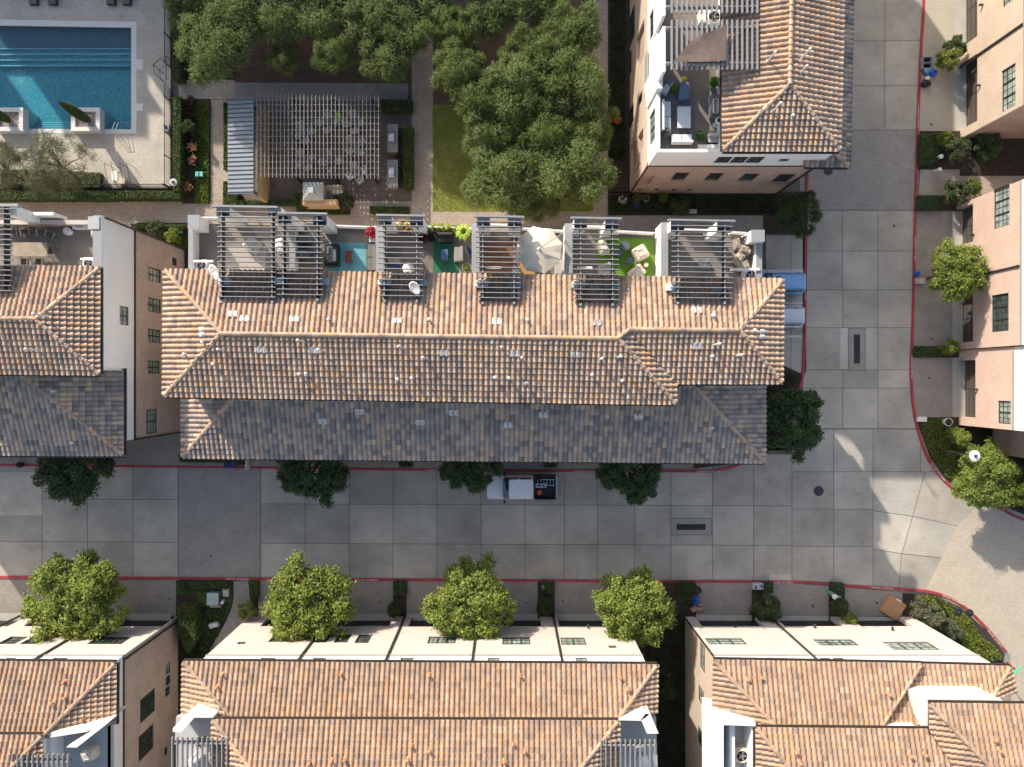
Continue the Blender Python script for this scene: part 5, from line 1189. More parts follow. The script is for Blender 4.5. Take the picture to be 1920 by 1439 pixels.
cover('ground_cover', [(1143, -80), (1172, -80), (1172, 300), (1143, 300)], 0.2, (0.03, 0.055, 0.02), None, 140, 0.08, 'dark ground cover left of the top right block')
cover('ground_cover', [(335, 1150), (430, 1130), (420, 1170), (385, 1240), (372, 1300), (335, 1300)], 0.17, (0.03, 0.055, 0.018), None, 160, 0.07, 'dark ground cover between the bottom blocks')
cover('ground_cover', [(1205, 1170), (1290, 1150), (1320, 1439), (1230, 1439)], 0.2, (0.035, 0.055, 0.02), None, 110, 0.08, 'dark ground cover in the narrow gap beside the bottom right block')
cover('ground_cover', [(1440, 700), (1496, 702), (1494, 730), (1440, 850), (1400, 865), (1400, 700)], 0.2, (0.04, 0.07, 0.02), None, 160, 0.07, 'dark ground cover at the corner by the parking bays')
cover('ground_cover', [(250, 432), (358, 436), (358, 470), (300, 455), (250, 440)], 0.2, (0.08, 0.13, 0.03), None, 250, 0.07, 'mixed ground cover between the rear path and brick wall')
cover('ground_cover', [(742, 240), (757, 240), (757, 352), (742, 352)], 0.2, (0.05, 0.09, 0.025), None, 250, 0.06, 'ground cover strip right of the grill counters')
def grass(px, z, base, label, dens=260):
    w = PL(px, z); n = int(parea(w)*dens); q = scatter_poly(w, n); C = np.hstack([q, np.full((n, 1), z+0.012)]); N = RN.normal(size=(n, 3))*0.5 + [0, 0, 1]
    f = 0.75 + 0.5*(0.5+0.5*np.sin(q[:, 0]*0.9+1.3)*np.cos(q[:, 1]*1.1)) ; cc = leafcols(n, base, 0.25)*f[:, None]
    tag(leaf_mesh('grass', C, N, 0.05*RN.uniform(0.6, 1.4, n), cc, M['leaf'], origin=(w[0][0], w[0][1], 0), width=0.3), label, 'grass', kind='stuff')
grass([(812, 198), (1111, 198), (1111, 396), (812, 396)], 0.078, (0.25, 0.29, 0.06), 'mown grass on the courtyard lawn', 420)
grass([(331, 1107), (388, 1107), (388, 1137), (370, 1137), (370, 1114), (331, 1113)], 0.155, (0.05, 0.10, 0.02), 'shaded grass strip between the bottom blocks')  # blades tinted dark to carry the shade
# flowering shrubs in the bed beside the pool hedge
def flower_bush(px, py, r, pal, label):
    x, y, _ = P(px, py, 0.5); t = thing('flowering_shrub', label, 'shrub', (x, y, 0.09)); k = 11
    for name, n, cols, sz, zl in (('foliage', 380, (0.07, 0.05, 0.03), 0.06, (0.1, 0.55)), ('flowers', 110, pal, 0.075, (0.45, 0.7))):
        d = sph(n); C = np.array([x, y, 0.1]) + np.column_stack([d[:, 0]*r*RN.uniform(0.3, 1, n), d[:, 1]*r*RN.uniform(0.3, 1, n), RN.uniform(*zl, n)])
        leaf_mesh(name, C, RN.normal(size=(n, 3))*0.7+[0, 0, 1], sz*RN.uniform(0.7, 1.4, n), leafcols(n, cols, 0.25), M['petal' if name == 'flowers' else 'leaf'], t, width=0.6)
    return t
for (px, py, r, pal, lab) in ((358, 190, 0.5, (0.10, 0.04, 0.04), 'dark red shrub at the top of the pool hedge bed'), (352, 218, 0.6, (0.09, 0.04, 0.04), 'second dark red shrub down the pool hedge bed'), (362, 275, 0.55, (0.42, 0.25, 0.12), 'orange tipped shrub in the middle of the hedge bed'),
      (363, 301, 0.5, (0.45, 0.24, 0.16), 'pink orange shrub above the green utility boxes'), (352, 352, 0.6, (0.45, 0.22, 0.12), 'orange pink shrub beside the round pool lamp'), (1150, 222, 0.5, (0.5, 0.08, 0.03), 'red flowering shrub left of the top right block')):
    flower_bush(px, py, r, pal, lab)
# ================================================================ things
def mk(name, col, rough=0.8, var=0.08, **k):
    if name not in M: M[name] = simple(name, col, rough, var, 3, **k)
    return M[name]
W_ = mk('white_plastic', (0.72, 0.72, 0.70), 0.45); DG = mk('charcoal_fabric', (0.05, 0.05, 0.055)); LG = mk('light_grey_fabric', (0.42, 0.41, 0.39)); BE = mk('beige_cover', (0.62, 0.55, 0.45))
NV = mk('navy_fabric', (0.02, 0.045, 0.14)); TEAK = mk('weathered_teak', (0.34, 0.28, 0.21), 0.8, 0.2); CARD = mk('cardboard', (0.44, 0.25, 0.13), 0.85, 0.06)
BL = mk('blue_bag_plastic', (0.01, 0.10, 0.50), 0.35); BK = mk('black_bag_plastic', (0.012, 0.012, 0.014), 0.35); CH = mk('chrome_steel', (0.55, 0.55, 0.55), 0.25, metal=0.9); GRN = mk('green_box', (0.05, 0.17, 0.13))
STUC = mk('honey_stucco', (0.50, 0.36, 0.19)); GRA = mk('granite_top', (0.28, 0.27, 0.26), 0.4, 0.3, fine=0.3); ZN = mk('zinc_roof', (0.24, 0.275, 0.30), 0.5, 0.05, metal=0.2); SLATE = mk('slate_cover', (0.13, 0.14, 0.15))
def wp(px, py, z): v = P(px, py, z); return v[0], v[1]
def rrect(cx, cy, L, Wd, r, n=5, ang=0.0):
    pts = []
    for sx, sy, a0 in ((1, 1, 0), (-1, 1, 90), (-1, -1, 180), (1, -1, 270)):
        for i in range(n+1):
            a = R(a0 + 90*i/n); pts.append((sx*(L/2-r) + r*math.cos(a), sy*(Wd/2-r) + r*math.sin(a)))
    c, s = math.cos(ang), math.sin(ang)
    return [(cx + x*c - y*s, cy + x*s + y*c) for x, y in pts]
def scaled(poly, cx, cy, fx, fy): return [(cx + (x-cx)*fx, cy + (y-cy)*fy) for x, y in poly]
# --- vehicles (front towards -x)
def wheel(t, x, y, r=0.36, w=0.24):
    b = MB(); prof = []
    vs = []; fs = []; seg = 18
    for yy, rr in ((-w/2, r*0.9), (-w/2+0.03, r), (w/2-0.03, r), (w/2, r*0.9)):
        for k in range(seg): a = 2*math.pi*k/seg; vs.append((x + rr*math.cos(a), y + yy, r + 0.02 + rr*math.sin(a)))
    for i in range(3):
        for k in range(seg): fs.append([i*seg+k, (i+1)*seg+k, (i+1)*seg+(k+1) % seg, i*seg+(k+1) % seg])
    fs += [list(range(seg)), [3*seg+k for k in range(seg)][::-1]]
    b.add(vs, fs); o = b.build('wheel', M['black'], t)
    b = MB(); vs = []; s_ = 1 if y > t.location.y else -1
    for k in range(seg): a = 2*math.pi*k/seg; vs.append((x + r*0.62*math.cos(a), y + s_*(w/2+0.004), r+0.02 + r*0.62*math.sin(a)))
    b.add(vs, [list(range(seg)) if s_ < 0 else list(range(seg))[::-1]]); b.build('rim', CH, o)
def loft(b, secs):
    n = len(secs[0]); vs = [v for s in secs for v in s]; fs = []
    for i in range(len(secs)-1):
        for k in range(n): fs.append([i*n+k, i*n+(k+1) % n, (i+1)*n+(k+1) % n, (i+1)*n+k])
    fs.append(list(range(n))[::-1]); fs.append([(len(secs)-1)*n+k for k in range(n)]); b.add(vs, fs)
def ringz(poly, z): return [(x, y, z) for x, y in poly]
def suv(label, px, py, L, Wd, mat, ang=0.0):
    x, y = wp(px, py, 0.8); t = thing('parked_car', label, 'car', (x, y, 0.01))
    b = MB(); body_ = rrect(x, y, L, Wd, 0.42, 6)
    loft(b, [ringz(scaled(body_, x, y, 0.97, 0.95), 0.25), ringz(body_, 0.45), ringz(body_, 0.78), ringz(scaled(body_, x, y, 0.985, 0.96), 0.98), ringz(scaled(body_, x, y, 0.94, 0.88), 1.06)])
    b.build('body', mat, t, smooth=True)
    c = rrect(x+L*0.10, y, L*0.74, Wd*0.90, 0.35, 6); cx = x+L*0.10
    b = MB(); loft(b, [ringz(c, 1.0), ringz(scaled(c, cx+0.12, y, 0.93, 0.90), 1.3), ringz(scaled(c, cx+0.2, y, 0.80, 0.80), 1.62)]); b.build('windows', M['car_glass'], t, smooth=True)
    r = scaled(rrect(cx+0.2, y, L*0.60, Wd*0.74, 0.22, 6), cx+0.2, y, 1, 1)
    b = MB(); loft(b, [ringz(r, 1.6), ringz(r, 1.65), ringz(scaled(r, cx+0.2, y, 0.93, 0.93), 1.69)]); b.build('roof', mat, t, smooth=True)
    b = MB()
    for s in (-1, 1): b.box(cx-L*0.22, y+s*Wd*0.335-0.02, 1.69, cx+L*0.30, y+s*Wd*0.335+0.02, 1.73)
    b.build('roof_rail', M['steel_dark'], t)
    for s in (-1, 1):
        b = MB()
        for fx in (-0.02, 0.22): b.obox(cx+L*fx, y+s*Wd*0.405, 1.0, 1.62, 0.09, 0.07, 0, 0.95)
        b.build('pillar', mat, t)
        b = MB(); b.blob((x-L*0.20, y+s*(Wd/2+0.08), 1.05), (0.09, 0.13, 0.08), 8, 6); b.build('mirror', mat, t, smooth=True)
        b = MB(); b.blob((x-L*0.465, y+s*Wd*0.36, 0.78), (0.12, 0.2, 0.1), 8, 6); b.build('headlight', W_, t, smooth=True)
        b = MB(); b.blob((x+L*0.478, y+s*Wd*0.38, 0.95), (0.07, 0.16, 0.12), 8, 6); b.build('tail_light', mk('tail_light_red', (0.35, 0.01, 0.01), 0.3), t, smooth=True)
        for fx in (-0.30, 0.30): wheel(t, x+L*fx, y+s*(Wd/2-0.13))
    return t
suv('light blue car with black sunroof in the upper parking bay', 1457, 531, 4.6, 1.86, paint('blue_car_paint', (0.24, 0.44, 0.74)))
suv('silver white car with dark rear window in the lower parking bay', 1456, 594, 4.5, 1.84, paint('silver_car_paint', (0.62, 0.68, 0.74), metal=0.1))
sr = MB(); q = wp(1460, 521, 1.7); sr.prism(rrect(q[0], q[1], 0.42, 0.24, 0.05), 1.69, 1.705)
carb = [o for o in bpy.data.objects if o.name == 'parked_car'][0]; sr.build('sunroof', M['car_glass'], carb)
def pickup():
    x, y = wp(978, 914, 0.9); L, Wd = 5.7, 1.95; mat = paint('white_truck_paint', (0.80, 0.82, 0.84)); t = thing('parked_pickup', 'white pickup truck parked under the dark tree with ladder in its black bed', 'pickup', (x, y, 0.01))
    x0 = x - L/2
    b = MB(); h = rrect(x0+1.95, y, 3.9, Wd, 0.30, 6)
    loft(b, [ringz(scaled(h, x0+2, y, 0.98, 0.96), 0.38), ringz(h, 0.6), ringz(h, 0.95), ringz(scaled(h, x0+2.05, y, 0.97, 0.93), 1.15), ringz(scaled(h, x0+2.1, y, 0.92, 0.84), 1.2)])
    b.build('body', mat, t, smooth=True)
    c = rrect(x0+2.55, y, 2.55, Wd*0.92, 0.22, 6); b = MB()
    loft(b, [ringz(c, 1.15), ringz(scaled(c, x0+2.7, y, 0.86, 0.86), 1.8)]); b.build('windows', M['car_glass'], t, smooth=True)
    r = rrect(x0+2.78, y, 1.95, Wd*0.80, 0.16, 6); b = MB(); loft(b, [ringz(r, 1.79), ringz(r, 1.86), ringz(scaled(r, x0+2.78, y, 0.95, 0.94), 1.9)])
    for k in range(5): b.box(x0+2.0, y-0.55+k*0.275-0.02, 1.895, x0+3.6, y-0.55+k*0.275+0.02, 1.915)
    b.build('roof', mat, t)
    for s in (-1, 1):
        b = MB(); b.obox(x0+2.65, y+s*Wd*0.42, 1.15, 1.82, 0.1, 0.08, 0, 0.97); b.obox(x0+3.68, y+s*Wd*0.42, 1.15, 1.82, 0.12, 0.08, 0, 0.97); b.build('pillar', mat, t)
    b = MB(); bx0, bx1 = x0+3.9, x0+L-0.05
    b.box(bx0, y-Wd/2, 0.45, bx1, y-Wd/2+0.09, 1.22); b.box(bx0, y+Wd/2-0.09, 0.45, bx1, y+Wd/2, 1.22); b.box(bx1-0.08, y-Wd/2+0.091, 0.45, bx1, y+Wd/2-0.091, 1.22); b.box(bx0, y-Wd/2+0.091, 0.45, bx0+0.06, y+Wd/2-0.091, 1.22)
    o = b.build('bed', M['black'], t); b = MB(); b.box(bx0+0.061, y-Wd/2+0.092, 0.6, bx1-0.081, y+Wd/2-0.092, 0.68); b.build('bed_liner', M['black'], o)
    b = MB(); b.box(bx1, y-Wd/2+0.1, 0.42, bx1+0.16, y+Wd/2-0.1, 0.6); b.build('bumper', CH, t)
    for s in (-1, 1):
        b = MB(); b.blob((x0+1.45, y+s*(Wd/2+0.16), 1.25), (0.09, 0.17, 0.12), 8, 6); b.build('mirror', M['black'], t, smooth=True)
        b = MB(); b.blob((x0+0.1, y+s*Wd*0.38, 0.95), (0.1, 0.17, 0.12), 8, 6); b.build('headlight', W_, t, smooth=True)
        for xx in (x0+0.95, x0+4.6): wheel(t, xx, y+s*(Wd/2-0.14), 0.39, 0.26)
    lx = bx0+0.15; ly = y+0.42; b = MB()
    for dy in (-0.2, 0.2): b.tube([(lx, ly+dy, 0.74), (lx+1.5, ly+dy*1.25, 1.25)], 0.028, 6)
    for i in range(6): u = 0.08+i*0.17; b.tube([(lx+1.5*u, ly-0.2*(1+.25*u), 0.74+0.51*u), (lx+1.5*u, ly+0.2*(1+.25*u), 0.74+0.51*u)], 0.022, 6)
    tag(b.build('ladder', CH, origin=(lx, ly, 0.7)), 'aluminium ladder lying in the pickup bed', 'ladder')
    b = MB(); b.obox(bx0+0.55, y+0.12, 0.69, 0.85, 0.9, 0.34, 0.03)
    t2 = thing('tool_case', 'white and blue plastic case in the pickup bed beside the ladder', 'case', (bx0+0.55, y+0.12, 0.69)); b.build('case_body', mk('pale_blue_plastic', (0.55, 0.60, 0.72), 0.4), t2)
    b = MB(); b.obox(bx0+0.40, y+0.12, 0.85, 0.862, 0.28, 0.12, 0.03); b.obox(bx0+0.78, y+0.12, 0.85, 0.87, 0.22, 0.2, 0.03); b.build('case_label', NV, t2)
    b = MB(); b.obox(bx0+0.42, y-0.42, 0.69, 1.0, 0.36, 0.36, 0.5); b.obox(bx0+0.42, y-0.42, 1.0, 1.06, 0.3, 0.3, 0.5); o = b.build('orange_box', mk('orange_plastic', (0.75, 0.13, 0.02), 0.5), origin=(bx0+0.42, y-0.42, 0.69)); tag(o, 'orange plastic box set askew in the pickup bed', 'box')
pickup()
# --- furniture
def chair(label, px, py, z, ang, frame, seat, arms=True, s=1.0, cat='chair', name='patio_chair', group=None):
    x, y = wp(px, py, z+0.5); t = thing(name, label, cat, (x, y, z), group); c, n = math.cos(ang), math.sin(ang)
    def q(a, b): return (x + (a*c - b*n)*s, y + (a*n + b*c)*s)
    b = MB(); b.obox(x, y, z+0.38*s, z+0.46*s, 0.52*s, 0.5*s, ang); b.build('seat', seat, t)
    b = MB(); a0, a1 = q(0, 0.25), q(0, 0.33); b.obox(*a0, z+0.46*s, z+0.9*s, 0.5*s, 0.07*s, ang); b.build('backrest', seat, t)
    for dx in (-0.24, 0.24):
        for dy in (-0.22, 0.24):
            b = MB(); w = q(dx, dy); b.tube([(w[0], w[1], z), (w[0], w[1], z+0.42*s)], 0.018*s, 5); b.build('leg', frame, t)
    if arms:
        for dx in (-0.3, 0.3):
            b = MB(); w1, w2 = q(dx, -0.22), q(dx, 0.28); b.tube([(*w1, z+0.62*s), (*w2, z+0.66*s)], 0.026*s, 6); b.tube([(*w1, z+0.4*s), (*w1, z+0.62*s)], 0.018*s, 5); b.build('armrest', frame, t)
    return t
def table(label, px0, py0, px1, py1, z, h, top, leg, round_=False, name='patio_table', group=None, ang=0.0):
    x0, y0 = wp(px0, py1, z+h); x1, y1 = wp(px1, py0, z+h); cx, cy = (x0+x1)/2, (y0+y1)/2; L, D = x1-x0, y1-y0
    t = thing(name, label, 'table', (cx, cy, z), group); b = MB()
    if round_: b.cyl(cx, cy, z+h-0.05, z+h, L/2, 20)
    else: b.obox(cx, cy, z+h-0.05, z+h, L, D, ang)
    b.build('tabletop', top, t); c, n = math.cos(ang), math.sin(ang)
    for sx in (-1, 1):
        for sy in (-1, 1):
            k = 0.3 if round_ else 0.44; a, d = sx*L*k, sy*D*k; b = MB(); b.obox(cx+a*c-d*n, cy+a*n+d*c, z, z+h-0.05, 0.05, 0.05, ang); b.build('leg', leg, t)
    return t
def sofa(label, px0, py0, px1, py1, z, mat, back='W', name='outdoor_sofa', arms=True, h=0.42, hb=0.8, base=None, ang=0.0):
    x0, y0 = wp(px0, py1, z+h); x1, y1 = wp(px1, py0, z+h); t = thing(name, label, 'sofa', ((x0+x1)/2, (y0+y1)/2, z)); bs = base or M['steel_dark']
    b = MB(); b.box(x0, y0, z+0.05, x1, y1, z+0.22); b.build('base', bs, t)
    n = 2 if max(x1-x0, y1-y0) > 1.1 else 1
    for i in range(n):
        b = MB()
        if y1-y0 >= x1-x0: b.box(x0+0.04, y0+(y1-y0)*i/n+0.02, z+0.22, x1-0.04, y0+(y1-y0)*(i+1)/n-0.02, z+h)
        else: b.box(x0+(x1-x0)*i/n+0.02, y0+0.04, z+0.22, x0+(x1-x0)*(i+1)/n-0.02, y1-0.04, z+h)
        b.build('cushion', mat, t, bevel=0.03)
    b = MB()
    if back == 'W': b.box(x0-0.02, y0, z+0.22, x0+0.16, y1, z+hb)
    if back == 'E': b.box(x1-0.16, y0, z+0.22, x1+0.02, y1, z+hb)
    if back == 'N': b.box(x0, y1-0.16, z+0.22, x1, y1+0.02, z+hb)
    if back == 'S': b.box(x0, y0-0.02, z+0.22, x1, y0+0.16, z+hb)
    b.build('backrest', mat, t, bevel=0.03)
    return t
def slab(name, label, cat, px0, py0, px1, py1, z, h, mat, bev=0.02, ang=0.0, taper=1.0, group=None):
    x0, y0 = wp(px0, py1, z+h); x1, y1 = wp(px1, py0, z+h); cx, cy = (x0+x1)/2, (y0+y1)/2
    b = MB(); b.obox(cx, cy, z, z+h, x1-x0, y1-y0, ang, taper); o = b.build(name, mat, origin=(cx, cy, z), bevel=bev); return tag(o, label, cat, group)
def ac_unit(label, px, py, z, w=0.8, mat=None):
    x, y = wp(px, py, z+0.7); t = thing('air_conditioner', label, 'air conditioner', (x, y, z)); mat = mat or W_
    b = MB(); b.obox(x, y, z, z+0.68, w, w, 0.0); b.build('casing', mat, t, bevel=0.05)
    b = MB(); b.lathe(x, y, [(w*0.40, z+0.68), (w*0.46, z+0.70), (w*0.46, z+0.76), (w*0.38, z+0.77), (w*0.37, z+0.70)], 20); b.build('fan_ring', mat, t)
    b = MB(); b.cyl(x, y, z+0.685, z+0.70, w*0.37, 18); o = b.build('fan_well', M['black'], t); b = MB()
    for k in range(5): a = k*1.257; b.obox(x+0.15*w*math.cos(a), y+0.15*w*math.sin(a), z+0.705, z+0.72, 0.3*w, 0.09*w, a)
    b.cyl(x, y, z+0.702, z+0.74, 0.05*w, 8); b.build('fan_blades', CH, o)
    b = MB()
    for k in range(4): a = k*math.pi/4; b.obox(x, y, z+0.765, z+0.775, w*0.8, 0.012, a)
    b.build('grille', M['steel_light'], t); return t
def rug(label, px, z, mat):
    w = PL(px, z); b = MB(); b.prism(w, z, z+0.012); o = b.build('outdoor_rug', mat, origin=(w[0][0], w[0][1], z)); return tag(o, label, 'rug')
def pot(label, px, py, z, r, h, potm, leaf=None, n=160, pr=None, flowers=None, lz=0.35):
    x, y = wp(px, py, z+h); t = thing('potted_plant', label, 'potted plant', (x, y, z)); b = MB()
    b.lathe(x, y, [(r*0.7, z), (r*0.95, z+h*0.7), (r, z+h), (r*0.86, z+h), (r*0.84, z+h-0.05)], 16); b.build('pot', potm, t, smooth=False)
    b = MB(); b.cyl(x, y, z+h-0.07, z+h-0.04, r*0.83, 14); b.build('soil', M['mulch'], t)
    if leaf:
        pr = pr or r*1.2; d = sph(n); C = np.array([x, y, z+h]) + np.column_stack([d[:, 0]*pr, d[:, 1]*pr, np.abs(d[:, 2])*lz])*RN.uniform(0.3, 1, (n, 1))
        leaf_mesh('foliage', C, RN.normal(size=(n, 3))*0.8+[0, 0, 1], 0.07*RN.uniform(0.7, 1.5, n), leafcols(n, leaf, 0.25), M['leaf'], t, width=0.45)
    if flowers:
        k = n//3; d = sph(k); C = np.array([x, y, z+h+0.15]) + np.column_stack([d[:, 0]*pr, d[:, 1]*pr, np.abs(d[:, 2])*lz])*0.95
        leaf_mesh('flowers', C, RN.normal(size=(k, 3))*0.6+[0, 0, 1], 0.075*RN.uniform(0.7, 1.4, k), leafcols(k, flowers, 0.2), M['petal'], t, width=0.7)
    return t
def dish(label, px, py, z, r, tilt, az, pole=0.7):
    x, y = wp(px, py, z); t = thing('satellite_dish', label, 'satellite dish', (x, y, z-pole)); ax = Vector((math.cos(az)*math.sin(tilt), math.sin(az)*math.sin(tilt), math.cos(tilt)))
    u = ax.cross(Vector((0, 0, 1))).normalized(); v = ax.cross(u); b = MB(); vs = []; seg = 24
    for rr, d in ((0.02, 0.0), (0.5, 0.04), (0.8, 0.10), (1.0, 0.15), (0.8, 0.08), (0.5, 0.02), (0.02, -0.02)):
        for k in range(seg): a = 2*math.pi*k/seg; vs.append(Vector((x, y, z)) + (u*math.cos(a) + v*math.sin(a))*rr*r + ax*d*r)
    b.add(vs, [[i*seg+k, i*seg+(k+1) % seg, (i+1)*seg+(k+1) % seg, (i+1)*seg+k] for i in range(6) for k in range(seg)]); b.build('reflector', W_, t, smooth=True)
    b = MB(); b.tube([(x, y, z-pole), (x, y, z-0.04)], 0.035, 8); b.build('mast', CH, t)
    e = Vector((x, y, z)) + ax*r*0.95 + v*0.0; f = Vector((x, y, z)) - v*r*0.95; b = MB(); b.tube([f, e], 0.02, 6); b.blob(e, (0.06, 0.06, 0.06), 8, 6); b.build('feed_arm', CH, t); return t
def parasol(label, px, py, z, rp, mat, n=8, pole=True, h=None, rot=0.2, zf=TZ, name='parasol', drop=0.38, arm=None):
    x, y = wp(px, py, z+drop); t = thing(name, label, 'parasol', (x, y, zf)); vs = [(x, y, z+drop)]
    for k in range(n): a = rot + 2*math.pi*k/n; vs.append((x + rp*math.cos(a), y + rp*math.sin(a), z))
    m_ = [(x + rp*0.55*math.cos(rot+2*math.pi*(k+.5)/n)*0.94, y + rp*0.55*math.sin(rot+2*math.pi*(k+.5)/n)*0.94, z+drop*0.42) for k in range(n)]
    e_ = [(x + rp*0.90*math.cos(rot+2*math.pi*(k+.5)/n), y + rp*0.90*math.sin(rot+2*math.pi*(k+.5)/n), z-0.03) for k in range(n)]
    vs += m_ + e_; fs = []
    for k in range(n): k2 = (k+1) % n; fs += [[0, 1+k, 1+n+k], [0, 1+n+k, 1+k2], [1+k, 1+2*n+k, 1+n+k], [1+n+k, 1+2*n+k, 1+k2]]
    lo = len(vs); vs2 = vs + [(a, b_, c-0.02) for a, b_, c in vs]; fs2 = fs + [[lo+i for i in f][::-1] for f in fs]
    b = MB(); b.add(vs2, fs2); b.build('canopy', mat, t)
    b = MB(); b.lathe(x, y, [(0.07, z+drop-0.01), (0.08, z+drop+0.04), (0.02, z+drop+0.09)], 10); b.build('finial', W_, t)
    b = MB()
    if arm:
        ax, ay = wp(arm[0], arm[1], z+0.6); b.tube([(ax, ay, zf), (ax, ay, z+0.75), (x, y, z+drop+0.12)], 0.035, 8); b.cyl(ax, ay, zf, zf+0.12, 0.4, 12)
    else: b.tube([(x, y, zf), (x, y, z+drop)], 0.03, 8)
    b.build('mast', M['steel_grey'], t)
    b = MB()
    for k in range(n): b.tube([(x, y, z+drop-0.05), (vs[1+k][0]*0.97+x*0.03, vs[1+k][1]*0.97+y*0.03, z-0.03)], 0.012, 4)
    b.build('ribs', M['steel_grey'], t); return t
def draped(label, cat, px, py, z, w, d, h, mat, ang=0.0, name='covered_chair', seed=1):
    """a piece of furniture under a loose fitted cover"""
    x, y = wp(px, py, z+h); rnd = random.Random(seed); b = MB(); secs = []
    base = rrect(x, y, w, d, min(w, d)*0.16, 3, ang)
    for f, zz in ((1.06, 0.02), (1.0, 0.35), (0.97, 0.72), (0.86, 0.95), (0.45, 1.02)):
        secs.append([(x+(a-x)*f*(1+rnd.uniform(-.05, .05)), y+(c-y)*f*(1+rnd.uniform(-.05, .05)), z+h*zz + (rnd.uniform(-.05, .06) if zz > 0.9 else 0)) for a, c in base])
    loft(b, secs); o = b.build(name, mat, origin=(x, y, z)); return tag(o, label, cat)
z = TZ + 0.006
# left edge terrace
t = table('long weathered wooden dining table on the left terrace', 23, 455, 88, 481, z, 0.74, TEAK, TEAK)
CG = 'metal dining chairs on the left terrace'
for (px, py, a, lab) in ((25, 437, 0.1, 'metal armchair at the far left corner of the left terrace'), (49, 437, 0.2, 'metal dining chair above the middle of the wooden table'), (79, 437, 0.0, 'metal dining chair above the right end of the wooden table'),
                         (95, 441, -0.5, 'metal dining chair turned away right of the wooden table'), (45, 492, 3.14, 'metal dining chair below the left half of the wooden table'), (73, 492, 3.14, 'metal dining chair below the right half of the wooden table'), (97, 470, -1.4, 'metal dining chair at the right end of the wooden table')):
    chair(lab, px, py, z, a, M['steel_light'], mk('brown_mesh', (0.12, 0.10, 0.08)), group=CG)
slab('daybed', 'white daybed frame beside the left corner pier', 'daybed', 135, 415, 164, 429, z, 0.5, W_); slab('daybed_cushion', 'glassy grey cushion on the white daybed', 'cushion', 141, 417, 155, 427, z+0.5, 0.06, LG)
x, y = wp(124, 433, z+0.5); t = thing('drum_stool', 'round white patterned drum stool on the left terrace', 'stool', (x, y, z)); b = MB(); b.lathe(x, y, [(0.22, z), (0.27, z+0.22), (0.25, z+0.46)], 16); b.build('drum', W_, t)
b = MB(); [b.cyl(x+0.15*math.cos(k), y+0.15*math.sin(k), z+0.461, z+0.468, 0.028, 6) for k in range(6)]; b.build('pattern', mk('rust_pattern', (0.3, 0.09, 0.05)), t)
draped('crumpled grey covered bundle by the left white wall', 'covered furniture', 176, 438, z, 0.55, 0.55, 0.9, LG, 0.3, 'covered_parasol', 3)
ac_unit('white air conditioner at the right end of the left terrace', 166, 494, z); slab('pipe_box', 'white pipe casing above the left terrace air conditioner', 'pipe casing', 150, 484, 186, 488, z+0.9, 0.12, W_)
# terrace 1
rug('pale grey decking panel on the first big terrace', [(424, 462), (500, 464), (497, 508), (420, 506)], z, mk('pale_decking', (0.36, 0.33, 0.295)))
draped('grey tilted lounge chair in the middle of the first big terrace', 'covered furniture', 470, 458, z, 0.95, 0.85, 0.65, LG, -0.6, 'lounge_chair', 5)
slab('cylinder_bolster', 'white bolster beside the grey lounge chair', 'cushion', 453, 458, 473, 466, z+0.3, 0.3, W_, 0.08, -0.6)
draped('white covered chair between the first two pergolas', 'covered furniture', 523, 459, z, 0.62, 0.95, 0.75, W_, 0.1, 'covered_chair', 6)
draped('upper dark grey armchair under the second pergola', 'covered furniture', 568, 448, z, 1.05, 0.6, 0.65, SLATE, 0, 'outdoor_armchair', 7); draped('lower dark grey armchair under the second pergola', 'covered furniture', 567, 476, z, 1.05, 0.55, 0.65, SLATE, 0, 'outdoor_armchair', 8)
ac_unit('white air conditioner at the lower left corner of the first big terrace', 378, 498, z); slab('pipe_box', 'white pipe casing on the first big terrace', 'pipe casing', 357, 488, 400, 492, z+0.9, 0.12, W_)
x, y = wp(598, 476, z+1.2); t = thing('grill_cart', 'black gas grill beside the turquoise rug', 'grill', (x, y, z)); b = MB(); b.pbox(608, 457, 633, 498, z+0.1, z+0.9); b.build('cabinet', M['black'], t, bevel=0.03)
b = MB(); b.pbox(611, 462, 630, 494, z+0.901, z+1.15); b.build('hood', M['steel_dark'], t, bevel=0.08); b = MB(); b.pbox(624, 468, 630, 490, z+1.151, z+1.19); b.pbox(613, 465, 616, 476, z+1.151, z+1.19); b.build('handle', CH, t)
# terrace 2: turquoise rug
rug('turquoise rug on the second roof terrace', [(617, 455), (687, 456), (687, 511), (617, 510)], z, mk('turquoise_rug', (0.13, 0.36, 0.42), fine=0.25))
table('rust red table on the turquoise rug', 647, 470, 659, 492, z+0.012, 0.45, mk('rust_red', (0.22, 0.06, 0.045)), M['steel_dark'])
t = sofa('black framed wicker bench right of the turquoise rug', 688, 458, 705, 508, z, mk('grey_wicker', (0.16, 0.155, 0.145), fine=0.3), 'E', base=M['black'])
pot('crimson flowering plant at the corner of the turquoise rug terrace', 698, 438, z, 0.28, 0.55, W_, (0.14, 0.02, 0.03), 240, 0.42, (0.45, 0.02, 0.05), 0.7)
slab('planter_box', 'white cube planter under the crimson plant', 'planter', 692, 441, 707, 454, z, 0.5, W_)
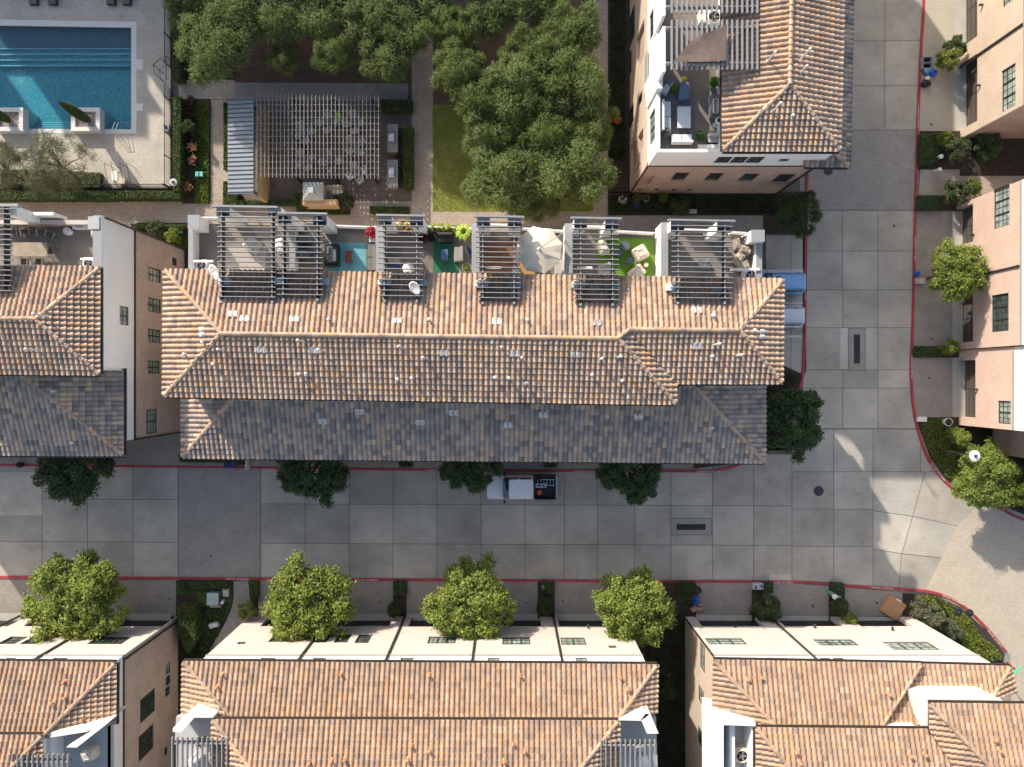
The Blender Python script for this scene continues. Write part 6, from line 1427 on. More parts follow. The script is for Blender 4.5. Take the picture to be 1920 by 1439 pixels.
# terrace 3
t = slab('storage_bench', 'wooden bench box under the third pergola', 'storage box', 727, 483, 751, 494, z, 0.45, TEAK); slab('folded_cover', 'blue folded cover below the wooden bench box', 'cover', 727, 495, 749, 500, z, 0.4, NV)
x, y = wp(765, 503, z+0.9); t = thing('white_grill', 'white faceted grill under the third pergola', 'grill', (x, y, z)); b = MB(); b.lathe(x, y, [(0.30, z+0.35), (0.42, z+0.6), (0.40, z+0.85), (0.22, z+0.98)], 8); b.build('shell', W_, t); b = MB(); [b.tube([(x+0.3*math.cos(a), y+0.3*math.sin(a), z), (x+0.2*math.cos(a), y+0.2*math.sin(a), z+0.4)], 0.02, 5) for a in (0.5, 2.6, 4.7)]; b.build('leg_frame', M['steel_dark'], t)
pot('yellow flowering plant between the piers of the third pergola', 756, 424, z, 0.22, 0.5, W_, (0.12, 0.16, 0.04), 200, 0.4, (0.70, 0.48, 0.12), 0.5); pot('peach flowering plant below the yellow flowers', 769, 431, z, 0.2, 0.45, M['bark'], (0.12, 0.14, 0.05), 140, 0.32, (0.6, 0.25, 0.15))
pot('dark red leafed plant right of the third pergola', 792, 447, z, 0.25, 0.4, M['black'], (0.11, 0.015, 0.02), 200, 0.42)
rug('green rug on the fourth roof terrace', [(813, 449), (846, 451), (861, 495), (860, 515), (812, 514)], z, mk('green_rug', (0.02, 0.14, 0.07), fine=0.2))
slab('ottoman', 'blue ottoman on the green rug', 'ottoman', 827, 468, 840, 488, z+0.012, 0.42, mk('dusty_blue', (0.08, 0.13, 0.27)))
sofa('dark wicker loveseat above the green rug', 821, 438, 848, 455, z, mk('dark_wicker', (0.06, 0.05, 0.045)), 'N', base=M['black']); sofa('grey wicker armchair right of the green rug', 851, 463, 868, 490, z, mk('grey_wicker2', (0.30, 0.27, 0.25)), 'E', base=LG)
b = [(812, 424), (822, 423), (832, 425), (842, 424), (852, 426)]
for i, (px, py) in enumerate(b): pot('yellow green shrub in the row along the fourth terrace parapet, number %s from the left' % ('one', 'two', 'three', 'four', 'five')[i], px, py+4, z, 0.2, 0.45, M['ledge'], (0.36, 0.42, 0.09), 170, 0.32, None, 0.5)
x, y = wp(870, 435, z+1.2); t = thing('broad_leaf_plant', 'large glossy broad leafed plant with arching yellow green leaves', 'plant', (x, y, z)); b = MB()
for k in range(13):
    a = k*2.4; L = 0.5+0.25*((k*7) % 5)/5; d = Vector((math.cos(a), math.sin(a), 0)); s_ = Vector((-d.y, d.x, 0)); pts = []
    for u, wd, hh in ((0.05, 0.03, 0.9), (0.4, 0.13, 1.25), (0.75, 0.11, 1.22), (1.0, 0.01, 1.0)):
        p = Vector((x, y, z+hh)) + d*L*u; pts += [p - s_*wd, p + Vector((0, 0, 0.03)), p + s_*wd]
    b.add(pts, [[3*i, 3*i+1, 3*i+4, 3*i+3] for i in range(3)] + [[3*i+1, 3*i+2, 3*i+5, 3*i+4] for i in range(3)])
b.build('leaves', mk('banana_leaf', (0.30, 0.42, 0.04), 0.5), t); b = MB(); b.tube([(x, y, z), (x, y, z+1.0)], [0.06, 0.03], 8); b.build('stem', M['bark'], t)
x, y = wp(880, 470, z+1.6); t = thing('closed_parasol', 'closed navy parasol leaning on the white divider wall', 'parasol', (x, y, z)); b = MB(); b.tube([(x+0.5, y-0.9, z+0.2), (x+0.25, y-0.45, z+0.9), (x, y, z+1.5), (x-0.12, y+0.25, z+1.8)], [0.05, 0.2, 0.16, 0.04], 8); b.build('canopy', NV, t)
b = MB(); b.tube([(x+0.6, y-1.05, z), (x-0.15, y+0.3, z+1.9)], 0.025, 6); b.build('mast', M['steel_dark'], t)
pot('round stone pot with small plant beside the green rug', 875, 502, z, 0.33, 0.4, mk('stone_pot', (0.34, 0.32, 0.29)), (0.22, 0.26, 0.06), 90, 0.22); pot('dark pot in shade at the upper left of the green rug', 808, 446, z, 0.28, 0.35, M['steel_dark'], (0.03, 0.05, 0.02), 80, 0.25)
# terrace 5: brown deck and cream parasol
rug('red brown timber decking under the fourth pergola', [(902, 448), (972, 448), (986, 518), (901, 518)], z, mk('red_timber', (0.20, 0.095, 0.05), 0.6, 0.25))
parasol('big cream parasol between the fourth and fifth pergolas', 1011, 467, 12.75, 1.62, mk('cream_canvas', (0.76, 0.655, 0.51)), 8, rot=0.25, arm=(1056, 438))
table('orange timber table under the cream parasol', 975, 492, 1005, 516, z, 0.72, mk('orange_timber', (0.42, 0.24, 0.10), 0.6, 0.2), TEAK); sofa('grey corner sofa beside the white wall under the cream parasol', 1040, 487, 1057, 515, z, LG, 'E', base=LG)
slab('deck_box', 'light grey deck box under the fourth pergola', 'storage box', 960, 500, 976, 514, z, 0.5, mk('pale_box', (0.40, 0.38, 0.36)))
for (x0, y0, lab) in ((912, 500, 'white pipe casing under the fourth pergola'), (1083, 500, 'white pipe casing under the fifth pergola')): slab('pipe_box', lab, 'pipe casing', x0, y0, x0+28, y0+4, z+0.9, 0.12, W_)
# terrace 6: bright turf
rug('bright artificial grass on the sixth roof terrace', [(1122, 444), (1226, 448), (1226, 522), (1118, 518)], z, mk('artificial_grass', (0.13, 0.26, 0.015), fine=0.3))
draped('square cream covered chair on the bright artificial grass', 'covered furniture', 1203, 473, z+0.012, 0.98, 0.98, 0.7, mk('cream_cover', (0.66, 0.58, 0.45)), 0.5, 'covered_chair', 11)
draped('grey cream covered chair at the foot of the artificial grass', 'covered furniture', 1196, 510, z+0.012, 1.1, 0.8, 0.7, BE, 0.65, 'covered_chair', 12)
draped('cream covered chair under the right side of the fifth pergola', 'covered furniture', 1133, 462, z+0.012, 0.6, 1.0, 0.7, BE, 0.3, 'covered_chair', 13); draped('pale grey covered chair under the lower half of the fifth pergola', 'covered furniture', 1136, 504, z+0.012, 1.0, 0.8, 0.7, LG, 0.3, 'covered_chair', 14)
DB = mk('slate_blue_top', (0.10, 0.125, 0.16))
for (px, py, r_, lab) in ((1172, 461, 9, 'round striped side table at the top of the artificial grass'), (1160, 474, 7, 'round dark side table half hidden by the fifth pergola'), (1180, 489, 7, 'round dark side table alone in the shaded artificial grass')): table(lab, px-r_, py-r_, px+r_, py+r_, z+0.012, 0.45, DB, M['steel_dark'], True, 'side_table')
table('small round cream side table on the artificial grass', 1207, 492, 1216, 501, z+0.012, 0.45, BE, LG, True, 'side_table')
# terrace 7
draped('slate covered fire table under the sixth pergola', 'covered furniture', 1320, 496, z, 0.95, 0.75, 0.5, SLATE, 0.1, 'covered_table', 21)
for i, (px, py, w_, d_, a, lab) in enumerate(((1384, 455, 0.35, 0.9, 0.1, 'folded beige lounger beside the corner pier'), (1398, 468, 0.85, 0.55, -0.3, 'striped beige lounger back near the corner pier'), (1388, 484, 0.6, 0.8, -0.6, 'beige chair in the middle of the beige lounger cluster'), (1396, 497, 0.7, 0.6, 0.3, 'lowest beige chair of the cluster by the right parapet'))):
    draped(lab, 'lounger', px, py, z, w_, d_, 0.6, mk('taupe_cover', (0.36, 0.30, 0.245)), a, 'covered_lounger', 30+i)
ac_unit('pale blue air conditioner at the lower right terrace corner', 1408, 518, z, 0.95, mk('pale_blue_case', (0.42, 0.50, 0.56))); slab('pipe_box', 'pale pipe casing beside the lower right air conditioner', 'pipe casing', 1370, 503, 1425, 508, z+1.0, 0.14, W_)
dish('white satellite dish at the left corner of the first big terrace', 403, 511, 13.5, 0.55, 0.75, 3.7, 0.6); dish('white satellite dish on the third pergola', 779, 540, 14.55, 0.48, 0.85, 3.9, 0.9)
# --- top right terrace
rug('patterned grey rug on the top right terrace', [(1262, 195), (1303, 195), (1303, 250), (1262, 250)], z, mk('patterned_rug', (0.17, 0.165, 0.16), fine=0.4))
sofa('long white sofa on the top right terrace', 1240, 190, 1259, 247, z, W_, 'W'); table('white low table on the patterned rug', 1270, 200, 1295, 240, z+0.012, 0.4, W_, W_); sofa('white two seat sofa at the bottom of the top right terrace', 1259, 251, 1298, 270, z, W_, 'S')
sofa('grey and white bench in the bottom right corner of the top right terrace', 1328, 253, 1350, 268, z, LG, 'N'); slab('slatted_tray', 'white slatted bench front at the corner of the top right terrace', 'bench', 1309, 271, 1350, 279, z+0.3, 0.1, W_)
draped('blue grey covered table on the top right terrace', 'covered furniture', 1284, 168, z, 0.8, 1.15, 0.7, mk('blue_grey_cover', (0.13, 0.18, 0.27)), 0.05, 'covered_table', 41); draped('white crumpled cushion pile at the upper corner of the top right terrace', 'cushions', 1253, 160, z, 0.45, 1.1, 0.5, W_, -0.5, 'cushion_pile', 42)
slab('firewood_box', 'grey planter box against the terrace wall beside the cushions', 'planter', 1248, 142, 1262, 158, z, 0.6, SLATE, 0.02, -0.6)
pot('bushy green potted plant at the upper right of the top right terrace', 1338, 158, z, 0.28, 0.5, mk('pale_pot', (0.5, 0.5, 0.47)), (0.06, 0.16, 0.03), 260, 0.45, None, 0.6); pot('yellow green plant in a navy pot beside the covered table', 1266, 166, z, 0.26, 0.5, NV, (0.20, 0.26, 0.05), 180, 0.33)
pot('dark green potted plant left of the corner bench', 1313, 256, z, 0.25, 0.4, M['steel_dark'], (0.05, 0.12, 0.03), 220, 0.42, None, 0.5); pot('spiky silver plant at the end of the long white sofa', 1249, 250, z, 0.2, 0.4, LG, (0.20, 0.22, 0.18), 160, 0.4); pot('small yellow plant above the covered table', 1284, 149, z, 0.15, 0.4, M['steel_dark'], (0.4, 0.36, 0.05), 80, 0.2)
x, y = wp(1342, 198, z+1.1); t = thing('grill_cart', 'stainless gas grill on the top right terrace', 'grill', (x, y, z)); b = MB(); b.pbox(1334, 177, 1350, 218, z+0.1, z+0.88); b.build('cabinet', SLATE, t, bevel=0.02); b = MB(); b.pbox(1336, 184, 1349, 212, z+0.881, z+1.2); b.build('hood', CH, t, bevel=0.09); b = MB(); b.pbox(1334, 186, 1335.5, 210, z+1.0, z+1.05); b.build('handle', CH, t)
x, y = wp(1345, 230, z+0.5); t = thing('fan_heater', 'round white heater head below the stainless grill', 'heater', (x, y, z)); b = MB(); b.lathe(x, y, [(0.2, z), (0.06, z+0.1), (0.06, z+0.8), (0.26, z+0.85), (0.2, z+0.95)], 14); b.build('heater_body', W_, t); b = MB(); b.cyl(x, y, z+0.951, z+0.96, 0.15, 12); b.build('heater_grille', M['black'], t)
ac_unit('white air conditioner with large fan between the top right pergolas', 1339, 32, z+0.4, 1.0); slab('equipment_cabinet', 'white cabinet beside the top right air conditioner', 'cabinet', 1312, 18, 1324, 42, z+0.4, 0.8, W_)
tri = [P(1262, 118, 14.25), P(1361, 116, 14.1), P(1362, 48, 14.35), P(1298, 74, 14.1)]
b = MB(); n = 10; vs = []
A, B_, C_, D_ = [Vector(v) for v in tri]
for i in range(n+1):
    for j in range(n+1):
        u, w = i/n, j/n; p = (A*(1-u)+B_*u)*(1-w) + (D_*(1-u)+C_*u)*w; p = p + Vector((0, 0, 0.05*math.sin(9*u+5*w) - 0.12*math.sin(math.pi*u)*math.sin(math.pi*w) + 0.09)); vs.append(p)
fs = [[i*(n+1)+j, (i+1)*(n+1)+j, (i+1)*(n+1)+j+1, i*(n+1)+j+1] for i in range(n) for j in range(n)]
k_ = len(vs); b.add(vs + [v - Vector((0, 0, 0.015)) for v in vs], fs + [[k_+q for q in f][::-1] for f in fs]); tag(b.build('shade_sail', mk('brown_sail', (0.15, 0.11, 0.09), 0.85, 0.2), origin=tuple(A), smooth=True), 'brown triangular shade sail stretched over the top right pergola', 'shade sail')
# --- ground pots and bench under the top right block
z = 0.15
pot('round white pot with grey plant against the brown brick wall', 1212, 372, z, 0.28, 0.45, W_, (0.10, 0.13, 0.08), 120, 0.28); pot('cobalt blue pot in the bed under the brown brick wall', 1194, 384, z, 0.3, 0.5, mk('cobalt', (0.01, 0.03, 0.35), 0.3)); pot('small pale pot with white flowers at the block corner', 1167, 376, z, 0.2, 0.35, LG, (0.08, 0.11, 0.06), 120, 0.35, (0.5, 0.5, 0.5))
x, y = wp(1294, 397, 0.5); t = thing('stone_bench', 'pale stone bench on the shaded bed by the rear path', 'bench', (x, y, z)); b = MB(); b.obox(x, y, 0.5, 0.6, 1.05, 0.34); b.build('seat', M['apron'], t)
for s in (-0.38, 0.38): b = MB(); b.obox(x+s, y, z, 0.5, 0.12, 0.28); b.build('leg', M['apron'], t)
# --- patio pergola with tables
x0, y0 = wp(480, 333, 3.1); x1, y1 = wp(712, 180, 3.1); PGM = mk('pergola_pale_steel', (0.25, 0.24, 0.225)); t = thing('garden_pergola', 'large square gridded pergola over the courtyard patio', 'pergola', ((x0+x1)/2, (y0+y1)/2, 0.06))
b = MB()
for i in range(32): px = 482 + i*7.34; a = wp(px, 176+i*0.12, 3.15); c = wp(px-1.5, 333+i*0.1, 3.15); b.box(a[0]-0.022, c[1], 3.05, a[0]+0.022, a[1], 3.19)
b.build('rafters', PGM, t); b = MB()
for j in range(13): py = 185+j*11.9; a = wp(479, py, 3.0); c = wp(713, py+1.5, 3.0); b.box(a[0], a[1]-0.03, 2.93, c[0], a[1]+0.03, 3.048)
b.build('purlins', PGM, t)
for px in (551, 624, 698):
    b = MB(); a = wp(px, 180, 2.8); c = wp(px, 331, 2.8); b.box(a[0]-0.07, c[1], 2.68, a[0]+0.07, a[1], 2.92); b.build('beam', M['steel_dark'], t)
    for py in (186, 258, 328): b = MB(); a = wp(px, py, 2.5); b.box(a[0]-0.08, a[1]-0.08, 0.06, a[0]+0.08, a[1]+0.08, 2.679); b.build('post', M['steel_dark'], t)
x, y = wp(452, 274, 3); t = thing('metal_roof_shelter', 'open shelter with striped standing seam metal roof left of the pergola', 'shelter', (x, y, 0.06)); a = wp(427, 364, 3.0); c = wp(477, 186, 3.0)
b = MB(); b.prism([(a[0], a[1]), (c[0], a[1]), (c[0], c[1]), (a[0], c[1])], 2.9, [3.0, 3.25, 3.25, 3.0]); o = b.build('roof_panel', ZN, t); b = MB()
for k in range(22): yy = a[1]+0.12+(c[1]-a[1]-0.24)*k/21; b.prism([(a[0], yy-0.012), (c[0], yy-0.012), (c[0], yy+0.012), (a[0], yy+0.012)], 2.95, [3.06, 3.31, 3.31, 3.06])
b.build('seams', M['steel_dark'], o)
for (px, py) in ((433, 195), (433, 355), (470, 195), (470, 355)): b = MB(); q = wp(px, py, 2.5); b.box(q[0]-0.08, q[1]-0.08, 0.06, q[0]+0.08, q[1]+0.08, 2.9); b.build('post', M['steel_dark'], t)
b = MB(); q0, q1 = wp(483, 372, 2.1), wp(491, 195, 2.1); b.box(q0[0], q0[1], 0.06, q1[0], q1[1], 2.1); tag(b.build('fireplace_wall', STUC, origin=(q0[0], q0[1], 0.06)), 'long honey stucco wall between metal roof shelter and pergola', 'wall')
TG = 'cafe tables under the courtyard pergola'; CGp = 'white cafe chairs under the courtyard pergola'; GT = mk('smoky_table_top', (0.10, 0.125, 0.14), 0.25); WM = mk('white_chair_mesh', (0.52, 0.53, 0.55), 0.6)
tabs = [(612, 228, 0.0, 'second table from the left in the top row under the pergola'), (568, 249, 0.3, 'leftmost cafe table under the pergola'), (662, 229, 0.1, 'cafe table near the lime green cloth under the pergola'), (666, 273, 0.7, 'cafe table at the right middle under the pergola'), (570, 300, 0.5, 'cafe table at the lower left under the pergola'), (619, 302, 0.1, 'cafe table at the lower middle under the pergola'), (668, 324, 0.4, 'cafe table at the lower right edge of the pergola')]
ctab = None; cch = None
for i, (px, py, a, lab) in enumerate(tabs):
    x, y = wp(px, py, 0.78)
    if ctab is None: t = table(lab, px-7, py-7, px+7, py+7, 0.066, 0.72, GT, CH, False, 'cafe_table', TG); ctab = t
    else: t = copy_tree(ctab); t.name = 'cafe_table'; tag(t, lab)
    t.location = (x, y, 0.066); t.rotation_euler = (0, 0, a)
    for k in range(4):
        aa = a + k*math.pi/2; cx_, cy_ = x + 0.62*math.cos(aa), y + 0.62*math.sin(aa)
        lb = 'white cafe chair at the %s side of the %s' % (('right', 'upper', 'left', 'lower')[k], lab.replace('second table', 'second cafe table'))
        lb = ' '.join(lb.split()[:16])
        if cch is None: c = chair(lb, px, py, 0.066, 0, CH, WM, name='cafe_chair', group=CGp); cch = c
        else: c = copy_tree(cch); c.name = 'cafe_chair'; tag(c, lb)
        c.location = (cx_, cy_, 0.066); c.rotation_euler = (0, 0, aa - math.pi/2 + random.uniform(-.25, .25))
draped('lime green cloth over a seat under the courtyard pergola', 'cloth', 634, 217, 0.5, 0.4, 0.6, 0.4, mk('lime_cloth', (0.25, 0.6, 0.05)), 0.2, 'lime_cloth', 50)
for (y0_, gy0, gy1, lab) in ((233, 249, 266, 'upper granite grill counter by the patio hedge'), (300, 314, 333, 'lower granite grill counter by the patio hedge')):
    x, y = wp(736, y0_+26, 0.95); t = thing('grill_counter', lab, 'outdoor grill', (x, y, 0.06)); b = MB(); b.pbox(727, y0_+1, 744, y0_+51, 0.06, 0.9, 0.95); b.build('base', mk('counter_stone', (0.3, 0.25, 0.2)), t)
    b = MB(); b.pbox(726, y0_, 746, y0_+52, 0.901, 0.96); b.build('countertop', GRA, t); b = MB(); b.pbox(727, gy0, 740, gy1, 0.961, 1.25); o = b.build('grill_hood', CH, t, bevel=0.08); b = MB(); b.pbox(729.5, gy0+3, 736, gy1-3, 1.251, 1.27); b.build('hood_panel', W_, o)
x, y = wp(600, 370, 1.5); t = thing('outdoor_kitchen', 'honey stucco outdoor oven shelter with pale pyramid roof', 'outdoor oven', (x, y, 0.06))
b = MB(); b.pbox(566, 374, 632, 384, 0.06, 2.0); b.pbox(604, 348, 610, 373.8, 0.06, 1.6); b.build('wall', STUC, t)
b = MB(); q0, q1 = wp(569, 374, 2.3), wp(604, 343, 2.3); cx_, cy_ = (q0[0]+q1[0])/2, (q0[1]+q1[1])/2; b.prism([(q0[0], q0[1]), (q1[0], q0[1]), (q1[0], q1[1]), (q0[0], q1[1])], 0.06, 2.2); b.build('oven_body', STUC, t)
b = MB(); s_ = [(q0[0]-.08, q0[1]-.08), (q1[0]+.08, q0[1]-.08), (q1[0]+.08, q1[1]+.08), (q0[0]-.08, q1[1]+.08)]; b.prism(s_, 2.2, 2.65, scaled(s_, cx_, cy_, 0.25, 0.25)); o = b.build('roof', mk('pale_zinc', (0.40, 0.45, 0.45), 0.5), t); b = MB(); b.obox(cx_, cy_-0.1, 2.5, 3.0, 0.42, 0.42); b.build('chimney', mk('pale_zinc'+'2', (0.36, 0.40, 0.40), 0.5), o)
b = MB(); b.pbox(612, 347, 641, 365, 0.06, 0.95); b.pbox(611, 366, 624, 380, 0.06, 1.0); b.build('counter', mk('sand_stone', (0.42, 0.36, 0.28)), t); b = MB(); b.pbox(613, 358, 621, 372, 1.001, 1.15); b.build('grill_hood', SLATE, t)
# --- pool things
def cypress(px, py, h, label):
    x, y = wp(px, py, 0.7); t = thing('cypress', label, 'cypress', (x, y, 0.6)); n = 5200; u = RN.random(n)**0.8; a = RN.uniform(0, 2*math.pi, n); r_ = 0.42*np.sqrt(np.clip(np.sin(np.pi*np.clip(u*0.93+0.09, 0, 1)), 0, 1))*(1-0.25*u)*RN.uniform(0.75, 1.05, n)
    C = np.column_stack([x + r_*np.cos(a), y + r_*np.sin(a), 0.75 + u*h]); N = np.column_stack([np.cos(a), np.sin(a), np.full(n, 0.9)]) + RN.normal(size=(n, 3))*0.4
    leaf_mesh('foliage', C, N, 0.05*RN.uniform(0.6, 1.5, n), leafcols(n, (0.06, 0.095, 0.025), 0.3, (0.13, 0.15, 0.05), 0.15), M['leaf'], t, width=0.5); b = MB(); b.tube([(x, y, 0.6), (x, y, 0.7+h*0.9)], [0.07, 0.02], 6); b.build('trunk', M['bark'], t)
for (px0, px1, lab) in ((133, 187, 'right'), (-10, 43, 'left')):
    q0, q1 = wp(px0, 246, 0.85), wp(px1, 202, 0.85); t = thing('pool_planter', '%s white square planter standing in the pool' % lab, 'planter', ((q0[0]+q1[0])/2, (q0[1]+q1[1])/2, -1.1)); b = MB(); w_ = 0.34
    b.box(q0[0], q0[1], -1.1, q1[0], q0[1]+w_, 0.85); b.box(q0[0], q1[1]-w_, -1.1, q1[0], q1[1], 0.85); b.box(q0[0], q0[1]+w_, -1.1, q0[0]+w_, q1[1]-w_, 0.85); b.box(q1[0]-w_, q0[1]+w_, -1.1, q1[0], q1[1]-w_, 0.85); b.build('planter_wall', M['coping'], t)
    b = MB(); b.box(q0[0]+w_, q0[1]+w_, 0.2, q1[0]-w_, q1[1]-w_, 0.66); o = b.build('soil', mk('pebble_bed', (0.30, 0.24, 0.20), fine=0.4), t); b = MB()
    for k in range(230): xx, yy = random.uniform(q0[0]+w_+.05, q1[0]-w_-.05), random.uniform(q0[1]+w_+.05, q1[1]-w_-.05); g_ = random.uniform(0.25, 0.8); b.cc = (g_, g_*0.88, g_*0.8); s_ = random.uniform(0.03, 0.065); b.blob((xx, yy, 0.67), (s_, s_*0.8, s_*0.6), 6, 4)
    b.build('pebbles', M['tile'], o, cols=True)
cypress(166, 226, 4.0, 'tall narrow cypress in the right pool planter'); cypress(17, 226, 4.0, 'tall narrow cypress in the left pool planter')
fx = wp(320, 0, 0.15)[0]; fy = wp(0, 352.5, 0.15)[1]; yt = wp(0, -60, 0)[1]; xl = wp(-60, 0, 0)[0]
def fence(label, a, c, h=1.35):
    t = thing('pool_fence', label, 'fence', (a[0], a[1], 0.1)); A_, C2 = Vector((*a, 0)), Vector((*c, 0)); d = C2-A_; n = int(d.length/0.12); u = d.normalized(); w = Vector((-u.y, u.x, 0))
    b = MB()
    for zz in (0.25, h-0.08): b.prism([(A_-w*0.02).to_2d()[:], (C2-w*0.02).to_2d()[:], (C2+w*0.02).to_2d()[:], (A_+w*0.02).to_2d()[:]], zz, zz+0.04)
    b.build('rails', M['steel_dark'], t); b = MB()
    for i in range(n): p = A_ + d*(i/n); b.box(p.x-0.009, p.y-0.009, 0.12, p.x+0.009, p.y+0.009, h)
    b.build('pickets', M['steel_dark'], t)
    for i in range(int(d.length/2.4)+1): p = A_ + u*min(d.length, i*2.4); b = MB(); b.box(p.x-0.035, p.y-0.035, 0.1, p.x+0.035, p.y+0.035, h+0.06); b.build('post', M['steel_dark'], t)
gy0, gy1 = wp(0, 128, .1)[1], wp(0, 168, .1)[1]
fence('black picket fence along the upper right side of the pool deck', (fx, gy0), (fx, yt)); fence('black picket fence along the lower right side of the pool deck', (fx, fy), (fx, gy1)); fence('black picket fence along the bottom of the pool deck', (xl, fy), (fx-0.05, fy))
t = thing('pool_gate', 'open black metal gate in the pool fence', 'gate', (fx, gy0, 0.1)); b = MB()
for (p, q) in (((fx, gy0), (fx-0.6, gy0-0.5)), ((fx+0.45, gy0+0.2), (fx+0.45, gy1)), ((fx-0.6, gy0-0.5), (fx-0.5, gy0-1.2)), ((fx-0.5, gy0-1.2), (fx+0.1, gy1))): b.tube([(*p, 1.95), (*q, 1.95)], 0.03, 6); b.tube([(*p, 0.1), (*p, 1.95)], 0.03, 6); b.tube([(*p, 0.9), (*q, 0.9)], 0.02, 6)
b.build('frame', M['steel_dark'], t)
b = MB()
lx, ly = wp(216, 236, 0.9)
for dx in (-0.18, 0.12): b.tube([(lx+dx, ly-0.75, 0.17), (lx+dx, ly-0.7, 0.85), (lx+dx, ly-0.35, 1.05), (lx+dx+0.1, ly+0.3, 0.8), (lx+dx+0.1, ly+0.55, -0.4)], 0.025, 7)
tag(b.build('pool_handrail', CH, origin=(lx, ly-0.75, 0.17)), 'bent steel handrail over the pool steps', 'handrail')
SBR = mk('lounge_brown', (0.15, 0.13, 0.115))
for (px, lab) in ((60, 'leftmost pool chair at the top edge'), (96, 'second pool chair at the top edge'), (206, 'third pool chair at the top edge'), (235, 'rightmost pool chair at the top edge')): sofa(lab + ' of the photo', px-8, -12, px+8, 7, 0.15, SBR, 'N', 'pool_chair', base=M['steel_dark'])
x, y = wp(312, 241, 0.9); t = thing('litter_bin', 'square litter bin at the pool fence', 'bin', (x, y, 0.15)); b = MB(); b.obox(x, y, 0.15, 0.95, 0.5, 0.5); b.build('bin_body', mk('bin_brown', (0.24, 0.17, 0.14)), t); b = MB(); b.obox(x, y, 0.95, 1.02, 0.54, 0.54); b.build('lid', M['steel_grey'], t); b = MB(); b.obox(x, y, 1.021, 1.025, 0.26, 0.26); b.build('opening', M['black'], t)
x, y = wp(214, 330, 0.5); table('small white topped table by the pool equipment frame', 209, 321, 220, 339, 0.15, 0.5, W_, M['steel_dark']); slab('storage_bench', 'sand coloured bench box at the bottom of the pool deck', 'storage box', 221, 334, 234, 345, 0.15, 0.45, BE, 0.02, -0.2)
t = thing('swing_frame', 'thin dark metal frame with two seats at the bottom of the pool deck', 'frame', (x, y, 0.15)); b = MB()
for px in (195, 208, 224, 237): q0, q1 = wp(px, 306, 1.6), wp(px, 348, 0.9); b.tube([(q0[0], q0[1], 0.15), (q0[0], q0[1], 1.6), (q0[0], q1[1], 0.9), (q0[0], q1[1], 0.15)], 0.02, 6)
b.build('frame', M['steel_dark'], t)
def lamp(label, top, base, ztop, r, col, globes=1):
    x, y = wp(*base, 0.15); X, Y = wp(*top, ztop); t = thing('street_lamp', label, 'street lamp', (X, Y, 0.12)); b = MB(); b.tube([(X, Y, 0.12), (X, Y, ztop-0.15)], [0.07, 0.045], 10); b.cyl(X, Y, 0.12, 0.3, 0.14, 10, 0.1); b.build('pole', M['steel_dark'], t)
    b = MB(); b.lathe(X, Y, [(0.08, ztop-0.16), (r, ztop-0.06), (r, ztop), (0.12, ztop+0.05)], 24); b.build('shade', col, t); b = MB(); b.lathe(X, Y, [(0.11, ztop+0.051), (0.11, ztop+0.13), (0.03, ztop+0.17)], 12); b.build('finial', M['steel_dark'], t); return t
lamp('white disc topped street lamp at the curved bed on the right', (1828, 855), (1770, 848), 4.9, 0.42, mk('lamp_white', (0.75, 0.77, 0.80), 0.4)); lamp('grey disc topped lamp at the lower right corner of the pool deck', (325, 342), (346, 356), 2.6, 0.3, LG)
bx_, by_ = wp(1754, 1122, 0.15); t = thing('street_lamp', 'black twin headed street lamp at the bottom right bend', 'street lamp', (bx_, by_, 0.12)); b = MB(); b.tube([(bx_, by_, 0.12), (bx_, by_, 3.3)], [0.08, 0.05], 10); b.build('pole', M['steel_dark'], t)
for k, (px, py) in enumerate(((1798, 1149), (1819, 1150))): X, Y = wp(px, py, 3.45); b = MB(); b.lathe(X, Y, [(0.08, 3.2), (0.30, 3.34), (0.29, 3.42), (0.08, 3.5), (0.03, 3.56)], 18); o = b.build('lamp_head', M['black'], t); b = MB(); b.tube([(bx_, by_, 3.2), (X, Y, 3.22)], 0.03, 6); b.build('arm', M['steel_dark'], o)
# --- signs, text
def text_mesh(body_, size, mat, name, parent, M4, align='CENTER', depth=0.002):
    c = bpy.data.curves.new('txt', 'FONT'); c.body = body_; c.size = size; c.align_x = align; c.align_y = 'CENTER'; c.extrude = depth; c.resolution_u = 2
    tmp = bpy.data.objects.new('txt', c); COL.objects.link(tmp); bpy.context.view_layer.update()
    me = bpy.data.meshes.new_from_object(tmp.evaluated_get(bpy.context.evaluated_depsgraph_get())); bpy.data.objects.remove(tmp)
    me.transform(M4); me.materials.clear(); me.materials.append(mat)
    if parent is not None: me.transform(Matrix.Translation(-root_loc(parent)))
    o = bpy.data.objects.new(name, me); COL.objects.link(o)
    if parent is not None: o.parent = parent
    return o
for (px, py, a) in ((445, 1086.4, 0), (687, 1088, 0), (1467, 1092.4, 0), (1655, 1103, -0.07), (1722, 219, math.pi/2), (1716.6, 466, math.pi/2), (1710, 688, math.pi/2), (1510, 542, -math.pi/2), (1096, 884, math.pi), (1328, 884, math.pi), (1787, 1125, -0.42), (1866, 1198, -0.85), (1758, 886, -0.85), (820, 882, math.pi)):
    x, y = wp(px, py, 0.127); o = text_mesh('FIRE LANE · NO PARKING', 0.165, M['white_line'], 'kerb_lettering', None, Matrix.Translation((x, y, 0.128)) @ Matrix.Rotation(a, 4, 'Z')); o['kind'] = 'structure'
bx_, by_ = wp(1858, 1229, 0.15); t = thing('street_sign_post', 'sign post with red stop sign and green street name sign at bottom right', 'road sign', (bx_, by_, 0.12)); b = MB(); q = wp(1902, 1253, 3.2); b.tube([(bx_, by_, 0.12), (bx_, by_, 3.1)], 0.04, 8); b.build('post', M['steel_dark'], t)
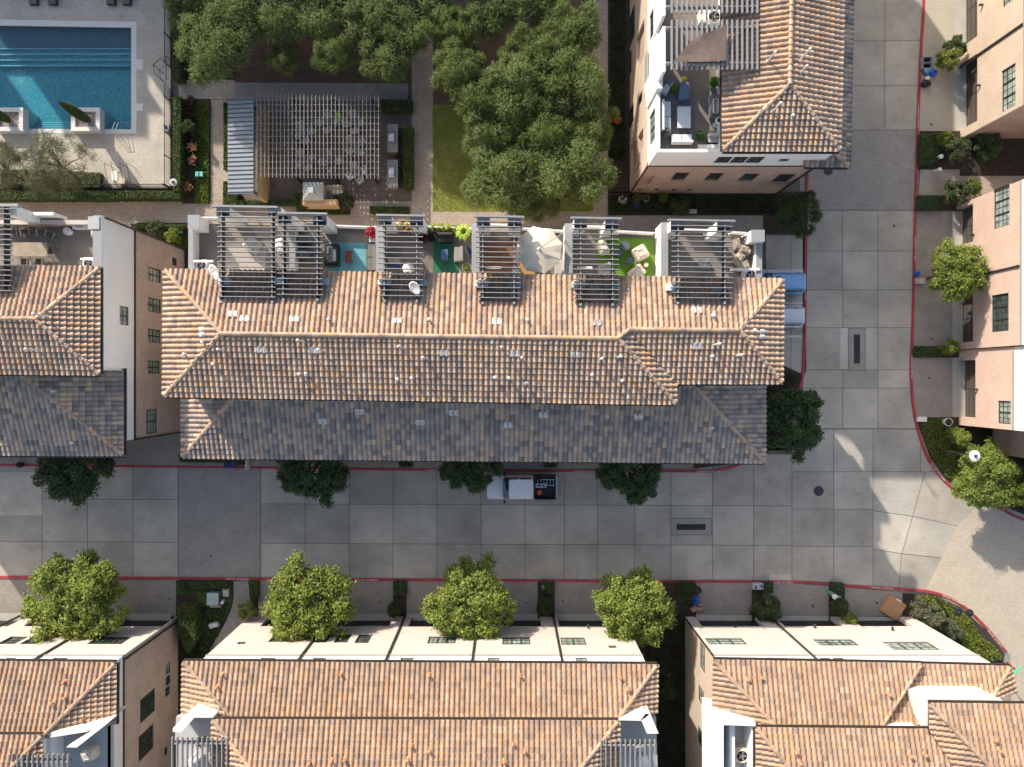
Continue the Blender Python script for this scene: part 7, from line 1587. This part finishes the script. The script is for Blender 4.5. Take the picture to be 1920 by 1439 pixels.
b = MB(); X, Y, Z = bx_, by_, 2.5; fac = Vector((0.62, 0.5, 0)).normalized(); sd = Vector((-fac.y, fac.x, 0)); vs = []
for d_ in (0.05, 0.08):
    for k in range(8): a = math.pi/8 + k*math.pi/4; vs.append(Vector((X, Y, Z)) + fac*d_ + sd*0.38*math.cos(a) + Vector((0, 0, 0.38*math.sin(a))))
b.add(vs, [list(range(8))[::-1], list(range(8, 16))] + [[k, (k+1) % 8, 8+(k+1) % 8, 8+k] for k in range(8)]); o = b.build('stop_sign', mk('stop_red', (0.62, 0.03, 0.03), 0.4), t)
rot = Matrix((( sd.x, 0, fac.x, X+fac.x*0.084), (sd.y, 0, fac.y, Y+fac.y*0.084), (0, 1, 0, Z), (0, 0, 0, 1))); rot = Matrix(((sd.x, 0, fac.x, X+fac.x*0.084), (sd.y, 0, fac.y, Y+fac.y*0.084), (0, 1, 0, Z), (0, 0, 0, 1)))
text_mesh('STOP', 0.26, M['white_line'], 'lettering', o, rot)
b = MB(); g2 = Vector((0.72, 0.69, 0)); n2 = Vector((-g2.y, g2.x, 0)); c0 = Vector((X+0.1, Y-0.1, 0)); b.prism([(c0-g2*0.5-n2*0.02).to_2d()[:], (c0+g2*0.5-n2*0.02).to_2d()[:], (c0+g2*0.5+n2*0.02).to_2d()[:], (c0-g2*0.5+n2*0.02).to_2d()[:]], 3.1, 3.3); b.build('street_name_sign', mk('sign_green', (0.05, 0.45, 0.28), 0.4), t)
# --- drains, manholes, bay lines
for (x0_, y0_, x1_, y1_, lab, vert) in ((1590, 615, 1623, 696, 'long drain grate in a grey slab on the vertical street', True), (1257, 972, 1335, 1004, 'long drain grate in a grey slab on the horizontal street', False)):
    q0, q1 = wp(x0_, y1_, 0.01), wp(x1_, y0_, 0.01); t = thing('storm_drain', lab, 'drain', ((q0[0]+q1[0])/2, (q0[1]+q1[1])/2, 0.0)); b = MB(); b.box(q0[0], q0[1], 0.0, q1[0], q1[1], 0.018); b.build('rim', M['joint'], t)
    b = MB(); b.box(q0[0]+.05, q0[1]+.05, 0.0185, q1[0]-.05, q1[1]-.05, 0.024); b.cc = (0.74, 0.75, 0.76); b2 = mesh_from('drain_slab', b.v, b.f, M['road'], t, cols=[(0.74, 0.76, 0.78)]*len(b.f))
    if vert: g0, g1 = wp(1601, 682, .02), wp(1612.5, 628, .02)
    else: g0, g1 = wp(1269, 994, .02), wp(1322.5, 983, .02)
    b = MB(); b.box(g0[0], g0[1], 0.0245, g1[0], g1[1], 0.028); o = b.build('grate', M['black'], t); b = MB(); n = 22
    for k in range(n+1):
        big = k in (7, 15)
        if vert: yy = g0[1]+(g1[1]-g0[1])*k/n; b.box(g0[0], yy-(.03 if big else .012), .0285, g1[0], yy+(.03 if big else .012), .04)
        else: xx = g0[0]+(g1[0]-g0[0])*k/n; b.box(xx-(.03 if big else .012), g0[1], .0285, xx+(.03 if big else .012), g1[1], .04)
    b.build('bars', mk('cast_iron', (0.05, 0.05, 0.05), 0.6), o)
for (px, py, r_, lab) in ((1535, 921, 0.42, 'round dark manhole cover where the two streets meet'), (1224, 926, 0.38, 'round manhole cover beside the shaded tree'), (1553, 320, 0.40, 'round manhole cover on the pavers by the top right block'), (1676, 424, 0.1, 'small round cap on the vertical street'), (396, 1043, 0.09, 'small round cap on the paved crossing'), (712, 1130, 0.08, 'small round cap in the second bottom driveway'), (987, 1131, 0.08, 'small round cap right of the middle street tree'), (1055, 1128, 0.08, 'small round cap left of the right street tree'), (1524, 1137, 0.1, 'small round cap in the second driveway of the bottom right block'), (1644, 1131, 0.1, 'small round cap beside the cardboard sheet'), (1746, 234, 0.09, 'small round cap on the beige top right driveway'), (1747, 636, 0.09, 'small round cap above the strip hedge at right'), (1742, 709, 0.09, 'small round cap below the strip hedge at right'), (318, 1124, 0.08, 'small round cap beside the tall bottom hedge')):
    zz = 0.012 if (r_ > 0.2 or px in (1676, 396)) else Z1+0.005
    x, y = wp(px, py, zz); t = thing('manhole_cover', lab, 'manhole cover', (x, y, zz)); b = MB(); b.cyl(x, y, zz, zz+0.014, r_, 22); b.build('rim', mk('cast_iron', (0, 0, 0)), t); b = MB(); b.cyl(x, y, zz+0.0145, zz+0.02, r_*0.86, 22)
    if r_ > 0.2:
        for i in range(-3, 4): b.box(x-r_*0.7*math.cos(i*.3), y+i*r_*0.22-0.015, zz+0.0205, x+r_*0.7*math.cos(i*.3), y+i*r_*0.22+0.015, zz+0.026)
    b.build('plate', mk('plate_iron', (0.045, 0.045, 0.05), 0.6), t)
sheet('bay_marking', [[(1431, 506), (1507, 506), (1507, 510), (1431, 510)], [(1431, 567), (1506, 567), (1506, 571), (1431, 571)], [(1431, 629), (1505, 629), (1505, 633), (1431, 633)]], 0.018, M['white_line'])
# --- utilities, rubbish, odds and ends
Z = 0.15
def box_thing(name, label, cat, px0, py0, px1, py1, h, mat, lid, z0=Z, ang=0.0):
    x0, y0 = wp(px0, py1, z0+h); x1, y1 = wp(px1, py0, z0+h); cx_, cy_ = (x0+x1)/2, (y0+y1)/2; t = thing(name, label, cat, (cx_, cy_, z0)); b = MB(); b.obox(cx_, cy_, z0, z0+h*0.9, x1-x0, y1-y0, ang); b.build('casing', mat, t, bevel=0.02)
    b = MB(); b.obox(cx_, cy_, z0+h*0.9+0.001, z0+h, (x1-x0)*1.04, (y1-y0)*1.04, ang); b.build('lid', lid, t, bevel=0.02); return t
box_thing('utility_cabinet', 'large pale green utility cabinet between the bottom blocks', 'utility box', 388, 1113, 409, 1135, 0.9, SLATE, mk('pale_green_metal', (0.34, 0.43, 0.42), 0.5)); box_thing('utility_box', 'small beige utility box right of the pale green cabinet', 'utility box', 417, 1105, 428, 1119, 0.3, M['apron'], M['apron'])
slab('equipment_pad', 'concrete pad under the pale green cabinet', 'pad', 394, 1108, 415, 1140, 0.145, 0.06, M['apron'])
box_thing('meter_box', 'grey meter boxes beside the red kerb of the bottom right block', 'utility box', 1412, 1095, 1431, 1106, 0.5, mk('meter_grey', (0.42, 0.47, 0.52), 0.5), mk('meter_grey', (0, 0, 0)))
slab('meter_dial', 'black dial on the left of the grey meter boxes', 'meter', 1416, 1099, 1419, 1105, Z+0.5, 0.06, M['black']); slab('meter_dial', 'black dial on the right of the grey meter boxes', 'meter', 1427, 1097, 1430, 1103, Z+0.5, 0.06, M['black'])
def pipe_post(label, pts, r, mat, cap=None):
    x, y, z_ = P(*pts[0]); b = MB(); t = thing('standpipe', label, 'standpipe', (x, y, z_)); b.tube([P(*p) for p in pts], r, 10); b.build('pipe', mat, t)
    q = P(*pts[-1]); b = MB(); b.cyl(q[0], q[1], q[2]-0.02, q[2]+0.08, r*1.3 if not isinstance(r, list) else r[-1]*1.3, 12); b.build('cap', cap or mat, t)
pipe_post('white standpipe beside the pale green cabinet', [(420, 1124, 0.15), (417, 1130, 0.9)], 0.10, W_); pipe_post('green standpipe with pale cap at the bottom right garages', [(1556, 1111, 0.15), (1565, 1119, 1.1)], 0.17, mk('sea_green_pipe', (0.16, 0.34, 0.27)), W_)
pipe_post('pale blue capped pipe next to the green standpipe', [(1567, 1118, 0.15), (1573, 1121, 0.8)], 0.13, mk('pale_blue_pipe', (0.5, 0.62, 0.68))); pipe_post('thin white marker with orange end below the green standpipe', [(1564, 1123, 0.15), (1573, 1131, 0.8)], 0.05, W_, mk('marker_orange', (0.6, 0.1, 0.03)))
pipe_post('upper white vent pipe in the bed at the top right', [(1757, 297, 0.15), (1764, 294, 0.9)], 0.14, mk('pipe_white_green', (0.60, 0.66, 0.62))); pipe_post('lower white vent pipe beside the right hand path', [(1750, 322, 0.15), (1762, 318, 0.9)], 0.11, W_)
def bag(label, px, py, r, mat, seed, h=0.5):
    x, y = wp(px, py, 0.4); rnd = random.Random(seed); b = MB(); b.blob((x, y, Z+h*0.5), (r, r*0.85, h*0.55), 14, 9, 0.13, rnd); b.cyl(x+0.05, y, Z+h*0.95, Z+h*1.25, r*0.15, 8, r*0.28); tag(b.build('rubbish_bag', mat, origin=(x, y, Z), smooth=False), label, 'rubbish bag')
bag('black rubbish bag at the kerb left of the bottom right block', 1305, 1107, 0.42, BK, 3); bag('blue rubbish bag below the black bag at the bottom', 1303, 1121, 0.34, BL, 4); bag('lower blue rubbish bag beside the cardboard boxes', 1304, 1131, 0.30, BL, 5)
for (px, py, s_, a, lab) in ((1302, 1142, 0.55, 0.6, 'larger cardboard box leaning by the blue bags'), (1313, 1134, 0.34, 0.05, 'small upper cardboard box by the blue bags'), (1313, 1142, 0.38, 0.0, 'small lower cardboard box by the blue bags')):
    x, y = wp(px, py, 0.4); t = thing('cardboard_box', lab, 'cardboard box', (x, y, Z)); b = MB(); b.obox(x, y, Z, Z+0.3, s_, s_*0.7, a); b.build('carton', CARD, t); b = MB(); b.obox(x, y, Z+0.301, Z+0.31, s_*0.96, 0.05, a); b.build('tape', mk('tape', (0.5, 0.35, 0.2)), t)
x, y = wp(1677, 1141, 0.5); t = thing('cardboard_sheet', 'large flattened cardboard box lying at the last driveway', 'cardboard box', (x, y, Z)); a = -0.48
b = MB(); b.obox(x, y, Z-0.02, Z+0.22, 1.62, 1.55, a-0.1); b.build('carton', CARD, t); b = MB(); c, s_ = math.cos(a), math.sin(a); b.obox(x+0.45, y+0.62, Z+0.221, Z+0.24, 0.5, 0.12, a); b.build('white_label', W_, t)
for i, (py, lab) in enumerate(((113, 'upper black recycling crate at the top right kerb'), (124, 'lower black recycling crate at the top right kerb'))):
    x, y = wp(1738, py, 0.45); t = thing('recycling_crate', lab, 'crate', (x, y, Z)); b = MB(); w_, d_ = 0.72, 0.46
    for q in ((x, y+d_/2, w_, .05), (x, y-d_/2, w_, .05), (x-w_/2, y, .05, d_-.06), (x+w_/2, y, .05, d_-.06)): b.obox(q[0], q[1], Z, Z+0.4, q[2], q[3])
    b.build('crate_wall', mk('crate_rim', (0.30, 0.33, 0.33)), t); b = MB(); b.obox(x, y, Z, Z+0.08, w_-.08, d_-.08); b.build('crate_floor', M['black'], t)
bag('bright blue rubbish bag below the recycling crates', 1749, 137, 0.36, BL, 7); bag('patterned light blue bag beside the bright blue bag at the top right', 1738, 134, 0.3, mk('light_blue_bag', (0.12, 0.33, 0.55), 0.4, 0.4), 8); bag('black rubbish bag at the top right kerb', 1736, 157, 0.40, BK, 9)
slab('white_carton', 'white folded carton between the blue and black bags', 'carton', 1735, 143, 1744, 150, Z, 0.3, W_, 0.01, 0.5); bag('small blue bag at the kerb by the right hand street tree', 1719, 513, 0.26, BL, 12)
box_thing('utility_box', 'pale utility box beside the blue bag at the right kerb', 'utility box', 1718, 522, 1734, 532, 0.3, M['apron'], M['apron'])
box_thing('utility_box', 'white round cornered utility box in the curved bed', 'utility box', 1721, 782, 1738, 791, 0.25, W_, W_); box_thing('green_meter_box', 'left green utility lid behind the clipped rear hedge', 'utility box', 318, 433, 327, 438, 0.25, GRN, mk('aqua_lid', (0.15, 0.50, 0.40))); box_thing('green_meter_box', 'right green utility lid behind the clipped rear hedge', 'utility box', 333, 433, 342, 438, 0.25, GRN, mk('aqua_lid', (0, 0, 0)))
for (px, lab) in ((369, 'left'), (377, 'right')): box_thing('green_meter_box', '%s green utility lid in the bed beside the brick path' % lab, 'utility box', px-3, 322, px+3, 331, 0.42, GRN, mk('aqua_lid', (0, 0, 0)))
pot('white stone urn at the corner of the white walled block', 1779, 792, Z, 0.34, 0.6, W_, (0.12, 0.15, 0.05), 40, 0.18)
pot('orange flowers in a dark pot by the red shrub', 1158, 228, Z, 0.22, 0.3, M['steel_dark'], (0.1, 0.12, 0.03), 90, 0.28, (0.7, 0.2, 0.04))
x, y = wp(464, 864, 2.6); t = thing('basketball_hoop', 'portable basketball hoop on the driveway under the lower eave', 'basketball hoop', (x, y, Z)); b = MB(); q = wp(430, 866, 0.4); b.prism(rrect(q[0]+0.1, q[1]-0.1, 1.1, 0.75, 0.2), Z, Z+0.3); b.build('base', NV, t)
b = MB(); b.tube([(q[0]+0.3, q[1], Z+0.2), (x-0.4, y+0.1, 2.4)], 0.05, 8); b.build('pole', M['steel_dark'], t); b = MB(); b.box(x-0.03, y-0.75, 2.2, x+0.03, y+0.25, 3.0); o = b.build('backboard', W_, t); b = MB(); b.tube([(x+0.25+0.22*math.cos(k*0.524), y-0.25+0.22*math.sin(k*0.524), 2.35) for k in range(13)], 0.012, 5); b.build('hoop', mk('hoop_orange', (0.5, 0.1, 0.03)), o)
x, y = wp(1018, 1100, 0.5); draped('small white sack beside the square hedge', 'sack', 1018, 1101, Z, 0.22, 0.5, 0.4, W_, 0.2, 'sack', 60); draped('white and blue toys scattered on the shaded lawn between bottom blocks', 'toys', 399, 1174, Z, 0.75, 0.4, 0.4, W_, 0.2, 'toy_pile', 61)
bag('dark helmet shaped planter under the left block eave with white top', 38, 872, 0.3, M['black'], 15, 0.6)
ac_unit('beige air conditioner on the small terrace at the bottom right', 1391, 1418, 10.61, 1.0, BE); draped('covered grill on the bottom left terrace', 'covered furniture', 163, 1419, 10.61, 0.9, 0.8, 0.8, BE, 0.2, 'covered_grill', 70)
draped('white outdoor sofa behind slats at the bottom left of the centre block', 'covered furniture', 362, 1428, 10.61, 0.6, 1.0, 0.6, W_, -0.7, 'outdoor_sofa', 71); draped('beige covered chair behind the right slats of the centre block', 'covered furniture', 1196, 1404, 10.61, 1.1, 0.5, 0.6, LG, 0, 'covered_chair', 72); draped('white covered bench near the right slats of the centre block', 'covered furniture', 1207, 1432, 10.61, 0.7, 0.7, 0.5, W_, 0, 'covered_bench', 73)
pot('leafy potted plant behind slats at the bottom left of the centre block', 378, 1392, 10.61, 0.25, 0.5, LG, (0.16, 0.2, 0.05), 160, 0.4, None, 0.5)
